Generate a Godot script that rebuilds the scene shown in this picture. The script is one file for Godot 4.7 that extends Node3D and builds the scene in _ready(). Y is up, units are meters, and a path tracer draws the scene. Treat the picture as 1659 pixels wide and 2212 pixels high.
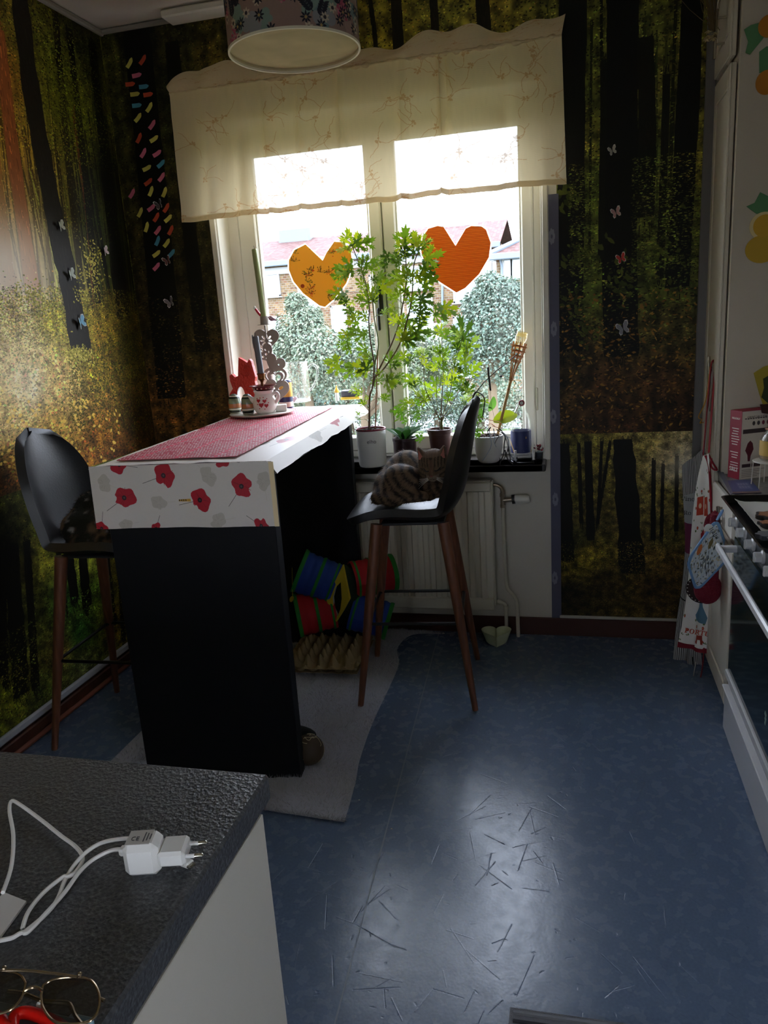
extends Node3D
# A narrow kitchen with forest wallpaper, seen against its window. Units are metres; the window wall is z = 0.
const EYE := Vector3(0, 1.463, 3.357)
const FOCAL := 1650.0
var turn_of_camera: Basis
var M := {}
var used_names := {}
var rng := RandomNumberGenerator.new()

# ---------- points: the spot where the line of sight of a photo pixel meets a real plane
func ray(px: float, py: float) -> Vector3:
	return turn_of_camera * Vector3((px - 829.5) / FOCAL, -(py - 1106.0) / FOCAL, -1.0)
func at_z(px: float, py: float, z: float) -> Vector3:
	var d := ray(px, py)
	return EYE + d * ((z - EYE.z) / d.z)
func at_x(px: float, py: float, x: float) -> Vector3:
	var d := ray(px, py)
	return EYE + d * ((x - EYE.x) / d.x)
func at_y(px: float, py: float, y: float) -> Vector3:
	var d := ray(px, py)
	return EYE + d * ((y - EYE.y) / d.y)

# ---------- mesh builder: triangles given counter-clockwise as seen from outside
class MB:
	var v := PackedVector3Array()
	var uv := PackedVector2Array()
	var col := PackedColorArray()
	var tint := Color.WHITE
	func tri(a: Vector3, b: Vector3, c: Vector3, ua := Vector2.ZERO, ub := Vector2.ZERO, uc := Vector2.ZERO) -> void:
		v.push_back(a); v.push_back(b); v.push_back(c)
		uv.push_back(ua); uv.push_back(ub); uv.push_back(uc)
		col.push_back(tint); col.push_back(tint); col.push_back(tint)
	func tri_out(a: Vector3, b: Vector3, c: Vector3, from: Vector3) -> void:
		if (b - a).cross(c - a).dot(a + b + c - from * 3.0) < 0.0:
			tri(a, c, b)
		else:
			tri(a, b, c)
	func quad(a: Vector3, b: Vector3, c: Vector3, d: Vector3, ua := Vector2(0, 1), ub := Vector2(1, 1), uc := Vector2(1, 0), ud := Vector2(0, 0)) -> void:
		tri(a, b, c, ua, ub, uc)
		tri(a, c, d, ua, uc, ud)
	func box(center: Vector3, size: Vector3, basis := Basis.IDENTITY, bevel := 0.0) -> MB:
		var h := size * 0.5
		var e := minf(bevel, minf(h.x, minf(h.y, h.z)) * 0.9)
		var p := {}
		for sx in [-1, 1]:
			for sy in [-1, 1]:
				for sz in [-1, 1]:
					for ax in 3:
						var q := Vector3(sx * (h.x - e), sy * (h.y - e), sz * (h.z - e))
						q[ax] += [sx, sy, sz][ax] * e
						p[[sx, sy, sz, ax]] = center + basis * q
		for ax in 3:
			for s in [-1, 1]:
				var r := []
				for k in [[-1, -1], [1, -1], [1, 1], [-1, 1]]:
					var key := [0, 0, 0, ax]
					key[ax] = s
					key[(ax + 1) % 3] = k[0]
					key[(ax + 2) % 3] = k[1]
					r.append(p[key])
				if s < 0:
					r.reverse()
				quad(r[0], r[1], r[2], r[3])
		if e > 0.0:
			for ax in 3:
				var b1 := (ax + 1) % 3
				var b2 := (ax + 2) % 3
				for s1 in [-1, 1]:
					for s2 in [-1, 1]:
						var r := []
						for k in [[-1, b1], [1, b1], [1, b2], [-1, b2]]:
							var key := [0, 0, 0, k[1]]
							key[ax] = k[0]
							key[b1] = s1
							key[b2] = s2
							r.append(p[key])
						tri_out(r[0], r[1], r[2], center)
						tri_out(r[0], r[2], r[3], center)
			for sx in [-1, 1]:
				for sy in [-1, 1]:
					for sz in [-1, 1]:
						tri_out(p[[sx, sy, sz, 0]], p[[sx, sy, sz, 1]], p[[sx, sy, sz, 2]], center)
		return self
	func lathe(profile: Array, segs := 32, xf := Transform3D.IDENTITY, from := 0.0, to := TAU, squash := 1.0) -> MB:
		var n := profile.size()
		for i in n - 1:
			for j in segs:
				var a0 := from + (to - from) * j / segs
				var a1 := from + (to - from) * (j + 1) / segs
				var p: Vector2 = profile[i]
				var q: Vector2 = profile[i + 1]
				var A := xf * Vector3(p.x * cos(a0), p.y, p.x * sin(a0) * squash)
				var Bq := xf * Vector3(p.x * cos(a1), p.y, p.x * sin(a1) * squash)
				var Cq := xf * Vector3(q.x * cos(a1), q.y, q.x * sin(a1) * squash)
				var D := xf * Vector3(q.x * cos(a0), q.y, q.x * sin(a0) * squash)
				var u0 := float(j) / segs
				var u1 := float(j + 1) / segs
				var v0 := 1.0 - float(i) / (n - 1)
				var v1 := 1.0 - float(i + 1) / (n - 1)
				if q.x > 1e-6:
					tri(A, D, Cq, Vector2(u0, v0), Vector2(u0, v1), Vector2(u1, v1))
				if p.x > 1e-6:
					tri(A, Cq, Bq, Vector2(u0, v0), Vector2(u1, v1), Vector2(u1, v0))
		return self
	func tube(pts: Array, radii, segs := 8, capped := true, flat := 1.0) -> MB:
		var n := pts.size()
		var rings := []
		var up := Vector3.UP
		var t0: Vector3 = (pts[1] - pts[0]).normalized()
		if absf(t0.dot(up)) > 0.95:
			up = Vector3.RIGHT
		var side: Vector3 = t0.cross(up).normalized()
		for i in n:
			var t: Vector3 = (pts[mini(i + 1, n - 1)] - pts[maxi(i - 1, 0)]).normalized()
			side = (side - t * side.dot(t)).normalized()
			var o := side.cross(t)
			var r: float = radii if not radii is Array else (radii[i] if radii.size() == n else lerpf(radii[0], radii[1], float(i) / (n - 1)))
			var ring := PackedVector3Array()
			for j in segs:
				var a := TAU * j / segs
				ring.push_back(pts[i] + side * cos(a) * r + o * sin(a) * r * flat)
			rings.append(ring)
		for i in n - 1:
			for j in segs:
				var k := (j + 1) % segs
				quad(rings[i][j], rings[i + 1][j], rings[i + 1][k], rings[i][k], Vector2(float(j) / segs, float(i) / n), Vector2(float(j) / segs, float(i + 1) / n), Vector2(float(j + 1) / segs, float(i + 1) / n), Vector2(float(j + 1) / segs, float(i) / n))
		if capped:
			for j in segs:
				var k := (j + 1) % segs
				tri(pts[0], rings[0][j], rings[0][k])
				tri(pts[n - 1], rings[n - 1][k], rings[n - 1][j])
		return self
	func extrude(poly: PackedVector2Array, depth: float, xf := Transform3D.IDENTITY, uvrect := Rect2()) -> MB:
		var area := 0.0
		for i in poly.size():
			var a := poly[i]
			var b := poly[(i + 1) % poly.size()]
			area += a.x * b.y - b.x * a.y
		if area < 0.0:
			poly = poly.duplicate()
			poly.reverse()
		var idx := Geometry2D.triangulate_polygon(poly)
		var h := depth * 0.5
		var U := func(p: Vector2) -> Vector2: return Vector2((p.x - uvrect.position.x) / uvrect.size.x, 1.0 - (p.y - uvrect.position.y) / uvrect.size.y) if uvrect.size.x > 0.0 else p
		for k in range(0, idx.size(), 3):
			var a := poly[idx[k]]
			var b := poly[idx[k + 1]]
			var c := poly[idx[k + 2]]
			if (b - a).cross(c - a) < 0.0:
				var t := b
				b = c
				c = t
			tri(xf * Vector3(a.x, a.y, h), xf * Vector3(b.x, b.y, h), xf * Vector3(c.x, c.y, h), U.call(a), U.call(b), U.call(c))
			tri(xf * Vector3(a.x, a.y, -h), xf * Vector3(c.x, c.y, -h), xf * Vector3(b.x, b.y, -h), U.call(a), U.call(c), U.call(b))
		for i in poly.size():
			var a := poly[i]
			var b := poly[(i + 1) % poly.size()]
			quad(xf * Vector3(a.x, a.y, -h), xf * Vector3(b.x, b.y, -h), xf * Vector3(b.x, b.y, h), xf * Vector3(a.x, a.y, h), U.call(a), U.call(b), U.call(b), U.call(a))
		return self
	func grid(nu: int, nv: int, f: Callable, flip := false, uvf = null) -> MB:
		var p := []
		for i in nu + 1:
			var row := PackedVector3Array()
			for j in nv + 1:
				row.push_back(f.call(float(i) / nu, float(j) / nv))
			p.append(row)
		for i in nu:
			for j in nv:
				var u0 := Vector2(float(i) / nu, 1.0 - float(j) / nv)
				var u1 := Vector2(float(i + 1) / nu, 1.0 - float(j) / nv)
				var u2 := Vector2(float(i + 1) / nu, 1.0 - float(j + 1) / nv)
				var u3 := Vector2(float(i) / nu, 1.0 - float(j + 1) / nv)
				if flip:
					quad(p[i][j], p[i][j + 1], p[i + 1][j + 1], p[i + 1][j], u0, u3, u2, u1)
				else:
					quad(p[i][j], p[i + 1][j], p[i + 1][j + 1], p[i][j + 1], u0, u1, u2, u3)
		return self
	# a sheet with thickness: both faces of the grid and its rim
	func sheet(nu: int, nv: int, f: Callable, thick: float) -> MB:
		var top := []
		var low := []
		var e := 0.004
		for i in nu + 1:
			var r1 := PackedVector3Array()
			var r2 := PackedVector3Array()
			for j in nv + 1:
				var u := float(i) / nu
				var w := float(j) / nv
				var c: Vector3 = f.call(u, w)
				var du: Vector3 = f.call(minf(u + e, 1.0), w) - f.call(maxf(u - e, 0.0), w)
				var dv: Vector3 = f.call(u, minf(w + e, 1.0)) - f.call(u, maxf(w - e, 0.0))
				var nrm := du.cross(dv).normalized()
				if nrm.length() < 0.5:
					nrm = Vector3.UP
				r1.push_back(c + nrm * thick * 0.5)
				r2.push_back(c - nrm * thick * 0.5)
			top.append(r1)
			low.append(r2)
		for i in nu:
			for j in nv:
				var a := Vector2(float(i) / nu, 1.0 - float(j) / nv)
				var b := Vector2(float(i + 1) / nu, 1.0 - float(j + 1) / nv)
				quad(top[i][j], top[i + 1][j], top[i + 1][j + 1], top[i][j + 1], a, Vector2(b.x, a.y), b, Vector2(a.x, b.y))
				quad(low[i][j], low[i][j + 1], low[i + 1][j + 1], low[i + 1][j], a, Vector2(a.x, b.y), b, Vector2(b.x, a.y))
		for i in nu:
			quad(low[i][0], low[i + 1][0], top[i + 1][0], top[i][0])
			quad(low[i + 1][nv], low[i][nv], top[i][nv], top[i + 1][nv])
		for j in nv:
			quad(low[0][j + 1], low[0][j], top[0][j], top[0][j + 1])
			quad(low[nu][j], low[nu][j + 1], top[nu][j + 1], top[nu][j])
		return self
	func ball(c: Vector3, r: Vector3, nu := 16, nv := 10, basis := Basis.IDENTITY) -> MB:
		var pr := []
		for i in nv + 1:
			var a := -PI / 2 + PI * i / nv
			pr.append(Vector2(maxf(cos(a), 0.0) if i != 0 and i != nv else 0.0, sin(a)))
		return lathe(pr, nu, Transform3D(basis * Basis.from_scale(r), c))
	func add(o: MB, xf := Transform3D.IDENTITY) -> MB:
		for k in o.v.size():
			v.push_back(xf * o.v[k])
		uv.append_array(o.uv)
		col.append_array(o.col)
		return self
	func mesh(angle := 38.0) -> ArrayMesh:
		var n := v.size()
		var fn := PackedVector3Array()
		fn.resize(n / 3)
		var at := {}
		for t in n / 3:
			var a := v[t * 3]
			var cr := (v[t * 3 + 1] - a).cross(v[t * 3 + 2] - a)
			fn[t] = cr
			for k in 3:
				var key := Vector3i((v[t * 3 + k] * 30000.0).round())
				if at.has(key):
					at[key].push_back(t)
				else:
					at[key] = PackedInt32Array([t])
		var lim := cos(deg_to_rad(angle))
		var un := PackedVector3Array()
		un.resize(fn.size())
		for t in fn.size():
			un[t] = fn[t].normalized()
		var nn := PackedVector3Array()
		nn.resize(n)
		var pos := PackedVector3Array()
		pos.resize(n)
		var u2 := PackedVector2Array()
		u2.resize(n)
		var c2 := PackedColorArray()
		c2.resize(n)
		for t in n / 3:
			for k in 3:
				var s := t * 3 + k
				var key := Vector3i((v[s] * 30000.0).round())
				var sum := Vector3.ZERO
				for o in at[key]:
					if un[o].dot(un[t]) >= lim:
						sum += fn[o]
				var d: int = t * 3 + [0, 2, 1][k]
				nn[d] = sum.normalized() if sum.length() > 0.0 else un[t]
				pos[d] = v[s]
				u2[d] = uv[s]
				c2[d] = col[s]
		var arr := []
		arr.resize(Mesh.ARRAY_MAX)
		arr[Mesh.ARRAY_VERTEX] = pos
		arr[Mesh.ARRAY_NORMAL] = nn
		arr[Mesh.ARRAY_TEX_UV] = u2
		arr[Mesh.ARRAY_COLOR] = c2
		var m := ArrayMesh.new()
		m.add_surface_from_arrays(Mesh.PRIMITIVE_TRIANGLES, arr)
		return m

# ---------- naming and tagging
func numbered(called: String) -> String:
	var n: int = used_names.get(called, 0)
	used_names[called] = n + 1
	return called if n == 0 else "%s_%03d" % [called, n]

func tag(o: Node3D, label: String, category: String, group := "") -> Node3D:
	o.set_meta("label", label)
	o.set_meta("category", category)
	if group:
		o.set_meta("group", group)
	return o

func obj(called: String, shape, material: Material, parent: Node3D = self, angle := 38.0) -> MeshInstance3D:
	var o := MeshInstance3D.new()
	o.name = numbered(called) if parent == self else called
	o.mesh = shape.mesh(angle) if shape is MB else shape
	o.material_override = material
	o.cast_shadow = GeometryInstance3D.SHADOW_CASTING_SETTING_ON
	if parent != self:
		var n := 0
		var base := called
		while parent.has_node(NodePath(called)):
			n += 1
			called = "%s_%03d" % [base, n]
		o.name = called
	parent.add_child(o, true)
	return o

func thing(called: String, label: String, category: String, where := Vector3.ZERO, turn := 0.0, group := "") -> Node3D:
	var o := Node3D.new()
	o.name = numbered(called)
	add_child(o, true)
	o.position = where
	o.rotation.y = turn
	return tag(o, label, category, group)

func struct(called: String, shape, material: Material, parent: Node3D = self) -> MeshInstance3D:
	var o := obj(called, shape, material, parent)
	if parent == self:
		o.set_meta("kind", "structure")
	return o

func copy_of(o: Node3D, label: String, where: Vector3, turn := 0.0) -> Node3D:
	var c: Node3D = o.duplicate()
	var base := String(o.name)
	c.name = numbered(base)
	add_child(c, true)
	c.position = where
	c.rotation.y = turn
	c.set_meta("label", label)
	return c

func stuff(called: String, mesh: Mesh, material: Material, places: Array, tints: Array, parent: Node3D) -> MultiMeshInstance3D:
	var mm := MultiMesh.new()
	mm.transform_format = MultiMesh.TRANSFORM_3D
	mm.use_colors = tints.size() > 0
	mm.mesh = mesh
	mm.instance_count = places.size()
	for i in places.size():
		mm.set_instance_transform(i, places[i])
		if tints.size():
			mm.set_instance_color(i, tints[i])
	var o := MultiMeshInstance3D.new()
	o.name = called
	o.multimesh = mm
	o.material_override = material
	o.set_meta("kind", "stuff")
	parent.add_child(o, true)
	return o

# ---------- materials and pictures
func rgb(r: float, g: float, b: float) -> Color:
	return Color(r / 255.0, g / 255.0, b / 255.0)
func lin(c: Color) -> Color:
	return c.srgb_to_linear()

func mat(color: Color, rough := 0.6, metal := 0.0, spec := 0.5) -> StandardMaterial3D:
	var m := StandardMaterial3D.new()
	m.albedo_color = color
	m.roughness = rough
	m.metallic = metal
	m.metallic_specular = spec
	return m

func tex(img: Image) -> ImageTexture:
	return ImageTexture.create_from_image(img)

func noise(freq: float, seed_no: int, octaves := 4, kind := FastNoiseLite.TYPE_SIMPLEX_SMOOTH) -> FastNoiseLite:
	var n := FastNoiseLite.new()
	n.noise_type = kind
	n.frequency = freq
	n.seed = seed_no
	n.fractal_octaves = octaves
	return n

func noise_tex(freq: float, seed_no: int, lo: Color, hi: Color, size := 512, octaves := 4, kind := FastNoiseLite.TYPE_SIMPLEX_SMOOTH) -> ImageTexture:
	var im := noise(freq, seed_no, octaves, kind).get_seamless_image(size, size)
	var out := Image.create(size, size, false, Image.FORMAT_RGB8)
	for y in size:
		for x in size:
			out.set_pixel(x, y, lo.lerp(hi, im.get_pixel(x, y).r))
	return tex(out)

func grey_tex(freq: float, seed_no: int, size := 512, octaves := 4, kind := FastNoiseLite.TYPE_SIMPLEX_SMOOTH) -> ImageTexture:
	return tex(noise(freq, seed_no, octaves, kind).get_seamless_image(size, size))

func triplanar(m: StandardMaterial3D, scale: float, world := false) -> StandardMaterial3D:
	m.uv1_triplanar = true
	m.uv1_world_triplanar = world
	m.uv1_scale = Vector3.ONE * scale
	return m

func relief(m: StandardMaterial3D, t: Texture2D, cm: float) -> StandardMaterial3D:
	m.heightmap_enabled = true
	m.heightmap_texture = t
	m.heightmap_scale = cm
	return m

func canvas(w: int, h: int, c: Color) -> Image:
	var im := Image.create(w, h, false, Image.FORMAT_RGBA8)
	im.fill(c)
	return im

func fill_poly(im: Image, pts: PackedVector2Array, c: Color) -> void:
	var y0 := 1e9
	var y1 := -1e9
	for p in pts:
		y0 = minf(y0, p.y)
		y1 = maxf(y1, p.y)
	var n := pts.size()
	for y in range(maxi(int(floor(y0)), 0), mini(int(ceil(y1)), im.get_height() - 1) + 1):
		var xs := []
		var yc := y + 0.5
		for i in n:
			var a := pts[i]
			var b := pts[(i + 1) % n]
			if (a.y <= yc) != (b.y <= yc):
				xs.append(a.x + (yc - a.y) * (b.x - a.x) / (b.y - a.y))
		xs.sort()
		for k in range(0, xs.size() - 1, 2):
			var xa := int(round(xs[k]))
			var w := int(round(xs[k + 1])) - xa
			if w > 0:
				im.fill_rect(Rect2i(xa, y, w, 1), c)

func disc(im: Image, c: Vector2, r: float, color: Color, squash := 1.0) -> void:
	for y in range(int(floor(c.y - r * squash)), int(ceil(c.y + r * squash)) + 1):
		var t := (y + 0.5 - c.y) / (r * squash)
		if absf(t) < 1.0:
			var w := r * sqrt(1.0 - t * t)
			im.fill_rect(Rect2i(int(round(c.x - w)), y, maxi(1, int(round(2 * w))), 1), color)

func stroke(im: Image, a: Vector2, b: Vector2, w: float, c: Color) -> void:
	var n := (b - a).orthogonal().normalized() * maxf(w, 1.0) * 0.5
	fill_poly(im, PackedVector2Array([a + n, b + n, b - n, a - n]), c)

func leaf_mark(im: Image, c: Vector2, l: float, w: float, a: float, color: Color) -> void:
	var d := Vector2(cos(a), sin(a))
	var n := d.orthogonal()
	fill_poly(im, PackedVector2Array([c - d * l * 0.5, c - d * l * 0.1 + n * w * 0.5, c + d * l * 0.25 + n * w * 0.35, c + d * l * 0.5, c + d * l * 0.25 - n * w * 0.35, c - d * l * 0.1 - n * w * 0.5]), color)

func smooth_line(pts: Array, per := 6) -> Array:
	var out := []
	for i in pts.size() - 1:
		var p0 = pts[maxi(i - 1, 0)]
		var p3 = pts[mini(i + 2, pts.size() - 1)]
		for k in per:
			out.append(pts[i].cubic_interpolate(pts[i + 1], p0, p3, float(k) / per))
	out.append(pts[pts.size() - 1])
	return out

func text_part(words: String, size: float, depth: float, material: Material, xf: Transform3D, parent: Node3D, font := "Droid Sans", called := "lettering", bold := 0) -> MeshInstance3D:
	var f := SystemFont.new()
	f.font_names = PackedStringArray([font])
	if bold:
		f.font_weight = bold
	var t := TextMesh.new()
	t.text = words
	t.font = f
	t.font_size = 64
	t.pixel_size = size / 64.0
	t.depth = depth
	t.curve_step = 2.0
	var o := obj(called, t, material, parent)
	o.transform = xf
	return o
const SKY_LIGHT := 17.0

# ---------- forest wallpaper: a printed picture
# anchors: [picture x, picture y, colour]; the print is blended from them and broken up into leaves
func forest(w: int, h: int, anchors: Array, seed_no: int, contrast: float, streak: float) -> Image:
	var bw := w / 16
	var bh := h / 16
	var base := Image.create(bw, bh, false, Image.FORMAT_RGBA8)
	for y in bh:
		for x in bw:
			var s := Vector3.ZERO
			var tw := 0.0
			for a in anchors:
				var dx: float = a[0] - (x + 0.5) * 16.0
				var dy: float = a[1] - (y + 0.5) * 16.0
				var k := 1.0 / (pow(dx * dx + dy * dy, 1.4) + 2000.0)
				s += Vector3(a[2].r, a[2].g, a[2].b) * k
				tw += k
			s /= tw
			base.set_pixel(x, y, Color(s.x, s.y, s.z))
	base.resize(w, h, Image.INTERPOLATE_CUBIC)
	var fine := noise(0.05, seed_no, 5).get_image(w / 2, h / 2)
	var tall := noise(0.03, seed_no + 1, 3)
	var small := base.duplicate()
	small.resize(w / 2, h / 2, Image.INTERPOLATE_BILINEAR)
	for y in h / 2:
		for x in w / 2:
			var c: Color = small.get_pixel(x, y)
			var k := 1.0 + contrast * (fine.get_pixel(x, y).r - 0.5) * 2.4 + streak * tall.get_noise_2d(x * 2.2, y * 0.12)
			k = clampf(k, 0.12, 2.2)
			small.set_pixel(x, y, Color(c.r * k, c.g * k, c.b * k))
	small.resize(w, h, Image.INTERPOLATE_BILINEAR)
	return small

func tinted(im: Image, p: Vector2, k: float, jitter: float) -> Color:
	var c := im.get_pixel(clampi(int(p.x), 0, im.get_width() - 1), clampi(int(p.y), 0, im.get_height() - 1))
	return Color(clampf(c.r * k * (1.0 + rng.randf_range(-jitter, jitter)), 0, 1), clampf(c.g * k * (1.0 + rng.randf_range(-jitter, jitter)), 0, 1), clampf(c.b * k, 0, 1))

func scatter_leaves(im: Image, ref: Image, n: int, area: Rect2, lo: float, hi: float, kmin: float, kmax: float, flatness: float) -> void:
	for i in n:
		var p := Vector2(rng.randf_range(area.position.x, area.end.x), rng.randf_range(area.position.y, area.end.y))
		var l := rng.randf_range(lo, hi)
		var k := kmin + (kmax - kmin) * pow(rng.randf(), 1.6)
		leaf_mark(im, p, l, l * rng.randf_range(0.35, 0.7), rng.randf_range(-PI, PI) * flatness, tinted(ref, p, k, 0.22))

func trunk(im: Image, pts: Array, widths: Array, c: Color, rough := 0.12) -> void:
	var line := smooth_line(pts, 8)
	var n := line.size()
	var left := PackedVector2Array()
	var right := PackedVector2Array()
	for i in n:
		var t := float(i) / (n - 1)
		var w := lerpf(widths[0], widths[1], t) * (1.0 + rng.randf_range(-rough, rough))
		left.push_back(line[i] + Vector2(-w * 0.5, 0))
		right.push_back(line[i] + Vector2(w * 0.5, 0))
	right.reverse()
	left.append_array(right)
	fill_poly(im, left, c)
	# bark: short upright marks a little lighter and darker than the trunk
	for i in int(n * 14):
		var s: Vector2 = line[rng.randi() % n]
		var ww := lerpf(widths[0], widths[1], 0.5)
		var q := s + Vector2(rng.randf_range(-0.42, 0.42) * ww, rng.randf_range(-18, 18))
		var k := rng.randf_range(0.6, 1.5)
		im.fill_rect(Rect2i(int(q.x), int(q.y), 1 + rng.randi() % 2, 4 + rng.randi() % 16), Color(c.r * k, c.g * k, c.b * k))

func print_material(im: Image) -> StandardMaterial3D:
	var m := mat(Color.WHITE, 0.55, 0.0, 0.35)
	m.albedo_texture = tex(im)
	return m

# left wall print: 1.9 m of wall beside the window, mirrored beyond
const LEFT_SPAN := 1.9
const MURAL_LOW := 0.93
func on_left_print(px: float, py: float) -> Vector2:
	var p := at_x(px, py, -2.0)
	return Vector2((1.0 - p.z / LEFT_SPAN) * 1024.0, (1.0 - (p.y - MURAL_LOW) / (2.75 - MURAL_LOW)) * 1024.0)
func on_left_low(px: float, py: float) -> Vector2:
	var p := at_x(px, py, -2.0)
	return Vector2((1.0 - p.z / LEFT_SPAN) * 1024.0, (1.0 - p.y / MURAL_LOW) * 512.0)
func on_front_print(px: float, py: float) -> Vector2:
	var p := at_z(px, py, 0.0)
	return Vector2((p.x + 2.0) / 2.6 * 1536.0, (1.0 - (p.y - MURAL_LOW) / (2.75 - MURAL_LOW)) * 1024.0)

func brighter(c: Color, k: float) -> Color:
	var l := c.srgb_to_linear()
	return Color(1.0 - exp(-l.r * k), 1.0 - exp(-l.g * k), 1.0 - exp(-l.b * k)).linear_to_srgb()

# the printed sunbeam: a soft bright patch laid into the picture
func sunbeam(im: Image, c: Vector2, r: Vector2, color: Color, strength: float) -> void:
	var g := Image.create(128, 128, false, Image.FORMAT_RGBA8)
	for y in 128:
		for x in 128:
			var d := Vector2((x - 63.5) / 63.5, (y - 63.5) / 63.5).length()
			var k := pow(maxf(0.0, 1.0 - d), 1.5)
			g.set_pixel(x, y, Color(color.r, color.g, color.b, k * strength))
	g.resize(int(r.x * 2), int(r.y * 2), Image.INTERPOLATE_BILINEAR)
	im.blend_rect(g, Rect2i(0, 0, g.get_width(), g.get_height()), Vector2i(int(c.x - r.x), int(c.y - r.y)))

func fleck(im: Image, ref: Image, n: int, area: Rect2, big: int, kmin: float, kmax: float, jitter: float) -> void:
	# leaves too small to have an outline: two or three dashes each
	for i in n:
		var p := Vector2(rng.randf_range(area.position.x, area.end.x), rng.randf_range(area.position.y, area.end.y))
		var k := kmin + (kmax - kmin) * pow(rng.randf(), 1.4)
		var c := tinted(ref, p, k, jitter)
		var w := 2 + rng.randi() % big
		im.fill_rect(Rect2i(int(p.x), int(p.y), w, 1 + rng.randi() % 2), c)
		im.fill_rect(Rect2i(int(p.x) + rng.randi() % 3 - 1, int(p.y) + 1, maxi(1, w - 1), 1 + rng.randi() % 2), c)

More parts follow.
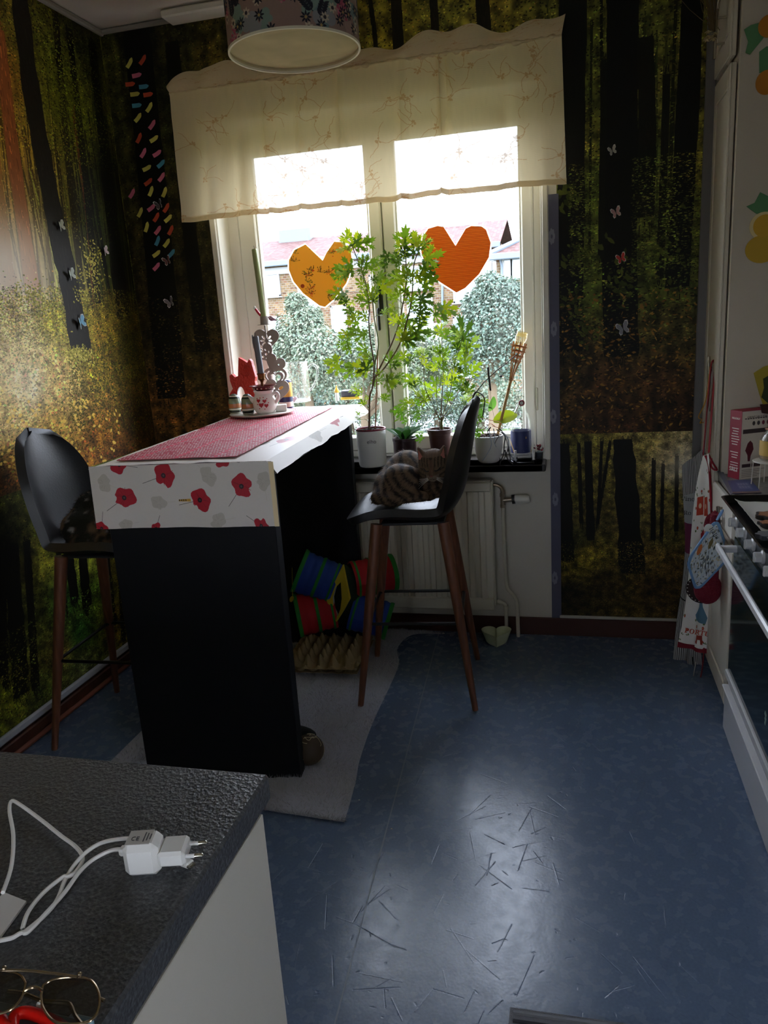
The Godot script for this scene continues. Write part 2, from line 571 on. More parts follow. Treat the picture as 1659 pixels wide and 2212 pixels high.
func left_print() -> Image:
	rng.seed = 11
	var A := []
	for a in [[30, 40, rgb(92, 82, 26)], [110, 130, rgb(84, 88, 22)], [200, 120, rgb(38, 40, 12)], [5, 150, rgb(140, 92, 30)], [20, 300, rgb(196, 150, 40)], [10, 420, rgb(214, 140, 60)], [60, 500, rgb(196, 160, 92)],
			[10, 580, rgb(226, 206, 176)], [70, 600, rgb(190, 176, 120)], [120, 250, rgb(78, 82, 22)], [150, 230, rgb(82, 90, 20)], [110, 450, rgb(110, 112, 34)], [130, 560, rgb(86, 90, 36)], [200, 480, rgb(40, 46, 14)], [240, 400, rgb(16, 19, 8)], [260, 560, rgb(20, 26, 8)],
			[20, 660, rgb(200, 160, 80)], [110, 690, rgb(160, 140, 42)], [60, 740, rgb(226, 184, 104)], [60, 830, rgb(250, 214, 150)], [20, 900, rgb(216, 160, 86)], [140, 820, rgb(224, 160, 80)], [160, 700, rgb(138, 128, 34)], [220, 720, rgb(130, 100, 28)],
			[210, 800, rgb(132, 106, 28)], [280, 750, rgb(44, 40, 12)], [300, 900, rgb(40, 26, 8)], [120, 930, rgb(214, 140, 54)], [220, 930, rgb(140, 84, 26)], [60, 1000, rgb(196, 120, 40)], [200, 1010, rgb(146, 86, 28)], [260, 990, rgb(80, 46, 16)], [0, 1050, rgb(60, 36, 14)], [190, 60, rgb(36, 36, 12)]]:
		var q := on_left_print(a[0], a[1])
		A.append([q.x, q.y, brighter(a[2], 1.9)])
	for a in A.duplicate():
		if a[0] < 340.0:
			A.append([a[0] - 300.0, a[1], a[2]])
	var im := forest(1024, 1024, A, 21, 0.30, 0.25)
	var ref: Image = im.duplicate()
	var T := func(pts: Array, w: Array, c: Color) -> void:
		var q := []
		for p in pts:
			q.append(on_left_print(p[0], p[1]))
		trunk(im, q, w, c)
	# far stems, thin and leaning together; gaps between them stay bright
	for i in 190:
		var px := rng.randf_range(-120, 330)
		var y1 := rng.randf_range(600, 690)
		var lean := rng.randf_range(20, 44)
		var w := rng.randf_range(1.5, 7.0)
		var at := on_left_print(px, 500)
		var dark := rng.randf() < 0.62
		var c := tinted(ref, at, rng.randf_range(0.12, 0.4) if dark else rng.randf_range(1.0, 1.45), 0.1)
		if dark:
			c = c.lerp(rgb(34, 26, 16), 0.4)
		var top := on_left_print(px - lean * 1.6, rng.randf_range(160, 380))
		stroke(im, top, on_left_print(px, y1), w, c)
	T.call([[-40, -20], [-20, 300], [30, 690]], [40, 46], rgb(150, 88, 44))
	T.call([[-2, 60], [30, 330], [78, 668]], [34, 46], rgb(128, 70, 38))
	T.call([[120, 20], [146, 320], [180, 640]], [20, 24], rgb(30, 27, 15))
	T.call([[160, 240], [190, 470], [206, 660]], [13, 15], rgb(96, 52, 28))
	T.call([[150, 60], [182, 350], [214, 660]], [22, 26], rgb(20, 18, 12))
	T.call([[200, 90], [232, 400], [264, 690]], [28, 38], rgb(14, 13, 9))
	T.call([[226, 250], [250, 470], [278, 690]], [16, 22], rgb(16, 15, 9))
	T.call([[252, 180], [276, 420], [300, 680]], [22, 26], rgb(12, 12, 8))
	# crowns hang down over the stems
	fleck(im, ref, 16000, Rect2(0, 0, 1024, 330), 4, 0.2, 1.75, 0.12)
	fleck(im, ref, 5000, Rect2(0, 300, 1024, 200), 3, 0.3, 1.5, 0.12)
	for b in [[150, 215, 46, 34, 900], [110, 235, 40, 40, 500], [70, 150, 50, 60, 400]]:
		var c := on_left_print(b[0], b[1])
		for i in int(b[4]):
			var p: Vector2 = c + Vector2(rng.randfn() * b[2], rng.randfn() * b[3])
			im.fill_rect(Rect2i(int(p.x), int(p.y), 2 + rng.randi() % 5, 1 + rng.randi() % 2), brighter(rgb(52, 60, 12).lerp(rgb(120, 124, 26), rng.randf()), 1.6))
	# sunbeam and haze in the print
	sunbeam(im, on_left_print(-10, 330), Vector2(330, 420), rgb(246, 176, 60), 0.45)
	T.call([[-2, 60], [30, 330], [78, 668]], [30, 42], rgb(176, 98, 52))
	sunbeam(im, on_left_print(-30, 590), Vector2(420, 260), rgb(252, 236, 214), 1.0)
	sunbeam(im, on_left_print(10, 560), Vector2(220, 160), rgb(252, 236, 220), 0.7)
	# undergrowth, then the floor of leaves
	for i in 9000:
		var px := rng.randf_range(-100, 340)
		var py := 690.0 + rng.randfn() * 34.0 + maxf(0.0, px - 180.0) * 0.35
		var p := on_left_print(px, py)
		var k := rng.randf_range(0.45, 1.5)
		var c := tinted(ref, p, k, 0.12)
		if rng.randf() < 0.45:
			c = c.lerp(brighter(rgb(122, 124, 30), 1.4 * clampf(1.4 - px / 300.0, 0.15, 1.0)), 0.6)
		im.fill_rect(Rect2i(int(p.x), int(p.y), 2 + rng.randi() % 4, 1 + rng.randi() % 3), c)
	var fl := im.duplicate()
	fleck(im, ref, 26000, Rect2(0, 610, 1024, 414), 5, 0.45, 1.5, 0.10)
	scatter_leaves(im, ref, 3600, Rect2(0, 740, 1024, 284), 5, 11, 0.5, 1.55, 0.25)
	for i in 2600:
		var p := on_left_print(rng.randf_range(150, 330), rng.randf_range(740, 930))
		im.fill_rect(Rect2i(int(p.x), int(p.y), 2 + rng.randi() % 4, 2 + rng.randi() % 3), brighter(rgb(46, 50, 12).lerp(rgb(140, 116, 30), rng.randf()), 0.9))
	for i in 110:
		var p := on_left_print(rng.randf_range(-40, 260), rng.randf_range(860, 1010))
		leaf_mark(im, p, rng.randf_range(9, 15), rng.randf_range(6, 9), rng.randf_range(-1, 1), rgb(250, 208, 96))
	sunbeam(im, on_left_print(30, 820), Vector2(300, 190), rgb(255, 228, 170), 0.6)
	# pale sprigs by the big trunk and the trunk itself
	T.call([[40, -40], [70, 200], [112, 430], [150, 610], [178, 756]], [48, 74], rgb(36, 31, 26))
	for b in [[202, 560, 20, 26, 150], [178, 640, 16, 10, 40], [196, 600, 26, 18, 90], [70, 640, 30, 14, 120], [160, 760, 24, 8, 120], [185, 770, 24, 14, 140]]:
		var c := on_left_print(b[0], b[1])
		for i in int(b[4]):
			var p: Vector2 = c + Vector2(rng.randfn() * b[2], rng.randfn() * b[3])
			leaf_mark(im, p, rng.randf_range(4, 10), rng.randf_range(3, 5), rng.randf_range(-1, 1), rgb(120, 112, 30).lerp(rgb(232, 214, 110), rng.randf()))
	return im

func left_low_print() -> Image:
	rng.seed = 12
	var A := []
	for a in [[10, 1200, rgb(10, 10, 5)], [60, 1240, rgb(40, 36, 12)], [100, 1230, rgb(104, 98, 26)], [150, 1210, rgb(120, 126, 30)], [190, 1230, rgb(140, 146, 40)], [150, 1320, rgb(44, 76, 26)], [180, 1400, rgb(40, 74, 26)], [220, 1300, rgb(70, 92, 26)],
			[70, 1350, rgb(52, 52, 18)], [30, 1400, rgb(40, 40, 14)], [60, 1500, rgb(84, 78, 26)], [140, 1440, rgb(110, 92, 40)], [20, 1560, rgb(90, 92, 24)], [190, 1480, rgb(74, 78, 40)], [110, 1530, rgb(60, 66, 26)], [260, 1250, rgb(70, 60, 20)], [260, 1370, rgb(104, 84, 26)], [330, 1250, rgb(20, 20, 8)]]:
		var q := on_left_low(a[0], a[1])
		A.append([q.x, q.y, brighter(a[2], 2.2)])
	var im := forest(1024, 512, A, 31, 0.5, 0.2)
	var ref: Image = im.duplicate()
	fleck(im, ref, 16000, Rect2(0, 0, 1024, 512), 4, 0.3, 1.7, 0.12)
	for t in [[[6, 1200, 16, 1500], 16], [[28, 1190, 58, 1545], 26], [[62, 1180, 88, 1530], 13], [[128, 1180, 148, 1345], 10], [[150, 1180, 170, 1330], 16], [[180, 1185, 196, 1340], 18], [[228, 1190, 250, 1390], 24], [[10, 1240, 24, 1520], 9], [[262, 1200, 276, 1420], 12]]:
		var k: Array = t[0]
		trunk(im, [on_left_low(k[0], k[1]), on_left_low((k[0] + k[2]) / 2.0, (k[1] + k[3]) / 2.0), on_left_low(k[2], k[3])], [t[1] * 1.6, t[1] * 1.9], rgb(17, 15, 9))
	fleck(im, ref, 6000, Rect2(0, 300, 1024, 212), 4, 0.5, 1.6, 0.12)
	return im

func front_print() -> Image:
	rng.seed = 13
	var A := []
	for a in [[240, 120, rgb(44, 44, 16)], [290, 80, rgb(10, 10, 6)], [360, 200, rgb(20, 22, 9)], [420, 90, rgb(26, 26, 10)], [440, 110, rgb(64, 54, 18)], [420, 600, rgb(26, 24, 10)], [450, 800, rgb(34, 28, 10)], [370, 880, rgb(70, 44, 16)], [330, 700, rgb(24, 20, 8)], [840, 40, rgb(92, 84, 24)], [800, 60, rgb(84, 74, 22)], [960, 20, rgb(84, 80, 26)], [1060, 40, rgb(96, 84, 28)], [1180, 20, rgb(60, 58, 20)],
			[1240, 100, rgb(52, 56, 18)], [1240, 300, rgb(74, 70, 22)], [1290, 200, rgb(56, 60, 20)], [1290, 420, rgb(56, 66, 20)], [1230, 440, rgb(58, 62, 22)], [1290, 620, rgb(50, 58, 18)], [1400, 60, rgb(62, 64, 24)], [1420, 180, rgb(76, 74, 28)], [1420, 320, rgb(50, 56, 20)], [1430, 480, rgb(58, 64, 22)],
			[1440, 600, rgb(56, 64, 20)], [1500, 150, rgb(70, 64, 22)], [1500, 330, rgb(82, 76, 24)], [1490, 560, rgb(46, 50, 16)], [1440, 700, rgb(40, 36, 14)], [1240, 760, rgb(30, 24, 10)], [1300, 830, rgb(46, 30, 13)], [1420, 830, rgb(44, 28, 12)], [1340, 920, rgb(40, 24, 10)], [1480, 900, rgb(30, 18, 8)]]:
		var q := on_front_print(a[0], a[1])
		A.append([q.x, q.y, brighter(a[2], 3.0)])
	var im := forest(1536, 1024, A, 41, 0.55, 0.35)
	var ref: Image = im.duplicate()
	for i in 34:
		var x := rng.randf_range(1130, 1536)
		var y1 := rng.randf_range(480, 620)
		stroke(im, Vector2(x + rng.randf_range(-10, 10), rng.randf_range(60, 300)), Vector2(x, y1), rng.randf_range(2, 8), tinted(ref, Vector2(x, y1 - 80), rng.randf_range(0.15, 0.9), 0.1))
	fleck(im, ref, 30000, Rect2(0, 0, 1536, 660), 4, 0.2, 1.9, 0.12)
	var T := func(pts: Array, w: Array, c: Color) -> void:
		var q := []
		for p in pts:
			q.append(on_front_print(p[0], p[1]))
		trunk(im, q, w, c, 0.05)
	T.call([[292, 40], [330, 400], [372, 860]], [74, 92], rgb(8, 8, 7))
	T.call([[372, 90], [400, 400], [440, 760]], [38, 44], rgb(12, 12, 8))
	T.call([[855, -20], [860, 80], [872, 300]], [24, 28], rgb(24, 21, 14))
	T.call([[800, 0], [812, 100], [820, 300]], [10, 12], rgb(20, 18, 12))
	T.call([[936, -10], [940, 60], [946, 200]], [18, 20], rgb(28, 24, 15))
	T.call([[1040, -10], [1046, 60], [1050, 200]], [30, 34], rgb(26, 23, 15))
	T.call([[1238, -40], [1234, 300], [1232, 760]], [60, 62], rgb(7, 7, 7))
	T.call([[1346, -40], [1342, 300], [1338, 560], [1342, 770]], [68, 82], rgb(7, 7, 7))
	T.call([[1394, 80], [1398, 300], [1392, 470]], [34, 42], rgb(16, 16, 9))
	T.call([[1304, 130], [1302, 330], [1298, 560]], [12, 15], rgb(14, 14, 8))
	T.call([[1440, 160], [1432, 420], [1424, 600]], [16, 18], rgb(18, 18, 10))
	T.call([[1498, -40], [1480, 330], [1462, 620]], [44, 54], rgb(7, 7, 7))
	for b in [[1250, 545, 16], [1240, 655, 18], [1270, 720, 16], [1350, 610, 14], [1420, 640, 22], [1225, 430, 10], [1440, 520, 26], [1290, 580, 26]]:
		var c := on_front_print(b[0], b[1])
		for i in 26:
			var p: Vector2 = c + Vector2(rng.randfn(), rng.randfn()) * b[2] * 1.3
			leaf_mark(im, p, rng.randf_range(10, 26), rng.randf_range(6, 13), rng.randf_range(0.2, 1.8), rgb(44, 54, 16).lerp(rgb(96, 104, 34), rng.randf()))
	fleck(im, ref, 14000, Rect2(0, 630, 1536, 394), 6, 0.2, 1.8, 0.12)
	for i in 5000:
		var p := Vector2(rng.randf_range(1120, 1536), rng.randf_range(420, 660))
		im.fill_rect(Rect2i(int(p.x), int(p.y), 2 + rng.randi() % 5, 1 + rng.randi() % 2), tinted(ref, p, rng.randf_range(0.3, 1.7), 0.1)) if absf(p.x - 1268) > 40 and absf(p.x - 1132) > 34 else null
	for i in 520:
		var p := Vector2(rng.randf_range(1120, 1536), 700.0 + 320.0 * rng.randf())
		leaf_mark(im, p, rng.randf_range(4, 15), rng.randf_range(2, 6), rng.randf_range(-1.2, 1.2), rgb(110, 72, 26).lerp(rgb(190, 140, 56), rng.randf()))
	return im

func front_low_print() -> Image:
	rng.seed = 14
	var Q := func(px: float, py: float) -> Vector2:
		var p := at_z(px, py, 0.0)
		return Vector2((p.x + 0.1) / 0.62 * 512.0, (1.0 - p.y / MURAL_LOW) * 768.0)
	var A := []
	for a in [[1225, 960, rgb(70, 66, 22)], [1300, 970, rgb(96, 86, 34)], [1380, 960, rgb(120, 104, 52)], [1450, 1000, rgb(130, 110, 66)], [1480, 1010, rgb(196, 176, 140)], [1420, 1080, rgb(90, 78, 34)], [1300, 1050, rgb(70, 62, 22)], [1240, 1080, rgb(56, 52, 16)], [1290, 1130, rgb(60, 52, 20)], [1240, 1190, rgb(34, 34, 12)], [1440, 1180, rgb(60, 54, 22)], [1280, 1230, rgb(94, 80, 22)], [1240, 1250, rgb(76, 66, 18)], [1400, 1240, rgb(84, 66, 24)], [1450, 1250, rgb(60, 44, 16)], [1300, 1290, rgb(36, 28, 10)], [1420, 1300, rgb(40, 28, 10)], [1230, 1315, rgb(22, 18, 8)]]:
		var q: Vector2 = Q.call(a[0], a[1])
		A.append([q.x, q.y, brighter(a[2], 2.4)])
	var im := forest(512, 768, A, 51, 0.5, 0.25)
	var ref: Image = im.duplicate()
	fleck(im, ref, 12000, Rect2(0, 0, 512, 768), 3, 0.3, 1.8, 0.12)
	for t in [[[1218, 960, 1226, 1240], 26], [[1270, 955, 1276, 1190], 16], [[1250, 960, 1256, 1150], 8], [[1300, 955, 1292, 1140], 7], [[1345, 950, 1366, 1270], 46], [[1412, 1000, 1410, 1190], 9], [[1432, 1010, 1428, 1180], 7], [[1318, 955, 1290, 1150], 6], [[1462, 990, 1460, 1170], 8]]:
		var k: Array = t[0]
		trunk(im, [Q.call(k[0], k[1]), Q.call((k[0] + k[2]) / 2.0, (k[1] + k[3]) / 2.0), Q.call(k[2], k[3])], [t[1] * 1.5, t[1] * 1.9], rgb(15, 13, 8))
	fleck(im, ref, 6000, Rect2(0, 440, 512, 328), 3, 0.4, 1.7, 0.12)
	sunbeam(im, Q.call(1480, 1010), Vector2(150, 130), rgb(250, 236, 210), 0.8)
	return im

# worn vinyl: fine grain with scratches and dents
func scuffs() -> ImageTexture:
	rng.seed = 9
	var im := noise(0.12, 9, 4).get_seamless_image(1024, 1024)
	im.convert(Image.FORMAT_RGBA8)
	var soft := noise(0.012, 10, 3).get_seamless_image(1024, 1024)
	for y in 1024:
		for x in 1024:
			var v := 0.42 + 0.16 * im.get_pixel(x, y).r + 0.34 * soft.get_pixel(x, y).r
			im.set_pixel(x, y, Color(v, v, v))
	for k in 240:
		var p := Vector2(rng.randf() * 1024, rng.randf() * 1024)
		var a := rng.randf() * TAU
		var d := Vector2(cos(a), sin(a)) * rng.randf_range(10, 90)
		var v := 0.2 if rng.randf() < 0.6 else 0.95
		stroke(im, p, p + d, 1.2, Color(v, v, v))
	for k in 160:
		leaf_mark(im, Vector2(rng.randf() * 1024, rng.randf() * 1024), rng.randf_range(4, 14), rng.randf_range(2, 5), rng.randf() * TAU, Color(0.3, 0.3, 0.3))
	return tex(im)

func build_room() -> void:
	# floor: blue-grey sheet vinyl, mottled and worn
	var fl := mat(rgb(104, 122, 150), 0.36, 0.0, 0.5)
	fl.albedo_texture = noise_tex(0.14, 3, Color(0.84, 0.85, 0.87), Color(1.0, 1.0, 1.0), 1024, 4)
	fl.roughness_texture = noise_tex(0.05, 5, Color(0.70, 0.70, 0.70), Color(1.0, 1.0, 1.0), 512, 5)
	fl.roughness = 0.31
	relief(fl, scuffs(), 0.10)
	triplanar(fl, 0.7, true)
	struct("floor", MB.new().box(Vector3(-0.4, -0.1, 2.3), Vector3(3.6, 0.2, 5.4)), fl)
	var seam := MB.new()
	seam.box(at_y(870, 1660, 0.0), Vector3(0.004, 0.0012, 3.4), Basis(Vector3.UP, 0.06))
	struct("trim_1", seam, mat(rgb(120, 132, 150), 0.4))
	var plaster := mat(rgb(206, 200, 188), 0.75)
	relief(plaster, grey_tex(0.03, 15, 256, 4), 0.05)
	triplanar(plaster, 1.2, true)
	M.plaster = plaster
	var white := mat(rgb(222, 218, 206), 0.42)
	M.white_paint = white
	# walls
	var wl := struct("wall_left", MB.new().box(Vector3(-2.11, 1.375, 2.3), Vector3(0.2, 2.95, 5.4)), plaster)
	var up := MB.new()
	var lo := MB.new()
	var z := 0.0
	var flip := false
	while z < 4.9:
		var z1 := minf(z + LEFT_SPAN, 4.95)
		var ua := 0.0 if flip else 1.0
		var ub := 1.0 - ua
		ub = lerpf(ua, ub, (z1 - z) / LEFT_SPAN)
		for k in [[up, MURAL_LOW, 2.75, -2.003], [lo, 0.09, MURAL_LOW, -2.0055]]:
			k[0].quad(Vector3(k[3], k[1], z1), Vector3(k[3], k[1], z), Vector3(k[3], k[2], z), Vector3(k[3], k[2], z1), Vector2(ub, 1), Vector2(ua, 1), Vector2(ua, 0), Vector2(ub, 0))
		z += LEFT_SPAN
		flip = not flip
	# the paper has thickness at the overlap
	up.quad(Vector3(-2.01, MURAL_LOW, 4.95), Vector3(-2.01, MURAL_LOW, 0), Vector3(-2.003, MURAL_LOW, 0), Vector3(-2.003, MURAL_LOW, 4.95))
	obj("wallpaper", up, print_material(left_print()), wl)
	obj("wallpaper", lo, print_material(left_low_print()), wl)
	# window wall round its opening
	var x0 := -1.555
	var x1 := -0.128
	var y0 := 0.795
	var y1 := 2.325
	var ww := MB.new()
	ww.box(Vector3((-2.21 + x0) / 2, 1.375, -0.16), Vector3(x0 + 2.21, 2.95, 0.32))
	ww.box(Vector3((1.4 + x1) / 2, 1.375, -0.16), Vector3(1.4 - x1, 2.95, 0.32))
	ww.box(Vector3((x0 + x1) / 2, (y0 - 0.1) / 2, -0.16), Vector3(x1 - x0, y0 + 0.1, 0.32))
	ww.box(Vector3((x0 + x1) / 2, (y1 + 2.85) / 2, -0.16), Vector3(x1 - x0, 2.85 - y1, 0.32))
	var wf := struct("wall_window", ww, plaster)
	var fp := MB.new()
	var F := func(xa: float, xb: float, ya: float, yb: float) -> void:
		var u := func(x: float) -> float: return (x + 2.0) / 2.6
		var vv := func(y: float) -> float: return 1.0 - (y - MURAL_LOW) / (2.75 - MURAL_LOW)
		var za := 0.004
		fp.quad(Vector3(xa, ya, za), Vector3(xb, ya, za), Vector3(xb, yb, za), Vector3(xa, yb, za), Vector2(u.call(xa), vv.call(ya)), Vector2(u.call(xb), vv.call(ya)), Vector2(u.call(xb), vv.call(yb)), Vector2(u.call(xa), vv.call(yb)))
	F.call(-2.01, -1.585, MURAL_LOW, 2.75)
	F.call(-1.585, -0.07, y1 + 0.02, 2.75)
	F.call(-0.07, 0.5, MURAL_LOW, 2.75)
	var fl3 := MB.new()
	fl3.quad(Vector3(-2.01, 0.09, 0.002), Vector3(-1.585, 0.09, 0.002), Vector3(-1.585, MURAL_LOW, 0.002), Vector3(-2.01, MURAL_LOW, 0.002), Vector2(0, 1), Vector2(0.7, 1), Vector2(0.7, 0), Vector2(0, 0))
	obj("wallpaper", fp, print_material(front_print()), wf)
	var fl2 := MB.new()
	fl2.quad(Vector3(-0.1, 0.09, 0.002), Vector3(0.52, 0.09, 0.002), Vector3(0.52, MURAL_LOW, 0.002), Vector3(-0.1, MURAL_LOW, 0.002))
	var lowm := print_material(front_low_print())
	obj("wallpaper", fl2, lowm, wf)
	obj("wallpaper", fl3, lowm, wf)
	# border strip with pale flowers, right of the window
	var bs := canvas(64, 1024, rgb(92, 92, 112))
	for i in 5:
		var c := Vector2(22 if i % 2 == 0 else 30, 90 + i * 206)
		for k in 7:
			var a := TAU * k / 7
			disc(bs, c + Vector2(cos(a), sin(a)) * Vector2(13, 11), 7, rgb(134, 134, 150))
		disc(bs, c, 4, rgb(92, 92, 112))
	var bm := print_material(bs)
	var b := MB.new()
	b.box(Vector3(-0.0835, 0.99, 0.003), Vector3(0.042, 1.82, 0.006))
	for k in range(0, b.v.size()):
		b.uv[k] = Vector2((b.v[k].x + 0.1045) / 0.042, 1.0 - (b.v[k].y - 0.08) / 1.82)
	obj("border_strip", b, bm, wf)
	struct("ceiling", MB.new().box(Vector3(-0.4, 2.8, 2.3), Vector3(3.6, 0.1, 5.4)), mat(rgb(214, 208, 196), 0.8))
	var wr := MB.new()
	wr.box(Vector3(1.28, 1.375, 1.62), Vector3(0.2, 2.95, 4.04))
	wr.box(Vector3(1.28, 1.375, 4.57), Vector3(0.2, 2.95, 0.86))
	wr.box(Vector3(1.28, 0.4, 3.89), Vector3(0.2, 1.0, 0.5))
	wr.box(Vector3(1.28, 2.325, 3.89), Vector3(0.2, 1.05, 0.5))
	struct("wall_right", wr, plaster)
	var sf := MB.new()
	for z3 in [3.665, 4.115]:
		sf.box(Vector3(1.27, 1.35, z3), Vector3(0.06, 0.9, 0.05), Basis.IDENTITY, 0.004)
	for y3 in [0.925, 1.775]:
		sf.box(Vector3(1.27, y3, 3.89), Vector3(0.06, 0.05, 0.5), Basis.IDENTITY, 0.004)
	var w3 := struct("window_3", sf, white)
	obj("pane", MB.new().box(Vector3(1.275, 1.35, 3.89), Vector3(0.004, 0.82, 0.42)), glass_pane(), w3)
	# back wall, behind the camera, with its own window
	var wb := MB.new()
	wb.box(Vector3(-1.5, 1.375, 4.98), Vector3(1.2, 2.95, 0.2))
	wb.box(Vector3(0.6, 1.375, 4.98), Vector3(1.6, 2.95, 0.2))
	wb.box(Vector3(-0.55, 0.45, 4.98), Vector3(0.7, 1.1, 0.2))
	wb.box(Vector3(-0.55, 2.325, 4.98), Vector3(0.7, 1.05, 0.2))
	struct("wall_back", wb, plaster)
	var fb := MB.new()
	for x in [-0.87, -0.55, -0.23]:
		fb.box(Vector3(x, 1.4, 4.96), Vector3(0.06, 0.8, 0.06), Basis.IDENTITY, 0.004)
	for y in [1.03, 1.77]:
		fb.box(Vector3(-0.55, y, 4.96), Vector3(0.7, 0.06, 0.06), Basis.IDENTITY, 0.004)
	var w2 := struct("window_2", fb, white)
	obj("pane", MB.new().box(Vector3(-0.55, 1.4, 4.965), Vector3(0.62, 0.72, 0.004)), glass_pane(), w2)
	# skirting
	var wood := mat(rgb(104, 58, 38), 0.5)
	wood.albedo_texture = noise_tex(0.03, 61, Color(0.6, 0.6, 0.6), Color(1, 1, 1), 256, 3)
	triplanar(wood, 2.0)
	var bl := struct("baseboard_left", MB.new().box(Vector3(-1.994, 0.03, 2.4), Vector3(0.024, 0.06, 4.8), Basis.IDENTITY, 0.005), wood)
	obj("white_moulding", MB.new().box(Vector3(-1.996, 0.082, 2.4), Vector3(0.018, 0.03, 4.8), Basis.IDENTITY, 0.006), mat(rgb(196, 198, 206), 0.45), bl)
	obj("quarter_round", MB.new().box(Vector3(-1.976, 0.012, 2.4), Vector3(0.02, 0.022, 4.8), Basis.IDENTITY, 0.008), mat(rgb(132, 72, 50), 0.5), bl)
	var bw := struct("baseboard_window", MB.new().box(Vector3(-0.75, 0.04, 0.008), Vector3(2.5, 0.085, 0.016), Basis.IDENTITY, 0.004), mat(rgb(70, 36, 28), 0.5))
	obj("white_moulding", MB.new().box(Vector3(0.21, 0.09, 0.007), Vector3(0.56, 0.012, 0.014), Basis.IDENTITY, 0.003), mat(rgb(190, 188, 180), 0.45), bw)
	# cornice strip, cable and loose paper end at the ceiling
	struct("trim_2", MB.new().box(Vector3(-1.99, 2.735, 2.4), Vector3(0.022, 0.022, 4.8), Basis.IDENTITY, 0.006), mat(rgb(150, 146, 138), 0.6))
	struct("trim_3", MB.new().box(Vector3(-0.75, 2.737, 0.013), Vector3(2.5, 0.02, 0.018), Basis.IDENTITY, 0.006), mat(rgb(150, 146, 138), 0.6))
	struct("trim_4", MB.new().box(Vector3(-1.2, 2.73, 0.06), Vector3(0.9, 0.03, 0.1), Basis.IDENTITY, 0.006), white)

func glass_pane() -> StandardMaterial3D:
	var m := mat(Color(0.97, 1.0, 0.99, 0.015), 0.02, 0.0, 0.12)
	m.transparency = BaseMaterial3D.TRANSPARENCY_ALPHA
	return m

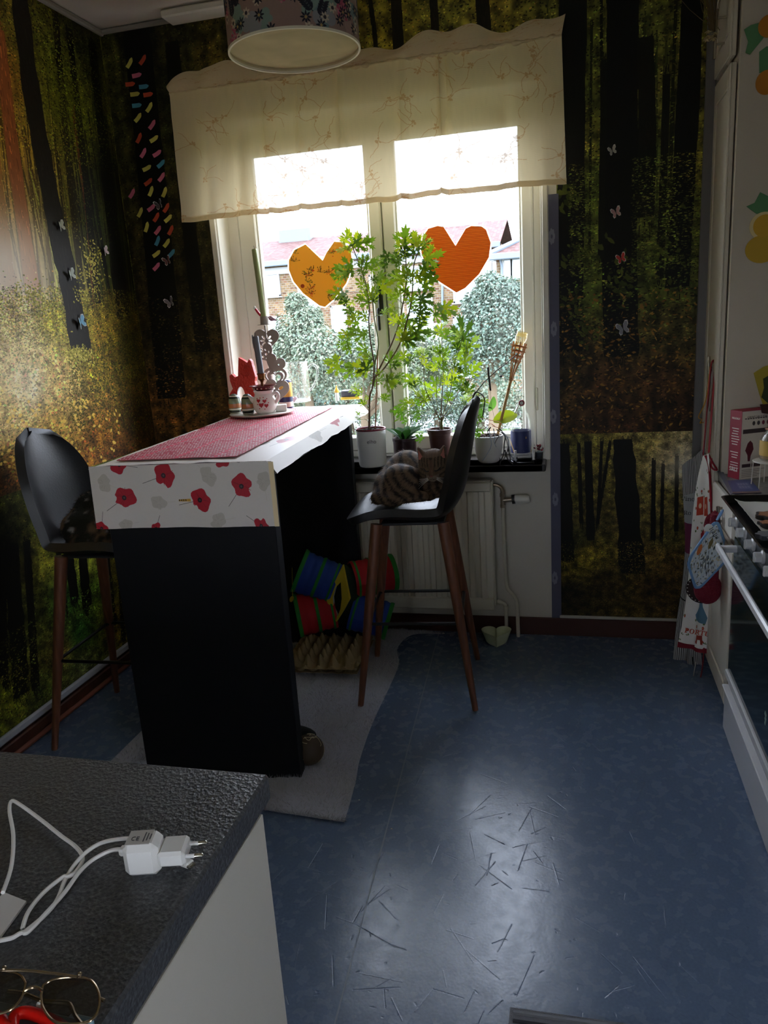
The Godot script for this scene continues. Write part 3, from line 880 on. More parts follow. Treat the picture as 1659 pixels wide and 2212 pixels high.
func build_window() -> void:
	var white: Material = M.white_paint
	var x0 := -1.555
	var x1 := -0.128
	var yb := 0.825
	var yt := 2.325
	var fr := MB.new()
	var zc := -0.16
	# outer frame against the jambs
	fr.box(Vector3(x0 + 0.03, (yb + yt) / 2, zc), Vector3(0.06, yt - yb, 0.1), Basis.IDENTITY, 0.006)
	fr.box(Vector3(x1 - 0.022, (yb + yt) / 2, zc), Vector3(0.044, yt - yb, 0.1), Basis.IDENTITY, 0.006)
	fr.box(Vector3((x0 + x1) / 2, yt - 0.03, zc), Vector3(x1 - x0, 0.06, 0.1), Basis.IDENTITY, 0.006)
	fr.box(Vector3((x0 + x1) / 2, yb + 0.02, zc), Vector3(x1 - x0, 0.04, 0.1), Basis.IDENTITY, 0.006)
	fr.box(Vector3(-0.8195, (yb + yt) / 2, zc - 0.012), Vector3(0.04, yt - yb, 0.07), Basis.IDENTITY, 0.004)
	var w := struct("window_1", fr, white)
	for s in [[-1.497, -0.823], [-0.816, -0.170]]:
		var sm := MB.new()
		var a: float = s[0]
		var b: float = s[1]
		var zt := -0.13
		var wa := 0.088 if a < -1.0 else 0.058
		var wb := 0.057 if a < -1.0 else 0.05
		sm.box(Vector3(a + wa / 2, 1.545, zt), Vector3(wa, 1.41, 0.06), Basis.IDENTITY, 0.007)
		sm.box(Vector3(b - wb / 2, 1.545, zt), Vector3(wb, 1.41, 0.06), Basis.IDENTITY, 0.007)
		sm.box(Vector3((a + b) / 2, 2.228, zt), Vector3(b - a, 0.06, 0.058), Basis.IDENTITY, 0.007)
		sm.box(Vector3((a + b) / 2, 0.892, zt), Vector3(b - a, 0.07, 0.058), Basis.IDENTITY, 0.007)
		# glazing bead
		for q in [[a + wa + 0.004, 0.008], [b - wb - 0.004, 0.008]]:
			sm.box(Vector3(q[0], 1.56, zt + 0.004), Vector3(q[1], 1.28, 0.03), Basis.IDENTITY, 0.003)
		var f := obj("sash", sm, white, w)
		obj("pane", MB.new().box(Vector3((a + wa + b - wb) / 2, 1.56, zt - 0.012), Vector3(b - wb - a - wa, 1.3, 0.004)), glass_pane(), f)
	# handle and keep on the meeting stiles
	var hd := mat(rgb(40, 38, 36), 0.4, 0.6)
	obj("handle", MB.new().box(at_z(822, 648, -0.092), Vector3(0.022, 0.13, 0.012), Basis.IDENTITY, 0.004).box(at_z(818, 690, -0.075), Vector3(0.014, 0.1, 0.014), Basis.IDENTITY, 0.005), hd, w)
	obj("hinge", MB.new().box(at_z(1160, 862, -0.095), Vector3(0.01, 0.1, 0.008), Basis.IDENTITY, 0.003), mat(rgb(170, 166, 150), 0.4, 0.4), w)
	# painted architrave of the reveal
	var ar := MB.new()
	ar.box(Vector3(x0 - 0.014, 1.57, 0.006), Vector3(0.03, 1.5, 0.014), Basis.IDENTITY, 0.004)
	ar.box(Vector3(x1 + 0.012, 1.57, 0.005), Vector3(0.026, 1.5, 0.012), Basis.IDENTITY, 0.004)
	obj("architrave", ar, white, w)
	var li := MB.new()
	li.box(Vector3(x0 + 0.003, 1.56, -0.06), Vector3(0.008, 1.52, 0.13), Basis.IDENTITY, 0.002)
	li.box(Vector3(x1 - 0.003, 1.56, -0.06), Vector3(0.008, 1.52, 0.13), Basis.IDENTITY, 0.002)
	li.box(Vector3((x0 + x1) / 2, yt - 0.003, -0.06), Vector3(x1 - x0, 0.008, 0.13), Basis.IDENTITY, 0.002)
	obj("reveal_lining", li, white, w)
	var stone := mat(rgb(58, 54, 52), 0.3)
	stone.albedo_texture = noise_tex(0.05, 71, Color(0.7, 0.7, 0.7), Color(1, 1, 1), 256, 4)
	triplanar(stone, 3.0)
	var sl := struct("trim_5", MB.new().box(Vector3((-1.552 - 0.131) / 2, 0.81, 0.01), Vector3(1.421, 0.03, 0.26), Basis.IDENTITY, 0.004).box(Vector3(-0.84, 0.81, 0.07), Vector3(1.44, 0.03, 0.14), Basis.IDENTITY, 0.004), stone)
	sl.set_meta("label", "dark stone window sill under the window")

# ---------- bar table, its cloth and what stands on it
const BAR_TURN := 0.062
const BAR_TOP := 1.078
func bar_xf() -> Transform3D:
	# local: x to the right, z towards the room's front, origin at the near right foot
	return Transform3D(Basis(Vector3.UP, BAR_TURN), Vector3(-0.876, 0, 1.288))

func poppy(im: Image, c: Vector2, r: float, a: float, red: bool) -> void:
	var d := Vector2(cos(a), sin(a))
	var base := rgb(176, 22, 46) if red else rgb(192, 184, 174)
	var dark := rgb(128, 12, 32) if red else rgb(178, 168, 156)
	stroke(im, c, c + d * r * 2.1 + d.orthogonal() * r * 0.3, 2.0, rgb(58, 54, 50) if red else rgb(200, 192, 180))
	var pts := PackedVector2Array()
	var ph := rng.randf() * TAU
	for k in 28:
		var t := TAU * k / 28
		var rr := r * (0.92 + 0.12 * sin(2 * t + ph) + 0.09 * sin(5 * t + ph * 2.0)) * (0.74 if absf(wrapf(t - ph, -PI, PI)) < 0.24 else 1.0)
		pts.push_back(c + Vector2(cos(t), sin(t) * 0.92).rotated(a) * rr)
	fill_poly(im, pts, base)
	for k in 16:
		var t := ph + rng.randf() * TAU
		var q := Vector2(cos(t), sin(t))
		stroke(im, c + q * r * 0.2, c + q * r * rng.randf_range(0.6, 0.85), 2.0, base.lerp(dark, rng.randf()))
	if red:
		disc(im, c + d * r * 0.1, r * 0.2, rgb(44, 26, 36))
		disc(im, c + d * r * 0.1, r * 0.09, rgb(92, 74, 76))

func cloth_print() -> Image:
	rng.seed = 5
	var im := canvas(768, 1024, rgb(238, 230, 222))
	# the front flap takes the last fifth of the picture
	for p in [[0.10, 0.18, 0.075, 1], [0.30, 0.06, 0.07, 1], [0.62, 0.10, 0.07, 0], [0.86, 0.15, 0.075, 1], [0.5, 0.2, 0.06, 0], [0.08, 0.42, 0.07, 1], [0.9, 0.4, 0.07, 1], [0.06, 0.62, 0.07, 0], [0.92, 0.62, 0.07, 0], [0.12, 0.73, 0.06, 1], [0.30, 0.735, 0.065, 1], [0.83, 0.72, 0.06, 1], [0.7, 0.76, 0.06, 0]]:
		poppy(im, Vector2(p[0] * 768, p[1] * 1024), p[2] * 768, rng.randf_range(0, TAU), p[3] > 0.5)
	return im

func flap_print() -> Image:
	rng.seed = 6
	var im := canvas(1024, 320, rgb(214, 206, 200))
	for p in [[0.08, 0.27, 46, 0.5, 0], [0.66, 0.2, 50, -2.2, 0], [0.37, 0.6, 44, 0.1, 0], [0.69, 0.9, 46, 0.0, 0], [0.17, 0.94, 36, 0.0, 0], [0.95, 0.3, 46, 1.6, 0]]:
		poppy(im, Vector2(p[0] * 1024, p[1] * 320), p[2], p[3], false)
	for p in [[0.185, 0.5, 62, 2.75, 1], [0.42, 0.17, 64, 3.0, 1], [0.605, 0.57, 62, 3.1, 1], [0.835, 0.36, 62, 2.4, 1], [0.03, 1.0, 44, -1.2, 1], [0.335, 1.02, 36, -1.0, 1], [0.92, 1.0, 46, -2.4, 1], [0.17, -0.02, 52, 0.3, 1], [0.74, -0.04, 46, 0.3, 1]]:
		poppy(im, Vector2(p[0] * 1024, p[1] * 320), p[2], p[3], true)
	# a striped clip print at the middle flower
	fill_poly(im, PackedVector2Array([Vector2(492, 178), Vector2(560, 176), Vector2(560, 190), Vector2(492, 188)]), rgb(196, 150, 58))
	for k in 4:
		im.fill_rect(Rect2i(494 + k * 12, 178, 5, 9), rgb(30, 26, 24))
	return im

func runner_print() -> Image:
	rng.seed = 7
	var im := canvas(512, 1024, rgb(188, 34, 62))
	for y in 84:
		for x in 40:
			var c := Vector2(x * 12.8 + 4 + (6.4 if y % 2 else 0.0), y * 12.2 + 4)
			var k := rng.randf()
			if x % 13 == 6:
				im.fill_rect(Rect2i(int(c.x) - 8, int(c.y) - 6, 16, 13), rgb(214, 70, 96))
				continue
			im.fill_rect(Rect2i(int(c.x) - 5, int(c.y) - 5, 11, 3), rgb(108, 18, 40))
			leaf_mark(im, c, rng.randf_range(11, 15), rng.randf_range(3.5, 5), (0.45 if (x + y) % 2 else -0.45), rgb(246, 232, 226) if k < 0.85 else rgb(214, 96, 116))
	return im

func build_bar() -> void:
	var X := bar_xf()
	var black := mat(rgb(17, 18, 23), 0.55, 0.0, 0.35)
	relief(black, grey_tex(0.2, 81, 256, 3), 0.02)
	triplanar(black, 4.0)
	var W := 0.545
	var L := 1.368
	var o := thing("bar_table", "tall black bar table with two solid end panels under the poppy tablecloth", "table", X.origin, BAR_TURN)
	obj("tabletop", MB.new().box(Vector3(-W / 2, BAR_TOP - 0.027, -L / 2), Vector3(W, 0.05, L), Basis.IDENTITY, 0.002), black, o)
	obj("end_panel", MB.new().box(Vector3(-W / 2, (BAR_TOP - 0.052) / 2, -0.027), Vector3(W, BAR_TOP - 0.052, 0.05), Basis.IDENTITY, 0.002), black, o)
	obj("end_panel", MB.new().box(Vector3(-W / 2, (BAR_TOP - 0.052) / 2, -L + 0.27), Vector3(W, BAR_TOP - 0.052, 0.05), Basis.IDENTITY, 0.002), black, o)
	# cloth: top sheet with a short right edge, and the front flap
	var cm := mat(Color.WHITE, 0.5)
	cm.albedo_texture = tex(cloth_print())
	var fm := mat(Color.WHITE, 0.55)
	fm.albedo_texture = tex(flap_print())
	var wob := noise(1.6, 90, 2)
	var y := BAR_TOP + 0.002
	var top := MB.new().sheet(24, 44, func(u: float, w: float) -> Vector3:
		var z := lerpf(0.012, -L - 0.012, w)
		var s := u * (W + 0.085) - 0.035
		var edge := 0.012 * wob.get_noise_2d(z * 3.0, 0.0)
		var drop := maxf(s - W, 0.0)
		var dl := maxf(-s, 0.0)
		var xx := -W + clampf(s, 0.0, W) + drop * 0.55 - dl * 0.9
		var yy := y + 0.0035 * maxf(0.0, wob.get_noise_2d(xx * 8.0, z * 2.0)) - drop * (0.75 + 12.0 * edge) - dl * 0.3
		return Vector3(xx, yy, z), 0.0012)
	var cl := obj("tablecloth", top, cm, self, 30.0)
	cl.transform = X
	tag(cl, "white oilcloth tablecloth with red poppies draped over the bar table", "tablecloth")
	var fl := MB.new().sheet(28, 12, func(u: float, w: float) -> Vector3:
		var xx := lerpf(-W - 0.03, 0.012, u)
		var d := w * 0.196
		return Vector3(xx, y - 0.001 - d, 0.010 + 0.006 * w + 0.004 * sin(u * 9.0 + 1.0) * w + 0.003 * sin(u * 21.0) * w), 0.0012)
	for k in fl.uv.size():
		fl.uv[k].y = 1.0 - fl.uv[k].y
	obj("front_flap", fl, fm, cl, 30.0)
	var hem := MB.new().box(Vector3(0.012, y - 0.1, 0.016), Vector3(0.014, 0.196, 0.003))
	obj("hem", hem, mat(rgb(236, 214, 170), 0.6), cl)
	# runner
	var rm := mat(Color.WHITE, 0.7)
	rm.albedo_texture = tex(runner_print())
	relief(rm, grey_tex(0.3, 92, 256, 2), 0.1)
	var rn := MB.new().sheet(20, 40, func(u: float, w: float) -> Vector3:
		var z := lerpf(-0.045, -L + 0.09, w)
		return Vector3(lerpf(-W + 0.035, -0.115, u), y + 0.006 + 0.0018 * sin(w * 40.0 + u * 6.0) * wob.get_noise_2d(u * 4.0, w * 7.0) * 2.0, z), 0.002)
	var ro := obj("table_runner", rn, rm, self, 30.0)
	ro.transform = X
	tag(ro, "red and white woven table runner lying along the poppy cloth", "table runner")
	build_bar_things(y + 0.009)

func candle(parent: Node3D, called: String, m: Material, base: Vector3, h: float, r: float, drips := false) -> void:
	var b := MB.new()
	var pr := [Vector2(0, 0), Vector2(r * 1.04, 0), Vector2(r, h * 0.5), Vector2(r * 0.96, h - 0.003), Vector2(r * 0.8, h), Vector2(0, h - 0.001)]
	b.lathe(pr, 20, Transform3D(Basis.IDENTITY, base))
	if drips:
		for k in 9:
			var a := 2.4 + k * 0.33
			var t := h * (0.95 - 0.09 * k)
			b.ball(base + Vector3(cos(a) * r, t, sin(a) * r), Vector3(0.003, 0.012, 0.003), 8, 6)
	obj(called, b, m, parent)
	obj("wick", MB.new().tube([base + Vector3(0, h - 0.002, 0), base + Vector3(0.001, h + 0.006, 0), base + Vector3(-0.001, h + 0.011, 0)], 0.0008, 5), mat(rgb(30, 28, 26), 0.9), parent)

func heart_poly(w: float, h: float, n := 20) -> PackedVector2Array:
	var p := PackedVector2Array()
	for i in n * 2:
		var t := TAU * i / (n * 2)
		var x := 16.0 * pow(sin(t), 3)
		var y := 13.0 * cos(t) - 5.0 * cos(2 * t) - 2.0 * cos(3 * t) - cos(4 * t)
		p.push_back(Vector2(x / 32.0 * w, (y + 2.5) / 29.0 * h))
	return p

func csg_plate(called: String, outer: PackedVector2Array, holes: Array, depth: float, m: Material, xf: Transform3D, parent: Node3D) -> void:
	var c := CSGPolygon3D.new()
	c.polygon = outer
	c.depth = depth
	c.material = m
	for hpoly in holes:
		var q := CSGPolygon3D.new()
		q.polygon = hpoly
		q.depth = depth * 3.0
		q.position.z = depth
		q.operation = CSGShape3D.OPERATION_SUBTRACTION
		q.name = "cut"
		c.add_child(q, true)
	var n := 0
	c.name = called
	while parent.has_node(NodePath(c.name)):
		n += 1
		c.name = "%s_%03d" % [called, n]
	c.transform = xf
	parent.add_child(c, true)

func circle_poly(c: Vector2, r: float, n := 14, squash := 1.0, turn := 0.0) -> PackedVector2Array:
	var p := PackedVector2Array()
	for i in n:
		p.push_back(c + Vector2(cos(TAU * i / n) * r, sin(TAU * i / n) * r * squash).rotated(turn))
	return p

func moved(p: PackedVector2Array, by: Vector2, turn := 0.0, k := 1.0) -> PackedVector2Array:
	var o := PackedVector2Array()
	for q in p:
		o.push_back((q * k).rotated(turn) + by)
	return o

func build_bar_things(y: float) -> void:
	var at := func(px: float, py: float) -> Vector3: return at_y(px, py, y)
	# oval tray
	var tr: Vector3 = at.call(566, 896)
	var stone := mat(rgb(206, 198, 186), 0.35)
	var tray := thing("oval_tray", "pale oval stone tray on the red runner carrying the jug and shakers", "tray", tr, BAR_TURN)
	obj("plate", MB.new().lathe([Vector2(0, 0), Vector2(0.102, 0), Vector2(0.136, 0.006), Vector2(0.140, 0.011), Vector2(0.137, 0.013), Vector2(0.125, 0.0125), Vector2(0, 0.0125)], 48, Transform3D.IDENTITY, 0.0, TAU, 0.92), stone, tray)
	var yt := y + 0.0127
	var on := func(px: float, py: float) -> Vector3: return at_y(px, py, yt)
	# striped shakers
	var stripes := canvas(8, 128, rgb(110, 126, 104))
	for s in [[0, 20, rgb(70, 76, 66)], [26, 5, rgb(30, 28, 26)], [34, 5, rgb(236, 228, 212)], [42, 5, rgb(30, 28, 26)], [50, 14, rgb(126, 136, 108)], [66, 14, rgb(186, 118, 76)], [82, 5, rgb(236, 228, 212)], [90, 6, rgb(40, 36, 34)], [100, 6, rgb(220, 210, 190)], [110, 18, rgb(60, 60, 56)]]:
		stripes.fill_rect(Rect2i(0, s[0], 8, s[1]), s[2])
	var sm := mat(Color.WHITE, 0.22)
	sm.albedo_texture = tex(stripes)
	for s in [[509, 893, "striped ceramic shaker beside the red cat figure, leftmost on the tray"], [537, 894, "striped ceramic shaker touching the spout side of the white jug"]]:
		var sh := thing("salt_shaker", s[2], "shaker", on.call(s[0], s[1]), 0.0, "striped shakers on the tray")
		sh.scale = Vector3(1.28, 1.5, 1.28)
		obj("body", MB.new().lathe([Vector2(0, 0), Vector2(0.0165, 0.0), Vector2(0.0195, 0.004), Vector2(0.0215, 0.017), Vector2(0.021, 0.031), Vector2(0.0185, 0.044), Vector2(0.013, 0.053), Vector2(0.006, 0.0565), Vector2(0, 0.057)], 28), sm, sh)
		for k in 3:
			obj("hole", MB.new().ball(Vector3((k - 1) * 0.004, 0.0563, 0.002), Vector3(0.001, 0.0006, 0.001), 6, 4), mat(rgb(20, 20, 20), 0.9), sh)
	# white jug with hearts, a pierced dark red dish in its mouth and a brass candlestick with a grey candle
	var jp: Vector3 = on.call(574, 892)
	var china := mat(rgb(232, 228, 220), 0.16)
	var jug := thing("cream_jug", "small white jug with red printed hearts on the tray", "jug", jp, BAR_TURN)
	jug.scale = Vector3.ONE * 1.27
	obj("body", MB.new().lathe([Vector2(0, 0), Vector2(0.026, 0), Vector2(0.031, 0.004), Vector2(0.0385, 0.018), Vector2(0.040, 0.032), Vector2(0.037, 0.048), Vector2(0.0315, 0.060), Vector2(0.030, 0.066), Vector2(0.0345, 0.076), Vector2(0.0325, 0.076), Vector2(0.028, 0.066), Vector2(0.034, 0.05), Vector2(0.036, 0.03), Vector2(0.028, 0.008), Vector2(0, 0.006)], 40), china, jug)
	obj("spout", MB.new().tube([Vector3(-0.030, 0.042, 0.008), Vector3(-0.043, 0.05, 0.010), Vector3(-0.054, 0.061, 0.012)], [0.012, 0.006], 12), china, jug)
	obj("handle", MB.new().tube(smooth_line([Vector3(0.031, 0.062, 0), Vector3(0.044, 0.066, 0), Vector3(0.05, 0.056, 0), Vector3(0.045, 0.042, 0), Vector3(0.036, 0.032, 0)], 5), 0.006, 10), china, jug)
	var red := mat(rgb(170, 26, 34), 0.4)
	for h in [[-0.35, 0.044, 0.013], [0.18, 0.042, 0.013], [-0.12, 0.029, 0.016], [0.3, 0.027, 0.014], [-0.5, 0.052, 0.004], [-0.2, 0.054, 0.004], [0.1, 0.055, 0.004], [0.4, 0.05, 0.004], [0.05, 0.035, 0.005], [-0.45, 0.033, 0.004], [0.5, 0.037, 0.004], [-0.3, 0.019, 0.004], [0.15, 0.017, 0.004]]:
		var a: float = PI / 2 - h[0] - 0.15
		var rr := 0.0398 - absf(h[1] - 0.03) * 0.10 + 0.0006
		if h[1] > 0.045: rr -= 0.0012
		var nrm := Vector3(cos(a), 0.0, sin(a))
		var bs := Basis(Vector3.UP.cross(nrm), Vector3.UP, nrm)
		obj("heart_print", MB.new().extrude(heart_poly(h[2], h[2]), 0.0012, Transform3D(bs, nrm * rr + Vector3(0, h[1], 0))), red, jug)
	var dish := thing("candle_dish", "dark red pierced drip dish resting in the mouth of the white jug", "dish", jp + Vector3(0, 0.0945, 0), 0.0)
	dish.scale = Vector3.ONE * 1.27
	var dm := mat(rgb(92, 22, 24), 0.3)
	obj("bowl", MB.new().lathe([Vector2(0, 0.0), Vector2(0.022, 0.0), Vector2(0.0325, 0.006), Vector2(0.036, 0.014), Vector2(0.046, 0.017), Vector2(0.046, 0.0185), Vector2(0.035, 0.016), Vector2(0.031, 0.0085), Vector2(0.021, 0.003), Vector2(0, 0.003)], 40), dm, dish)
	for k in 14:
		var a := TAU * k / 14
		obj("pierced_oval", MB.new().ball(Vector3(cos(a) * 0.0348, 0.0095, sin(a) * 0.0348), Vector3(0.0035, 0.0026, 0.0035), 8, 6), mat(rgb(206, 190, 178), 0.6), dish)
	var stick := thing("brass_candlestick", "small turned brass candlestick standing in the dark red dish", "candlestick", jp + Vector3(-0.003, 0.0985, 0), 0.0)
	stick.scale = Vector3.ONE * 1.25
	var brass := mat(rgb(120, 78, 44), 0.3, 0.8)
	obj("stem", MB.new().lathe([Vector2(0, 0), Vector2(0.02, 0), Vector2(0.019, 0.003), Vector2(0.008, 0.006), Vector2(0.0045, 0.012), Vector2(0.0055, 0.018), Vector2(0.004, 0.024), Vector2(0.006, 0.03), Vector2(0.0125, 0.036), Vector2(0.0115, 0.039), Vector2(0.0125, 0.05), Vector2(0.0155, 0.054), Vector2(0.0145, 0.056), Vector2(0.011, 0.054), Vector2(0, 0.045)], 24), brass, stick)
	var gc := thing("grey_candle", "grey candle with melted drips in the small brass candlestick", "candle", jp + Vector3(-0.003, 0.156, 0), 0.0)
	gc.scale = Vector3(1.25, 1.36, 1.25)
	gc.rotation.z = 0.05
	candle(gc, "wax", mat(rgb(96, 98, 104), 0.45), Vector3(0, 0.004, 0), 0.118, 0.0105, true)
	# heart tower candle holder: flat pierced hearts on a rod, plate and cup above, with a green candle
	var hp: Vector3 = on.call(593, 880)
	hp.y = yt
	var grey := mat(rgb(150, 140, 132), 0.45)
	var K := 1.0
	var tower := thing("heart_candle_holder", "tall grey metal candle holder made of stacked cut-out hearts", "candle holder", hp, BAR_TURN)
	tower.scale = Vector3.ONE * 1.5
	obj("base", MB.new().lathe([Vector2(0, 0), Vector2(0.03, 0), Vector2(0.03, 0.002), Vector2(0, 0.003)], 28), grey, tower)
	obj("rod", MB.new().tube([Vector3(0, 0.002, -0.002), Vector3(-0.004, 0.13, -0.003), Vector3(-0.006, 0.242, -0.003)], 0.0028, 8), grey, tower)
	var H := heart_poly(0.078, 0.066)
	var petals := []
	for k in 8:
		var a := TAU * k / 8
		petals.append(circle_poly(Vector2(cos(a), sin(a)) * 0.0125, 0.007, 10, 0.42, a))
	csg_plate("pierced_heart", H, [petals[0], petals[1], petals[2], petals[3], petals[4], petals[5], petals[6], petals[7]], 0.003, grey, Transform3D(Basis(Vector3.BACK, -0.05), Vector3(-0.004, 0.198, 0)), tower)
	var dots := []
	for d in [[-0.014, 0.01], [-0.004, 0.014], [0.008, 0.012], [0.016, 0.014], [-0.01, -0.002], [0.002, 0.0], [0.012, 0.002], [-0.002, -0.012], [0.006, -0.010], [-0.018, 0.018], [0.0, -0.022]]:
		dots.append(circle_poly(Vector2(d[0], d[1]), 0.0034, 10))
	csg_plate("pierced_heart", heart_poly(0.058, 0.056), dots, 0.003, grey, Transform3D(Basis(Vector3.BACK, 0.45), Vector3(-0.012, 0.158, -0.001)), tower)
	csg_plate("pierced_heart", heart_poly(0.062, 0.06), [circle_poly(Vector2(0.012, 0.008), 0.0025, 10)], 0.003, grey, Transform3D(Basis(Vector3.BACK, -0.5), Vector3(0.012, 0.125, 0.0)), tower)
	csg_plate("outline_heart", heart_poly(0.072, 0.066), [moved(heart_poly(0.058, 0.052), Vector2(0, 0.0))], 0.003, grey, Transform3D(Basis(Vector3.BACK, -0.06), Vector3(0.012, 0.084, 0.001)), tower)
	csg_plate("outline_heart", heart_poly(0.05, 0.045), [moved(heart_poly(0.034, 0.03), Vector2(0, 0.0))], 0.003, grey, Transform3D(Basis(Vector3.BACK, -0.06), Vector3(0.012, 0.084, 0.001)), tower)
	csg_plate("pierced_heart", heart_poly(0.076, 0.076), [circle_poly(Vector2(0.012, 0.014), 0.009, 12, 0.5, 0.6), circle_poly(Vector2(-0.014, 0.014), 0.009, 12, 0.5, -0.6)], 0.003, grey, Transform3D(Basis(Vector3.BACK, -0.15), Vector3(0.012, 0.045, 0.0)), tower)
	obj("drip_plate", MB.new().lathe([Vector2(0, 0.243), Vector2(0.021, 0.2435), Vector2(0.021, 0.245), Vector2(0, 0.245)], 28, Transform3D(Basis.IDENTITY, Vector3(-0.006, 0, -0.003))), grey, tower)
	obj("cup", MB.new().lathe([Vector2(0, 0.245), Vector2(0.0125, 0.245), Vector2(0.0115, 0.268), Vector2(0.0105, 0.268), Vector2(0, 0.25)], 24, Transform3D(Basis.IDENTITY, Vector3(-0.006, 0, -0.003))), grey, tower)
	var gp := hp + Vector3(-0.006, 0.252, -0.003).rotated(Vector3.UP, BAR_TURN) * 1.5
	var green := thing("green_candle", "tall pale green candle on top of the heart candle holder", "candle", gp, 0.0)
	green.scale = Vector3.ONE * 1.18
	green.rotation.z = 0.045
	candle(green, "wax", mat(rgb(158, 168, 112), 0.45), Vector3.ZERO, 0.262, 0.0104)
	# paper bird on the rod: red striped tail and speckled wing
	var bird := thing("bird_ornament", "small red and speckled bird ornament clipped behind the green candle", "ornament", gp + Vector3(0, 0.002, -0.016), 0.0)
	bird.scale = Vector3.ONE * 1.25
	obj("tail", MB.new().tube(smooth_line([Vector3(-0.008, 0.018, 0), Vector3(-0.022, 0.027, 0), Vector3(-0.034, 0.045, 0)], 5), [0.0052, 0.0042], 10), mat(rgb(190, 22, 50), 0.4), bird)
	obj("tail_tip", MB.new().ball(Vector3(-0.037, 0.049, 0), Vector3(0.005, 0.007, 0.004), 10, 8), mat(rgb(240, 236, 232), 0.4), bird)
	obj("body", MB.new().ball(Vector3(0, 0.014, 0), Vector3(0.012, 0.006, 0.006), 12, 8), mat(rgb(190, 22, 50), 0.4), bird)
	obj("wing", MB.new().extrude(PackedVector2Array([Vector2(0.01, 0.016), Vector2(0.02, 0.018), Vector2(0.034, 0.008), Vector2(0.046, 0.0), Vector2(0.03, 0.001), Vector2(0.02, 0.0), Vector2(0.012, 0.006)]), 0.0012), mat(rgb(150, 96, 116), 0.5), bird)
	for k in 7:
		obj("wing_spot", MB.new().ball(Vector3(0.014 + k * 0.0034, 0.012 - k * 0.0013 + (k % 2) * 0.003, 0.0008), Vector3(0.0014, 0.0014, 0.0006), 6, 4), mat(rgb(240, 234, 236), 0.5), bird)
	# red carved wooden cat-like figure with an egg-shaped opening
	var rp: Vector3 = on.call(530, 886) + Vector3(-0.014, 0, -0.04)
	rp.y = y
	var figure := thing("red_figure", "red carved wooden animal figure with an oval opening behind the shakers", "figurine", rp, BAR_TURN)
	figure.scale = Vector3(1.3, 1.55, 1.3)
	var redw := mat(rgb(196, 40, 26), 0.5)
	relief(redw, grey_tex(0.04, 96, 256, 2), 0.25)
	triplanar(redw, 9.0)
	var body := PackedVector2Array()
	for p in [[-0.058, 0.0], [-0.06, 0.03], [-0.05, 0.055], [-0.036, 0.07], [-0.043, 0.092], [-0.043, 0.108], [-0.034, 0.112], [-0.024, 0.102], [-0.012, 0.106], [-0.008, 0.13], [-0.003, 0.158], [0.012, 0.15], [0.026, 0.142], [0.034, 0.152], [0.04, 0.146], [0.046, 0.12], [0.05, 0.1], [0.046, 0.088], [0.054, 0.06], [0.064, 0.03], [0.066, 0.0]]:
		body.push_back(Vector2(p[0], p[1]))
	csg_plate("carving", body, [circle_poly(Vector2(-0.008, 0.046), 0.029, 20, 0.5, PI / 2)], 0.022, redw, Transform3D(Basis.IDENTITY, Vector3(0, 0, 0.011)), figure)
	for k in 3:
		obj("carved_ring", MB.new().tube(smooth_line([Vector3(0.004 + 0.006 * k, 0.118, 0.0115), Vector3(0.014, 0.133 - 0.005 * k, 0.0125), Vector3(0.032 - 0.004 * k, 0.122, 0.0115), Vector3(0.028 - 0.003 * k, 0.106 + 0.004 * k, 0.0125), Vector3(0.012, 0.105 + 0.004 * k, 0.0115), Vector3(0.004 + 0.006 * k, 0.118, 0.0115)], 6), 0.0014, 6), redw, figure)
	# small white block
	var wb := obj("white_block", MB.new().box(Vector3(0, 0.0145, 0), Vector3(0.048, 0.028, 0.036), Basis(Vector3.UP, 0.35), 0.002), mat(rgb(226, 222, 214), 0.5))
	wb.position = on.call(608, 888)
	tag(wb, "small white block on the tray right of the jug", "block")
	# blue and gold canister behind
	var cp: Vector3 = at.call(612, 884) + Vector3(0, 0, -0.045)
	cp.y = y
	var can := thing("blue_canister", "blue and gold canister standing behind the heart candle holder", "canister", cp, 0.0)
	can.scale = Vector3(1.15, 1.75, 1.15)
	obj("body", MB.new().lathe([Vector2(0, 0), Vector2(0.028, 0), Vector2(0.028, 0.07), Vector2(0.024, 0.074), Vector2(0, 0.074)], 28), mat(rgb(28, 36, 84), 0.35), can)
	obj("gold_band", MB.new().lathe([Vector2(0.0283, 0.03), Vector2(0.0286, 0.031), Vector2(0.0286, 0.066), Vector2(0.0283, 0.067)], 28), mat(rgb(190, 146, 70), 0.35, 0.4), can)
	obj("white_band", MB.new().lathe([Vector2(0.0283, 0.004), Vector2(0.0286, 0.005), Vector2(0.0286, 0.016), Vector2(0.0283, 0.017)], 28), mat(rgb(214, 210, 196), 0.4), can)
	# glass pitcher with a heart
	var gpx: Vector3 = at.call(644, 868)
	var glass := mat(Color(0.96, 0.985, 0.98, 0.012), 0.02)
	glass.transparency = BaseMaterial3D.TRANSPARENCY_ALPHA
	var solid := mat(Color(0.7, 0.73, 0.73, 0.12), 0.03)
	solid.transparency = BaseMaterial3D.TRANSPARENCY_ALPHA
	var pitcher := thing("glass_pitcher", "clear straight glass pitcher with a looped handle at the window end of the bar", "pitcher", gpx, BAR_TURN)
	obj("cylinder", MB.new().lathe([Vector2(0.0, 0.001), Vector2(0.060, 0.001), Vector2(0.064, 0.004), Vector2(0.065, 0.02), Vector2(0.064, 0.15), Vector2(0.0635, 0.192), Vector2(0.061, 0.192), Vector2(0.0615, 0.15), Vector2(0.0622, 0.02), Vector2(0.058, 0.012), Vector2(0, 0.012)], 40), glass, pitcher)
	obj("rim", MB.new().tube(ring_points(0.063, 0.192, 40), 0.0016, 6, false), solid, pitcher)
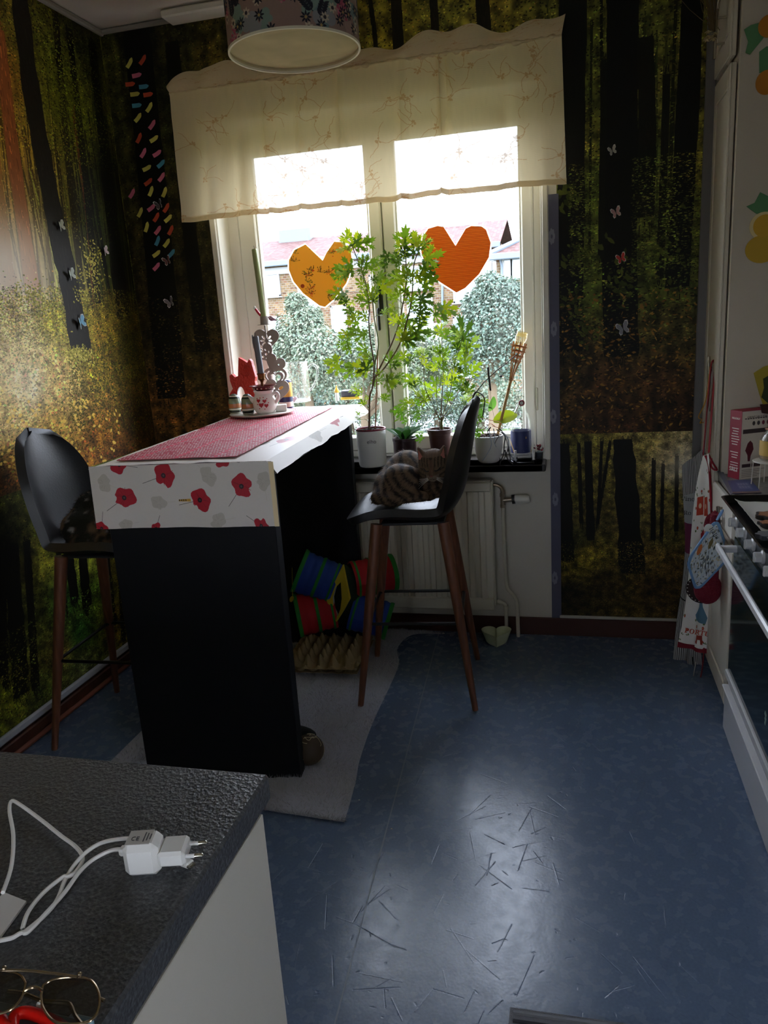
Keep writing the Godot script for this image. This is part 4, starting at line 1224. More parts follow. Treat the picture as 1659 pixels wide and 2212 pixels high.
	obj("base_ring", MB.new().tube(ring_points(0.061, 0.004, 40), 0.003, 6, false), solid, pitcher)
	obj("handle", MB.new().tube(smooth_line([Vector3(0.063, 0.158, 0.004), Vector3(0.085, 0.176, 0.006), Vector3(0.106, 0.17, 0.008), Vector3(0.114, 0.145, 0.008), Vector3(0.104, 0.105, 0.007), Vector3(0.084, 0.07, 0.005), Vector3(0.066, 0.056, 0.004)], 6), 0.0055, 10), solid, pitcher)
	var hm := mat(rgb(216, 190, 206), 0.1)
	obj("heart_seal", MB.new().extrude(heart_poly(0.034, 0.03), 0.006, Transform3D(Basis(Vector3.UP, 0.0), Vector3(0.0, 0.018, 0.066))), hm, pitcher)
	# white bottle with a yellow dropper cap, and the dark box with a yellow edge, both at the far end
	var bp: Vector3 = at.call(729, 866)
	var bot := thing("glue_bottle", "slim white bottle with a yellow pointed cap beside the dark box", "bottle", bp, 0.0)
	obj("body", MB.new().lathe([Vector2(0, 0), Vector2(0.0095, 0), Vector2(0.0095, 0.035), Vector2(0.006, 0.04), Vector2(0, 0.04)], 20), mat(rgb(230, 228, 220), 0.35), bot)
	obj("cap", MB.new().lathe([Vector2(0.0, 0.038), Vector2(0.0105, 0.0405), Vector2(0.012, 0.048), Vector2(0.0085, 0.057), Vector2(0.0035, 0.064), Vector2(0.003, 0.074), Vector2(0, 0.075)], 20), mat(rgb(206, 164, 34), 0.35), bot)
	var dp: Vector3 = at.call(757, 863)
	var box := thing("dark_box", "dark box with a yellow lower edge at the far right end of the bar", "box", dp + Vector3(0.0, 0, -0.02), BAR_TURN)
	obj("lid", MB.new().box(Vector3(0, 0.029, 0), Vector3(0.092, 0.03, 0.06), Basis.IDENTITY, 0.004), mat(rgb(30, 34, 46), 0.4), box)
	obj("tray", MB.new().box(Vector3(0, 0.007, 0), Vector3(0.096, 0.013, 0.064), Basis.IDENTITY, 0.003), mat(rgb(206, 166, 40), 0.4), box)

func ring_points(r: float, y: float, n: int) -> Array:
	var a := []
	for k in n + 1:
		a.append(Vector3(cos(TAU * k / n) * r, y, sin(TAU * k / n) * r))
	return a

# ---------- bar stools; local x is the way the sitter faces
func make_stool(label: String) -> Node3D:
	var st := thing("bar_stool", label, "bar stool", Vector3.ZERO, 0.0, "black shell bar stools")
	var leather := mat(rgb(15, 15, 18), 0.40, 0.0, 0.6)
	relief(leather, grey_tex(0.05, 33, 512, 3, FastNoiseLite.TYPE_CELLULAR), 0.035)
	triplanar(leather, 5.0)
	var prof := smooth_line([Vector2(0.232, 0.726), Vector2(0.206, 0.740), Vector2(0.13, 0.744), Vector2(0.03, 0.732), Vector2(-0.07, 0.728), Vector2(-0.138, 0.750), Vector2(-0.180, 0.80), Vector2(-0.204, 0.87), Vector2(-0.222, 0.96), Vector2(-0.240, 1.05), Vector2(-0.259, 1.148)], 6)
	var n := prof.size() - 1
	var shell := MB.new().sheet(22, 44, func(u: float, w: float) -> Vector3:
		var t := clampf(w, 0.0, 1.0) * n
		var i := mini(int(t), n - 1)
		var p: Vector2 = prof[i].lerp(prof[i + 1], t - i)
		var half := 0.205
		if w < 0.2:
			half = 0.205 * sqrt(maxf(0.0, 1.0 - pow(1.0 - w / 0.2, 2.6))) * 0.97 + 0.004
		elif w > 0.5:
			half = lerpf(0.205, 0.185, (w - 0.5) / 0.5)
			if w > 0.76:
				half *= sqrt(maxf(0.0, 1.0 - pow((w - 0.76) / 0.24, 2.6))) * 0.98 + 0.02
		var s := (1.0 - u) * 2.0 - 1.0
		var k := smoothstep(0.38, 0.66, w)
		var curl := s * s * (0.6 + 0.4 * s * s)
		return Vector3(p.x + k * 0.06 * curl * (half / 0.2), p.y + (1.0 - k) * 0.046 * curl * smoothstep(0.05, 0.32, w), s * half), 0.030)
	obj("seat_shell", shell, leather, st, 70.0)
	var pl := MB.new().box(Vector3(-0.01, 0.712, 0), Vector3(0.24, 0.012, 0.24), Basis.IDENTITY, 0.003)
	obj("mounting_plate", pl, mat(rgb(24, 24, 26), 0.5), st)
	var wood := mat(rgb(140, 88, 60), 0.45)
	var grain := noise_tex(0.02, 37, Color(0.66, 0.62, 0.6), Color(1, 1, 1), 256, 3)
	wood.albedo_texture = grain
	triplanar(wood, 3.0)
	wood.uv1_scale = Vector3(9, 0.9, 9)
	for sx in [-1, 1]:
		for sz in [-1, 1]:
			var top := Vector3(sx * 0.125, 0.716, sz * 0.125)
			var low := Vector3(sx * 0.222, 0.0, sz * 0.222)
			var lg := MB.new()
			lg.tube([low, low.lerp(top, 0.02), low.lerp(top, 0.45), low.lerp(top, 0.97), top], [0.0105, 0.0115, 0.0175, 0.0225, 0.0225], 14)
			obj("leg", lg, wood, st)
	var q := 0.178
	var pts := []
	for k in [[-1, -1], [1, -1], [1, 1], [-1, 1]]:
		var a0 := atan2(k[1], k[0])
		for j in 5:
			var a := a0 + (j - 2) * 0.39
			pts.append(Vector3(k[0] * (q - 0.03) + cos(a) * 0.03, 0.335, k[1] * (q - 0.03) + sin(a) * 0.03))
	pts.append(pts[0])
	obj("footrest", MB.new().tube(pts, 0.0062, 10, false), mat(rgb(16, 16, 17), 0.3, 0.3), st)
	return st

# ---------- bodies from joints: a smooth union of tapered capsules, meshed as surface nets
func field_mesh(bones: Array, blend: float, cell: float, paint: Callable) -> ArrayMesh:
	var lo := Vector3.ONE * 1e9
	var hi := -lo
	for b in bones:
		for k in 2:
			var p: Vector3 = b[k]
			var r: float = b[2 + k] + blend + cell * 2.0
			lo = lo.min(p - Vector3.ONE * r)
			hi = hi.max(p + Vector3.ONE * r)
	var nx := int((hi.x - lo.x) / cell) + 2
	var ny := int((hi.y - lo.y) / cell) + 2
	var nz := int((hi.z - lo.z) / cell) + 2
	var val := PackedFloat32Array()
	val.resize(nx * ny * nz)
	val.fill(9.0)
	var acc := PackedFloat32Array()
	acc.resize(nx * ny * nz)
	acc.fill(0.0)
	var kk := 1.0 / (blend * 0.5)
	# exponential smooth minimum, gathered bone by bone over the cells near each
	for b in bones:
		var a: Vector3 = b[0]
		var e: Vector3 = b[1]
		var ra: float = b[2]
		var rb: float = b[3]
		var ab := e - a
		var l2 := maxf(ab.length_squared(), 1e-9)
		var far := maxf(ra, rb) + blend * 2.2 + cell * 2.0
		var l := a.min(e) - Vector3.ONE * far
		var h := a.max(e) + Vector3.ONE * far
		for z in range(maxi(0, int((l.z - lo.z) / cell)), mini(nz - 1, int((h.z - lo.z) / cell) + 1) + 1):
			for y in range(maxi(0, int((l.y - lo.y) / cell)), mini(ny - 1, int((h.y - lo.y) / cell) + 1) + 1):
				var at := (z * ny + y) * nx
				for x in range(maxi(0, int((l.x - lo.x) / cell)), mini(nx - 1, int((h.x - lo.x) / cell) + 1) + 1):
					var p := lo + Vector3(x, y, z) * cell
					var t := clampf((p - a).dot(ab) / l2, 0.0, 1.0)
					var d := p.distance_to(a + ab * t) - lerpf(ra, rb, t)
					acc[at + x] += exp(-clampf(d * kk, -20.0, 20.0))
	for i in acc.size():
		if acc[i] > 0.0:
			val[i] = -log(acc[i]) / kk
	var where := {}
	var verts := PackedVector3Array()
	var cols := PackedColorArray()
	var idx := PackedInt32Array()
	var step := [1, nx, nx * ny]
	for z in nz - 1:
		for y in ny - 1:
			var row := (z * ny + y) * nx
			for x in nx - 1:
				var i := row + x
				var s0 := val[i] < 0.0
				if s0 == (val[i + 1] < 0.0) and s0 == (val[i + nx] < 0.0) and s0 == (val[i + nx + 1] < 0.0) and s0 == (val[i + nx * ny] < 0.0) and s0 == (val[i + nx * ny + 1] < 0.0) and s0 == (val[i + nx * ny + nx] < 0.0) and s0 == (val[i + nx * ny + nx + 1] < 0.0):
					continue
				var sum := Vector3.ZERO
				var n := 0
				for c in 8:
					for ax in 3:
						if c & (1 << ax):
							continue
						var d := c | (1 << ax)
						var ia: int = i + (c & 1) + (nx if c & 2 else 0) + (nx * ny if c & 4 else 0)
						var ib: int = ia + step[ax]
						var va := val[ia]
						var vb := val[ib]
						if (va < 0.0) != (vb < 0.0):
							var q := Vector3(x + (c & 1), y + ((c >> 1) & 1), z + ((c >> 2) & 1))
							q[ax] += va / (va - vb)
							sum += q
							n += 1
				where[i] = verts.size()
				verts.push_back(lo + sum / n * cell)
	for i in where:
		var x: int = i % nx
		var y: int = (i / nx) % ny
		var z: int = i / (nx * ny)
		for ax in 3:
			var b1: int = step[(ax + 1) % 3]
			var b2: int = step[(ax + 2) % 3]
			var inside := val[i] < 0.0
			if inside == (val[i + step[ax]] < 0.0):
				continue
			if not (where.has(i - b1) and where.has(i - b2) and where.has(i - b1 - b2)):
				continue
			var q := [where[i], where[i - b1], where[i - b1 - b2], where[i - b2]]
			if inside:
				idx.append_array(PackedInt32Array([q[0], q[2], q[1], q[0], q[3], q[2]]))
			else:
				idx.append_array(PackedInt32Array([q[0], q[1], q[2], q[0], q[2], q[3]]))
	var nrm := PackedVector3Array()
	nrm.resize(verts.size())
	for k in range(0, idx.size(), 3):
		var c := (verts[idx[k + 2]] - verts[idx[k]]).cross(verts[idx[k + 1]] - verts[idx[k]])
		for j in 3:
			nrm[idx[k + j]] += c
	for k in nrm.size():
		nrm[k] = nrm[k].normalized()
	cols.resize(verts.size())
	for k in verts.size():
		cols[k] = paint.call(verts[k], nrm[k])
	var arr := []
	arr.resize(Mesh.ARRAY_MAX)
	arr[Mesh.ARRAY_VERTEX] = verts
	arr[Mesh.ARRAY_NORMAL] = nrm
	arr[Mesh.ARRAY_COLOR] = cols
	arr[Mesh.ARRAY_INDEX] = idx
	var m := ArrayMesh.new()
	m.add_surface_from_arrays(Mesh.PRIMITIVE_TRIANGLES, arr)
	return m

func joined(parts: Array) -> ArrayMesh:
	var verts := PackedVector3Array()
	var nrm := PackedVector3Array()
	var cols := PackedColorArray()
	var idx := PackedInt32Array()
	for m in parts:
		var a: Array = m.surface_get_arrays(0)
		var from := verts.size()
		verts.append_array(a[Mesh.ARRAY_VERTEX])
		nrm.append_array(a[Mesh.ARRAY_NORMAL])
		cols.append_array(a[Mesh.ARRAY_COLOR])
		if a[Mesh.ARRAY_INDEX] == null:
			for k in a[Mesh.ARRAY_VERTEX].size():
				idx.push_back(from + k)
		else:
			for k in a[Mesh.ARRAY_INDEX]:
				idx.push_back(from + k)
	var arr := []
	arr.resize(Mesh.ARRAY_MAX)
	arr[Mesh.ARRAY_VERTEX] = verts
	arr[Mesh.ARRAY_NORMAL] = nrm
	arr[Mesh.ARRAY_COLOR] = cols
	arr[Mesh.ARRAY_INDEX] = idx
	var m := ArrayMesh.new()
	m.add_surface_from_arrays(Mesh.PRIMITIVE_TRIANGLES, arr)
	return m

func hair_blade() -> ArrayMesh:
	var b := MB.new()
	b.tri(Vector3(-0.5, 0, 0), Vector3(0.5, 0, 0), Vector3(0.0, 1, 0.35))
	return b.mesh(10.0)

# short hairs laid along a coat: count, length and how flat they lie
func coat(parent: Node3D, m: ArrayMesh, count: int, length: float, width: float, lay: Vector3, flat: float, material: Material, seed_no: int) -> void:
	rng.seed = seed_no
	var a := m.surface_get_arrays(0)
	var vs: PackedVector3Array = a[Mesh.ARRAY_VERTEX]
	var ns: PackedVector3Array = a[Mesh.ARRAY_NORMAL]
	var cs: PackedColorArray = a[Mesh.ARRAY_COLOR]
	var ix: PackedInt32Array = a[Mesh.ARRAY_INDEX]
	var where := []
	var tints := []
	for k in count:
		var t := (rng.randi() % (ix.size() / 3)) * 3
		var u := rng.randf()
		var w := rng.randf() * (1.0 - u)
		var p := vs[ix[t]] + (vs[ix[t + 1]] - vs[ix[t]]) * u + (vs[ix[t + 2]] - vs[ix[t]]) * w
		var n := ns[ix[t]]
		var along := (lay - n * lay.dot(n))
		along = (along.normalized() if along.length() > 0.05 else n.cross(Vector3(1, 0.3, 0.2)).normalized())
		var dirv := (along * flat + n * (1.0 - flat) + Vector3(rng.randfn(), rng.randfn(), rng.randfn()) * 0.13).normalized()
		var side := dirv.cross(n).normalized()
		var bs := Basis(side * width, dirv * length * rng.randf_range(0.6, 1.25), side.cross(dirv) * length)
		where.append(Transform3D(bs, p - n * 0.001))
		var kx := rng.randf_range(0.6, 1.7)
		tints.append(Color(cs[ix[t]].r * kx, cs[ix[t]].g * kx, cs[ix[t]].b * kx))
	stuff("fur", hair_blade(), material, where, tints, parent)

func fur_material() -> StandardMaterial3D:
	var m := mat(Color.WHITE, 0.75, 0.0, 0.3)
	m.vertex_color_use_as_albedo = true
	return m

func build_tabby(seat: Vector3) -> void:
	var cat := thing("tabby_cat", "brown tabby cat lying curled with closed eyes on the stool under the window", "cat", Vector3(0, seat.y, 0))
	cat.position = Vector3.ZERO
	var y := seat.y
	var P := func(px: float, py: float, z: float) -> Vector3: return at_z(px, py, z)
	var hc: Vector3 = P.call(937, 1008, 0.60)
	var rump: Vector3 = P.call(846, 1050, 0.55)
	var mid: Vector3 = P.call(880, 1020, 0.50)
	var shoulder: Vector3 = P.call(922, 1030, 0.54)
	var thigh: Vector3 = P.call(862, 1036, 0.625)
	var knee: Vector3 = P.call(882, 1030, 0.655)
	var bones := [
		[rump, mid, 0.068, 0.078], [mid, shoulder, 0.078, 0.06], [shoulder, hc + Vector3(0.01, -0.02, -0.03), 0.058, 0.046],
		[rump + Vector3(0.01, -0.02, 0.02), thigh, 0.055, 0.05], [thigh, knee, 0.047, 0.034], [thigh, P.call(848, 1062, 0.64), 0.045, 0.036],
		[knee, P.call(884, 1062, 0.67), 0.032, 0.02], [P.call(884, 1064, 0.67), P.call(918, 1072, 0.69), 0.018, 0.014],
		[shoulder + Vector3(0, -0.03, 0.02), P.call(925, 1064, 0.60), 0.04, 0.026], [P.call(925, 1064, 0.61), P.call(952, 1060, 0.64), 0.024, 0.016], [P.call(950, 1061, 0.64), P.call(961, 1062, 0.655), 0.0165, 0.0155],
		[shoulder + Vector3(0.02, -0.03, 0.0), P.call(958, 1052, 0.59), 0.034, 0.02], [P.call(956, 1053, 0.59), P.call(972, 1056, 0.61), 0.018, 0.014],
		[P.call(822, 1068, 0.56), P.call(815, 1076, 0.63), 0.021, 0.018], [P.call(815, 1076, 0.63), P.call(850, 1080, 0.70), 0.018, 0.016], [P.call(850, 1080, 0.70), P.call(912, 1077, 0.715), 0.016, 0.0105],
	]
	var swirl := noise(9.0, 77, 2)
	var paint_body := func(p: Vector3, n: Vector3) -> Color:
		var along := (p - rump).dot((shoulder - rump).normalized())
		var wv := sin((along * 1.0 + (p.y - y) * 0.5) * 165.0 + swirl.get_noise_3d(p.x, p.y, p.z) * 4.0)
		var k := smoothstep(-0.1, 0.55, wv)
		var base := Color(0.125, 0.082, 0.048).lerp(Color(0.014, 0.011, 0.009), k)
		var low := smoothstep(0.07, 0.0, p.y - y) * 0.3
		return base.lerp(Color(0.15, 0.10, 0.06), low * (1.0 - k))
	var body := field_mesh(bones, 0.022, 0.0085, paint_body)
	# head: its own finer grid, facing the room and tilted a little down
	var F := Basis.from_euler(Vector3(0.22, -0.02, 0.06))
	var hb := func(x: float, yy: float, z: float) -> Vector3: return hc + F * Vector3(x, yy, z)
	var head := [
		[hb.call(-0.012, 0.006, -0.012), hb.call(0.012, 0.006, -0.012), 0.046, 0.046], [hb.call(-0.032, -0.016, 0.006), hb.call(0.032, -0.016, 0.006), 0.029, 0.029],
		[hb.call(0, -0.012, 0.022), hb.call(0, -0.016, 0.040), 0.027, 0.017], [hb.call(-0.010, -0.024, 0.040), hb.call(0.010, -0.024, 0.040), 0.0125, 0.0125], [hb.call(0, -0.035, 0.026), hb.call(0, -0.036, 0.034), 0.013, 0.009],
		[hb.call(0, 0.012, 0.024), hb.call(0, -0.008, 0.045), 0.014, 0.009],
		[hb.call(-0.036, 0.026, -0.008), hb.call(-0.050, 0.078, -0.006), 0.020, 0.0025], [hb.call(0.036, 0.026, -0.008), hb.call(0.050, 0.078, -0.006), 0.020, 0.0025], [hb.call(0, 0.014, -0.012), hb.call(0, 0.016, -0.012), 0.048, 0.048],
		[hb.call(-0.022, 0.036, -0.008), hb.call(-0.047, 0.074, -0.006), 0.012, 0.0025], [hb.call(0.022, 0.036, -0.008), hb.call(0.047, 0.074, -0.006), 0.012, 0.0025],
	]
	var paint_head := func(p: Vector3, n: Vector3) -> Color:
		var q: Vector3 = F.inverse() * (p - hc)
		var c := Color(0.115, 0.076, 0.046)
		var dark := Color(0.024, 0.018, 0.014)
		if q.y > 0.008:
			var s := sin(absf(q.x) * 560.0 - q.y * 40.0 + 1.2)
			c = c.lerp(dark, smoothstep(0.0, 0.6, s) * smoothstep(0.006, 0.02, q.y) * 0.9)
		elif absf(q.x) > 0.024:
			var s := sin((q.y - absf(q.x) * 0.5) * 340.0)
			c = c.lerp(dark, smoothstep(0.2, 0.7, s) * 0.8)
		if q.z > 0.030 and q.y < -0.012 and absf(q.x) < 0.024:
			c = c.lerp(Color(0.20, 0.15, 0.11), 0.75)
		if q.z > 0.030 and absf(q.x) < 0.009 and q.y > -0.014:
			c = c.lerp(Color(0.10, 0.055, 0.036), 0.8)
		if q.y > 0.046:
			c = c.lerp(Color(0.17, 0.11, 0.08), 0.6)
		return c
	var hm := field_mesh(head, 0.007, 0.004, paint_head)
	var fm := fur_material()
	var whole := joined([body, hm])
	obj("body", whole, fm, cat)
	# inner ears, closed eyes, nose and whiskers
	var pink := mat(rgb(168, 100, 84), 0.6)
	pink.backlight_enabled = true
	pink.backlight = Color(0.5, 0.22, 0.16)
	for s in [-1, 1]:
		var e := MB.new()
		e.tri(hb.call(s * 0.030, 0.040, 0.012), hb.call(s * 0.050, 0.036, 0.011), hb.call(s * 0.0485, 0.073, 0.0005))
		obj("inner_ear", e, pink, cat)
		var lid := []
		for k in 9:
			var t := k / 8.0
			lid.append(hb.call(s * (0.011 + 0.022 * t), 0.004 - 0.0055 * sin(t * PI) + 0.006 * t, 0.0475 - 0.016 * t * t - 0.0005 * k))
		obj("closed_eye", MB.new().tube(lid, 0.0022, 6), mat(rgb(14, 10, 8), 0.6), cat)
	obj("nose", MB.new().ball(hb.call(0, -0.0135, 0.0555), Vector3(0.0058, 0.0038, 0.0035), 12, 8), mat(rgb(120, 58, 48), 0.5), cat)
	var mouth := MB.new()
	mouth.tube(smooth_line([hb.call(-0.012, -0.027, 0.0525), hb.call(-0.004, -0.0275, 0.0555), hb.call(0, -0.022, 0.0555), hb.call(0.004, -0.0275, 0.0555), hb.call(0.012, -0.027, 0.0525)], 4), 0.0009, 5)
	obj("mouth", mouth, mat(rgb(30, 18, 14), 0.7), cat)
	var wm := mat(rgb(214, 208, 198), 0.4)
	for s in [-1, 1]:
		for k in 5:
			var st: Vector3 = hb.call(s * 0.014, -0.022 - 0.002 * k, 0.05)
			obj("whisker", MB.new().tube(smooth_line([st, hb.call(s * 0.042, -0.024 - 0.006 * k, 0.056), hb.call(s * (0.068 + 0.004 * (k % 2)), -0.03 - 0.011 * k, 0.05)], 4), [0.0006, 0.00025], 4), wm, cat)
	coat(cat, body, 9000, 0.0125, 0.0011, Vector3(-0.75, -0.55, 0.1), 0.72, fm, 201)
	coat(cat, hm, 3200, 0.0055, 0.0008, Vector3(0.0, -0.4, -0.6), 0.7, fm, 202)

func build_dark_cat(seat: Vector3) -> void:
	var cat := thing("dark_cat", "dark tortoiseshell cat curled up on the stool at the far left of the bar", "cat", Vector3.ZERO)
	var c := seat
	var bones := [
		[c + Vector3(-0.06, 0.085, -0.03), c + Vector3(0.06, 0.10, -0.02), 0.078, 0.085], [c + Vector3(0.06, 0.10, -0.02), c + Vector3(0.15, 0.08, 0.03), 0.08, 0.062],
		[c + Vector3(-0.06, 0.08, 0.0), c + Vector3(-0.08, 0.055, 0.08), 0.07, 0.05], [c + Vector3(-0.06, 0.055, 0.09), c + Vector3(0.03, 0.05, 0.11), 0.052, 0.045],
		[c + Vector3(0.0, 0.06, 0.06), c + Vector3(0.06, 0.055, 0.10), 0.06, 0.045],
		[c + Vector3(0.15, 0.075, 0.04), c + Vector3(0.185, 0.07, 0.09), 0.05, 0.046], [c + Vector3(0.172, 0.105, 0.075), c + Vector3(0.168, 0.135, 0.07), 0.018, 0.004], [c + Vector3(0.205, 0.10, 0.07), c + Vector3(0.215, 0.132, 0.065), 0.018, 0.004],
		[c + Vector3(0.185, 0.06, 0.10), c + Vector3(0.19, 0.055, 0.125), 0.028, 0.02],
		[c + Vector3(-0.04, 0.022, 0.14), c + Vector3(0.06, 0.022, 0.155), 0.022, 0.021], [c + Vector3(0.06, 0.022, 0.155), c + Vector3(0.17, 0.026, 0.135), 0.021, 0.017],
		[c + Vector3(-0.1, 0.03, 0.06), c + Vector3(-0.04, 0.022, 0.14), 0.03, 0.022],
	]
	var sp := noise(16.0, 88, 3)
	var paint := func(p: Vector3, n: Vector3) -> Color:
		var k := sp.get_noise_3d(p.x, p.y, p.z)
		return Color(0.014, 0.012, 0.011).lerp(Color(0.12, 0.075, 0.04), smoothstep(0.1, 0.5, k)).lerp(Color(0.20, 0.19, 0.18), smoothstep(0.32, 0.6, sp.get_noise_3d(p.x + 4.0, p.y, p.z)))
	var m := field_mesh(bones, 0.02, 0.009, paint)
	var fm := fur_material()
	obj("body", m, fm, cat)
	var f := c + Vector3(0.192, 0.062, 0.14)
	obj("nose", MB.new().ball(f + Vector3(0, 0.0, 0.004), Vector3(0.005, 0.0035, 0.003), 10, 6), mat(rgb(60, 36, 34), 0.5), cat)
	for s in [-1, 1]:
		obj("closed_eye", MB.new().tube([f + Vector3(s * 0.011, 0.022, -0.006), f + Vector3(s * 0.018, 0.019, -0.008), f + Vector3(s * 0.026, 0.022, -0.016)], 0.0015, 6), mat(rgb(10, 8, 8), 0.6), cat)
	coat(cat, m, 6000, 0.014, 0.0012, Vector3(0.6, -0.6, 0.2), 0.72, fm, 203)

func build_stools() -> void:
	var a := make_stool("black shell bar stool with wooden legs right of the bar, under the tabby cat")
	a.position = Vector3(-0.612, 0, 0.545)
	a.rotation.y = PI + 0.10
	var b := copy_of(a, "black shell bar stool against the left wall, half behind the bar's front panel", Vector3(-1.655, 0, 0.985), 0.05)
	build_tabby(Vector3(-0.62, 0.757, 0.55))
	build_dark_cat(Vector3(-1.64, 0.757, 1.0))

# ---------- window sill: plants and what stands among them
const SILL := 0.8255

func lobed_leaf(seed_no: int) -> ArrayMesh:
	var r := RandomNumberGenerator.new()
	r.seed = seed_no
	var pts := PackedVector2Array([Vector2(0, 0)])
	var wide := 16.5
	var lobes := [[-120.0, 0.46], [-78.0, 0.66], [-38.0, 0.88], [0.0, 1.0], [38.0, 0.88], [78.0, 0.66], [120.0, 0.46]]
	if seed_no % 2 == 0:
		lobes = [[-106.0, 0.55], [-52.0, 0.84], [0.0, 1.05], [52.0, 0.84], [106.0, 0.55]]
		wide = 21.0
	for l in lobes:
		var a: float = l[0]
		var s: float = l[1] * r.randf_range(0.9, 1.08)
		for k in [[-0.98, 0.22], [-0.50, 0.36], [-0.97, 0.64], [-0.56, 0.60], [-0.66, 0.86], [-0.26, 0.76], [0.0, 1.0], [0.26, 0.76], [0.66, 0.88], [0.56, 0.60], [0.97, 0.62], [0.50, 0.36], [0.98, 0.22]]:
			var t := deg_to_rad(90.0 - (a + k[0] * wide * r.randf_range(0.94, 1.06)))
			pts.push_back(Vector2(cos(t), sin(t)) * s * k[1] * 0.62 + Vector2(0, 0.12))
	var idx := Geometry2D.triangulate_polygon(pts)
	var lift := func(p: Vector2) -> Vector3:
		var a := rad_to_deg(atan2(p.x, p.y - 0.12))
		var near := 180.0
		for l in lobes:
			near = minf(near, absf(a - l[0]))
		return Vector3(p.x, p.y, -0.16 * p.length_squared() + 0.0035 * minf(near, 18.0) * p.length())
	var b := MB.new()
	for k in range(0, idx.size(), 3):
		var a: Vector3 = lift.call(pts[idx[k]])
		var c: Vector3 = lift.call(pts[idx[k + 1]])
		var d: Vector3 = lift.call(pts[idx[k + 2]])
		if (c - a).cross(d - a).z < 0.0:
			b.tri(a, d, c)
		else:
			b.tri(a, c, d)
	return b.mesh(60.0)

func green(c: Color, glow: Color) -> StandardMaterial3D:
	var m := mat(c, 0.55, 0.0, 0.3)
	m.backlight_enabled = true
	m.backlight = glow
	return m

func oval_leaf(l: float, w: float, bend: float, twist := 0.0) -> MB:
	return MB.new().grid(8, 14, func(u: float, v: float) -> Vector3:
		var s := (u - 0.5) * 2.0
		var half := w * 0.5 * pow(sin(PI * clampf(v * 0.94 + 0.04, 0.0, 1.0)), 0.75)
		var a := bend * v
		return Vector3(s * half * cos(twist * v), l * (sin(a) / maxf(bend, 0.01) if bend > 0.01 else v), -l * (1.0 - cos(a)) / maxf(bend, 0.01) + absf(s) * half * 0.28))

func put_leaf(parent: Node3D, mesh: Mesh, m: Material, base: Vector3, tip: Vector3, facing: Vector3, size: float, called := "leaf") -> void:
	var y := tip.normalized()
	var x := y.cross(facing).normalized()
	var z := x.cross(y)
	var o := obj(called, mesh, m, parent)
	o.transform = Transform3D(Basis(x * size, y * size, z * size), base)

func nearest_on(lines: Array, p: Vector3) -> Vector3:
	var best := Vector3.ZERO
	var d := 1e9
	for l in lines:
		for q in l:
			var k: float = q.distance_to(p + Vector3(0, -0.02, 0))
			if k < d:
				d = k
				best = q
	return best

func geranium(o: Node3D, where: Vector3, stems: Array, leaves: Array, depth: float, spread: float, seed_no: int, stem_r: float) -> void:
	rng.seed = seed_no
	var forms := []
	for k in 6:
		forms.append(lobed_leaf(seed_no + k))
	var mats := [green(rgb(98, 122, 32), Color(0.42, 0.50, 0.08)), green(rgb(82, 108, 32), Color(0.30, 0.40, 0.07)), green(rgb(64, 88, 34), Color(0.17, 0.25, 0.05)), green(rgb(112, 132, 30), Color(0.56, 0.60, 0.09))]
	var bark := mat(rgb(96, 70, 44), 0.7)
	var young := mat(rgb(112, 128, 62), 0.6)
	var P := func(x: float, y: float, dz: float) -> Vector3: return at_z(680.0 + x * 0.229, 480.0 + y * 0.229, depth + dz) - where
	var lines := []
	var n := 0
	for s in stems:
		var pts := []
		var kz := rng.randf_range(-spread, spread) * 0.5
		for i in s.size():
			pts.append(P.call(s[i][0], s[i][1], kz * float(i) / s.size()))
		pts = smooth_line(pts, 4)
		lines.append(pts)
		obj("stem", MB.new().tube(pts, [stem_r * (1.0 if n == 0 else 0.66), stem_r * 0.35], 8), bark if n < 4 else young, o)
		n += 1
	var all := leaves.duplicate()
	for l in leaves:
		for again in 2:
			all.append([l[0] + rng.randf_range(-70, 70), l[1] + rng.randf_range(-60, 60), l[2] * rng.randf_range(0.5, 0.85)])
	for l in all:
		var c: Vector3 = P.call(l[0], l[1], rng.randf_range(-spread, spread))
		var size: float = l[2] * 0.229 / 520.0 * 3.4
		var root := nearest_on(lines, c)
		var away := (c - root)
		away = Vector3(away.x, away.y * 0.5 + 0.01, away.z * 0.6).normalized()
		var face := Vector3(rng.randf_range(-0.6, 0.6), rng.randf_range(-0.1, 0.9), rng.randf_range(0.35, 1.0) * (1.0 if rng.randf() < 0.75 else -0.6)).normalized()
		var tip := (away + Vector3(rng.randf_range(-0.3, 0.3), rng.randf_range(-0.2, 0.25), rng.randf_range(-0.3, 0.3))).normalized()
		if absf(tip.dot(face)) > 0.85:
			face = Vector3(0.2, 0.3, 1.0).normalized()
		var base := c - tip * size * 0.35
		put_leaf(o, forms[rng.randi() % 6], mats[[0, 0, 1, 1, 2, 3][rng.randi() % 6]], base, tip, face, size)
		if root.distance_to(base) > 0.008:
			var m := root.lerp(base, 0.5) + Vector3(0, 0.006, 0)
			obj("leaf_stalk", MB.new().tube([root, m, base], [0.0011, 0.0008], 5), young, o)

func soil_mesh(r: float, seed_no: int) -> MB:
	var nz := noise(60.0, seed_no, 3)
	return MB.new().grid(14, 28, func(u: float, v: float) -> Vector3:
		var a := v * TAU
		var rr := u * r
		return Vector3(cos(a) * rr, 0.006 * (1.0 - u) + 0.012 * nz.get_noise_2d(cos(a) * rr * 1.0, sin(a) * rr) * (1.0 - u * 0.5), sin(a) * rr), true)

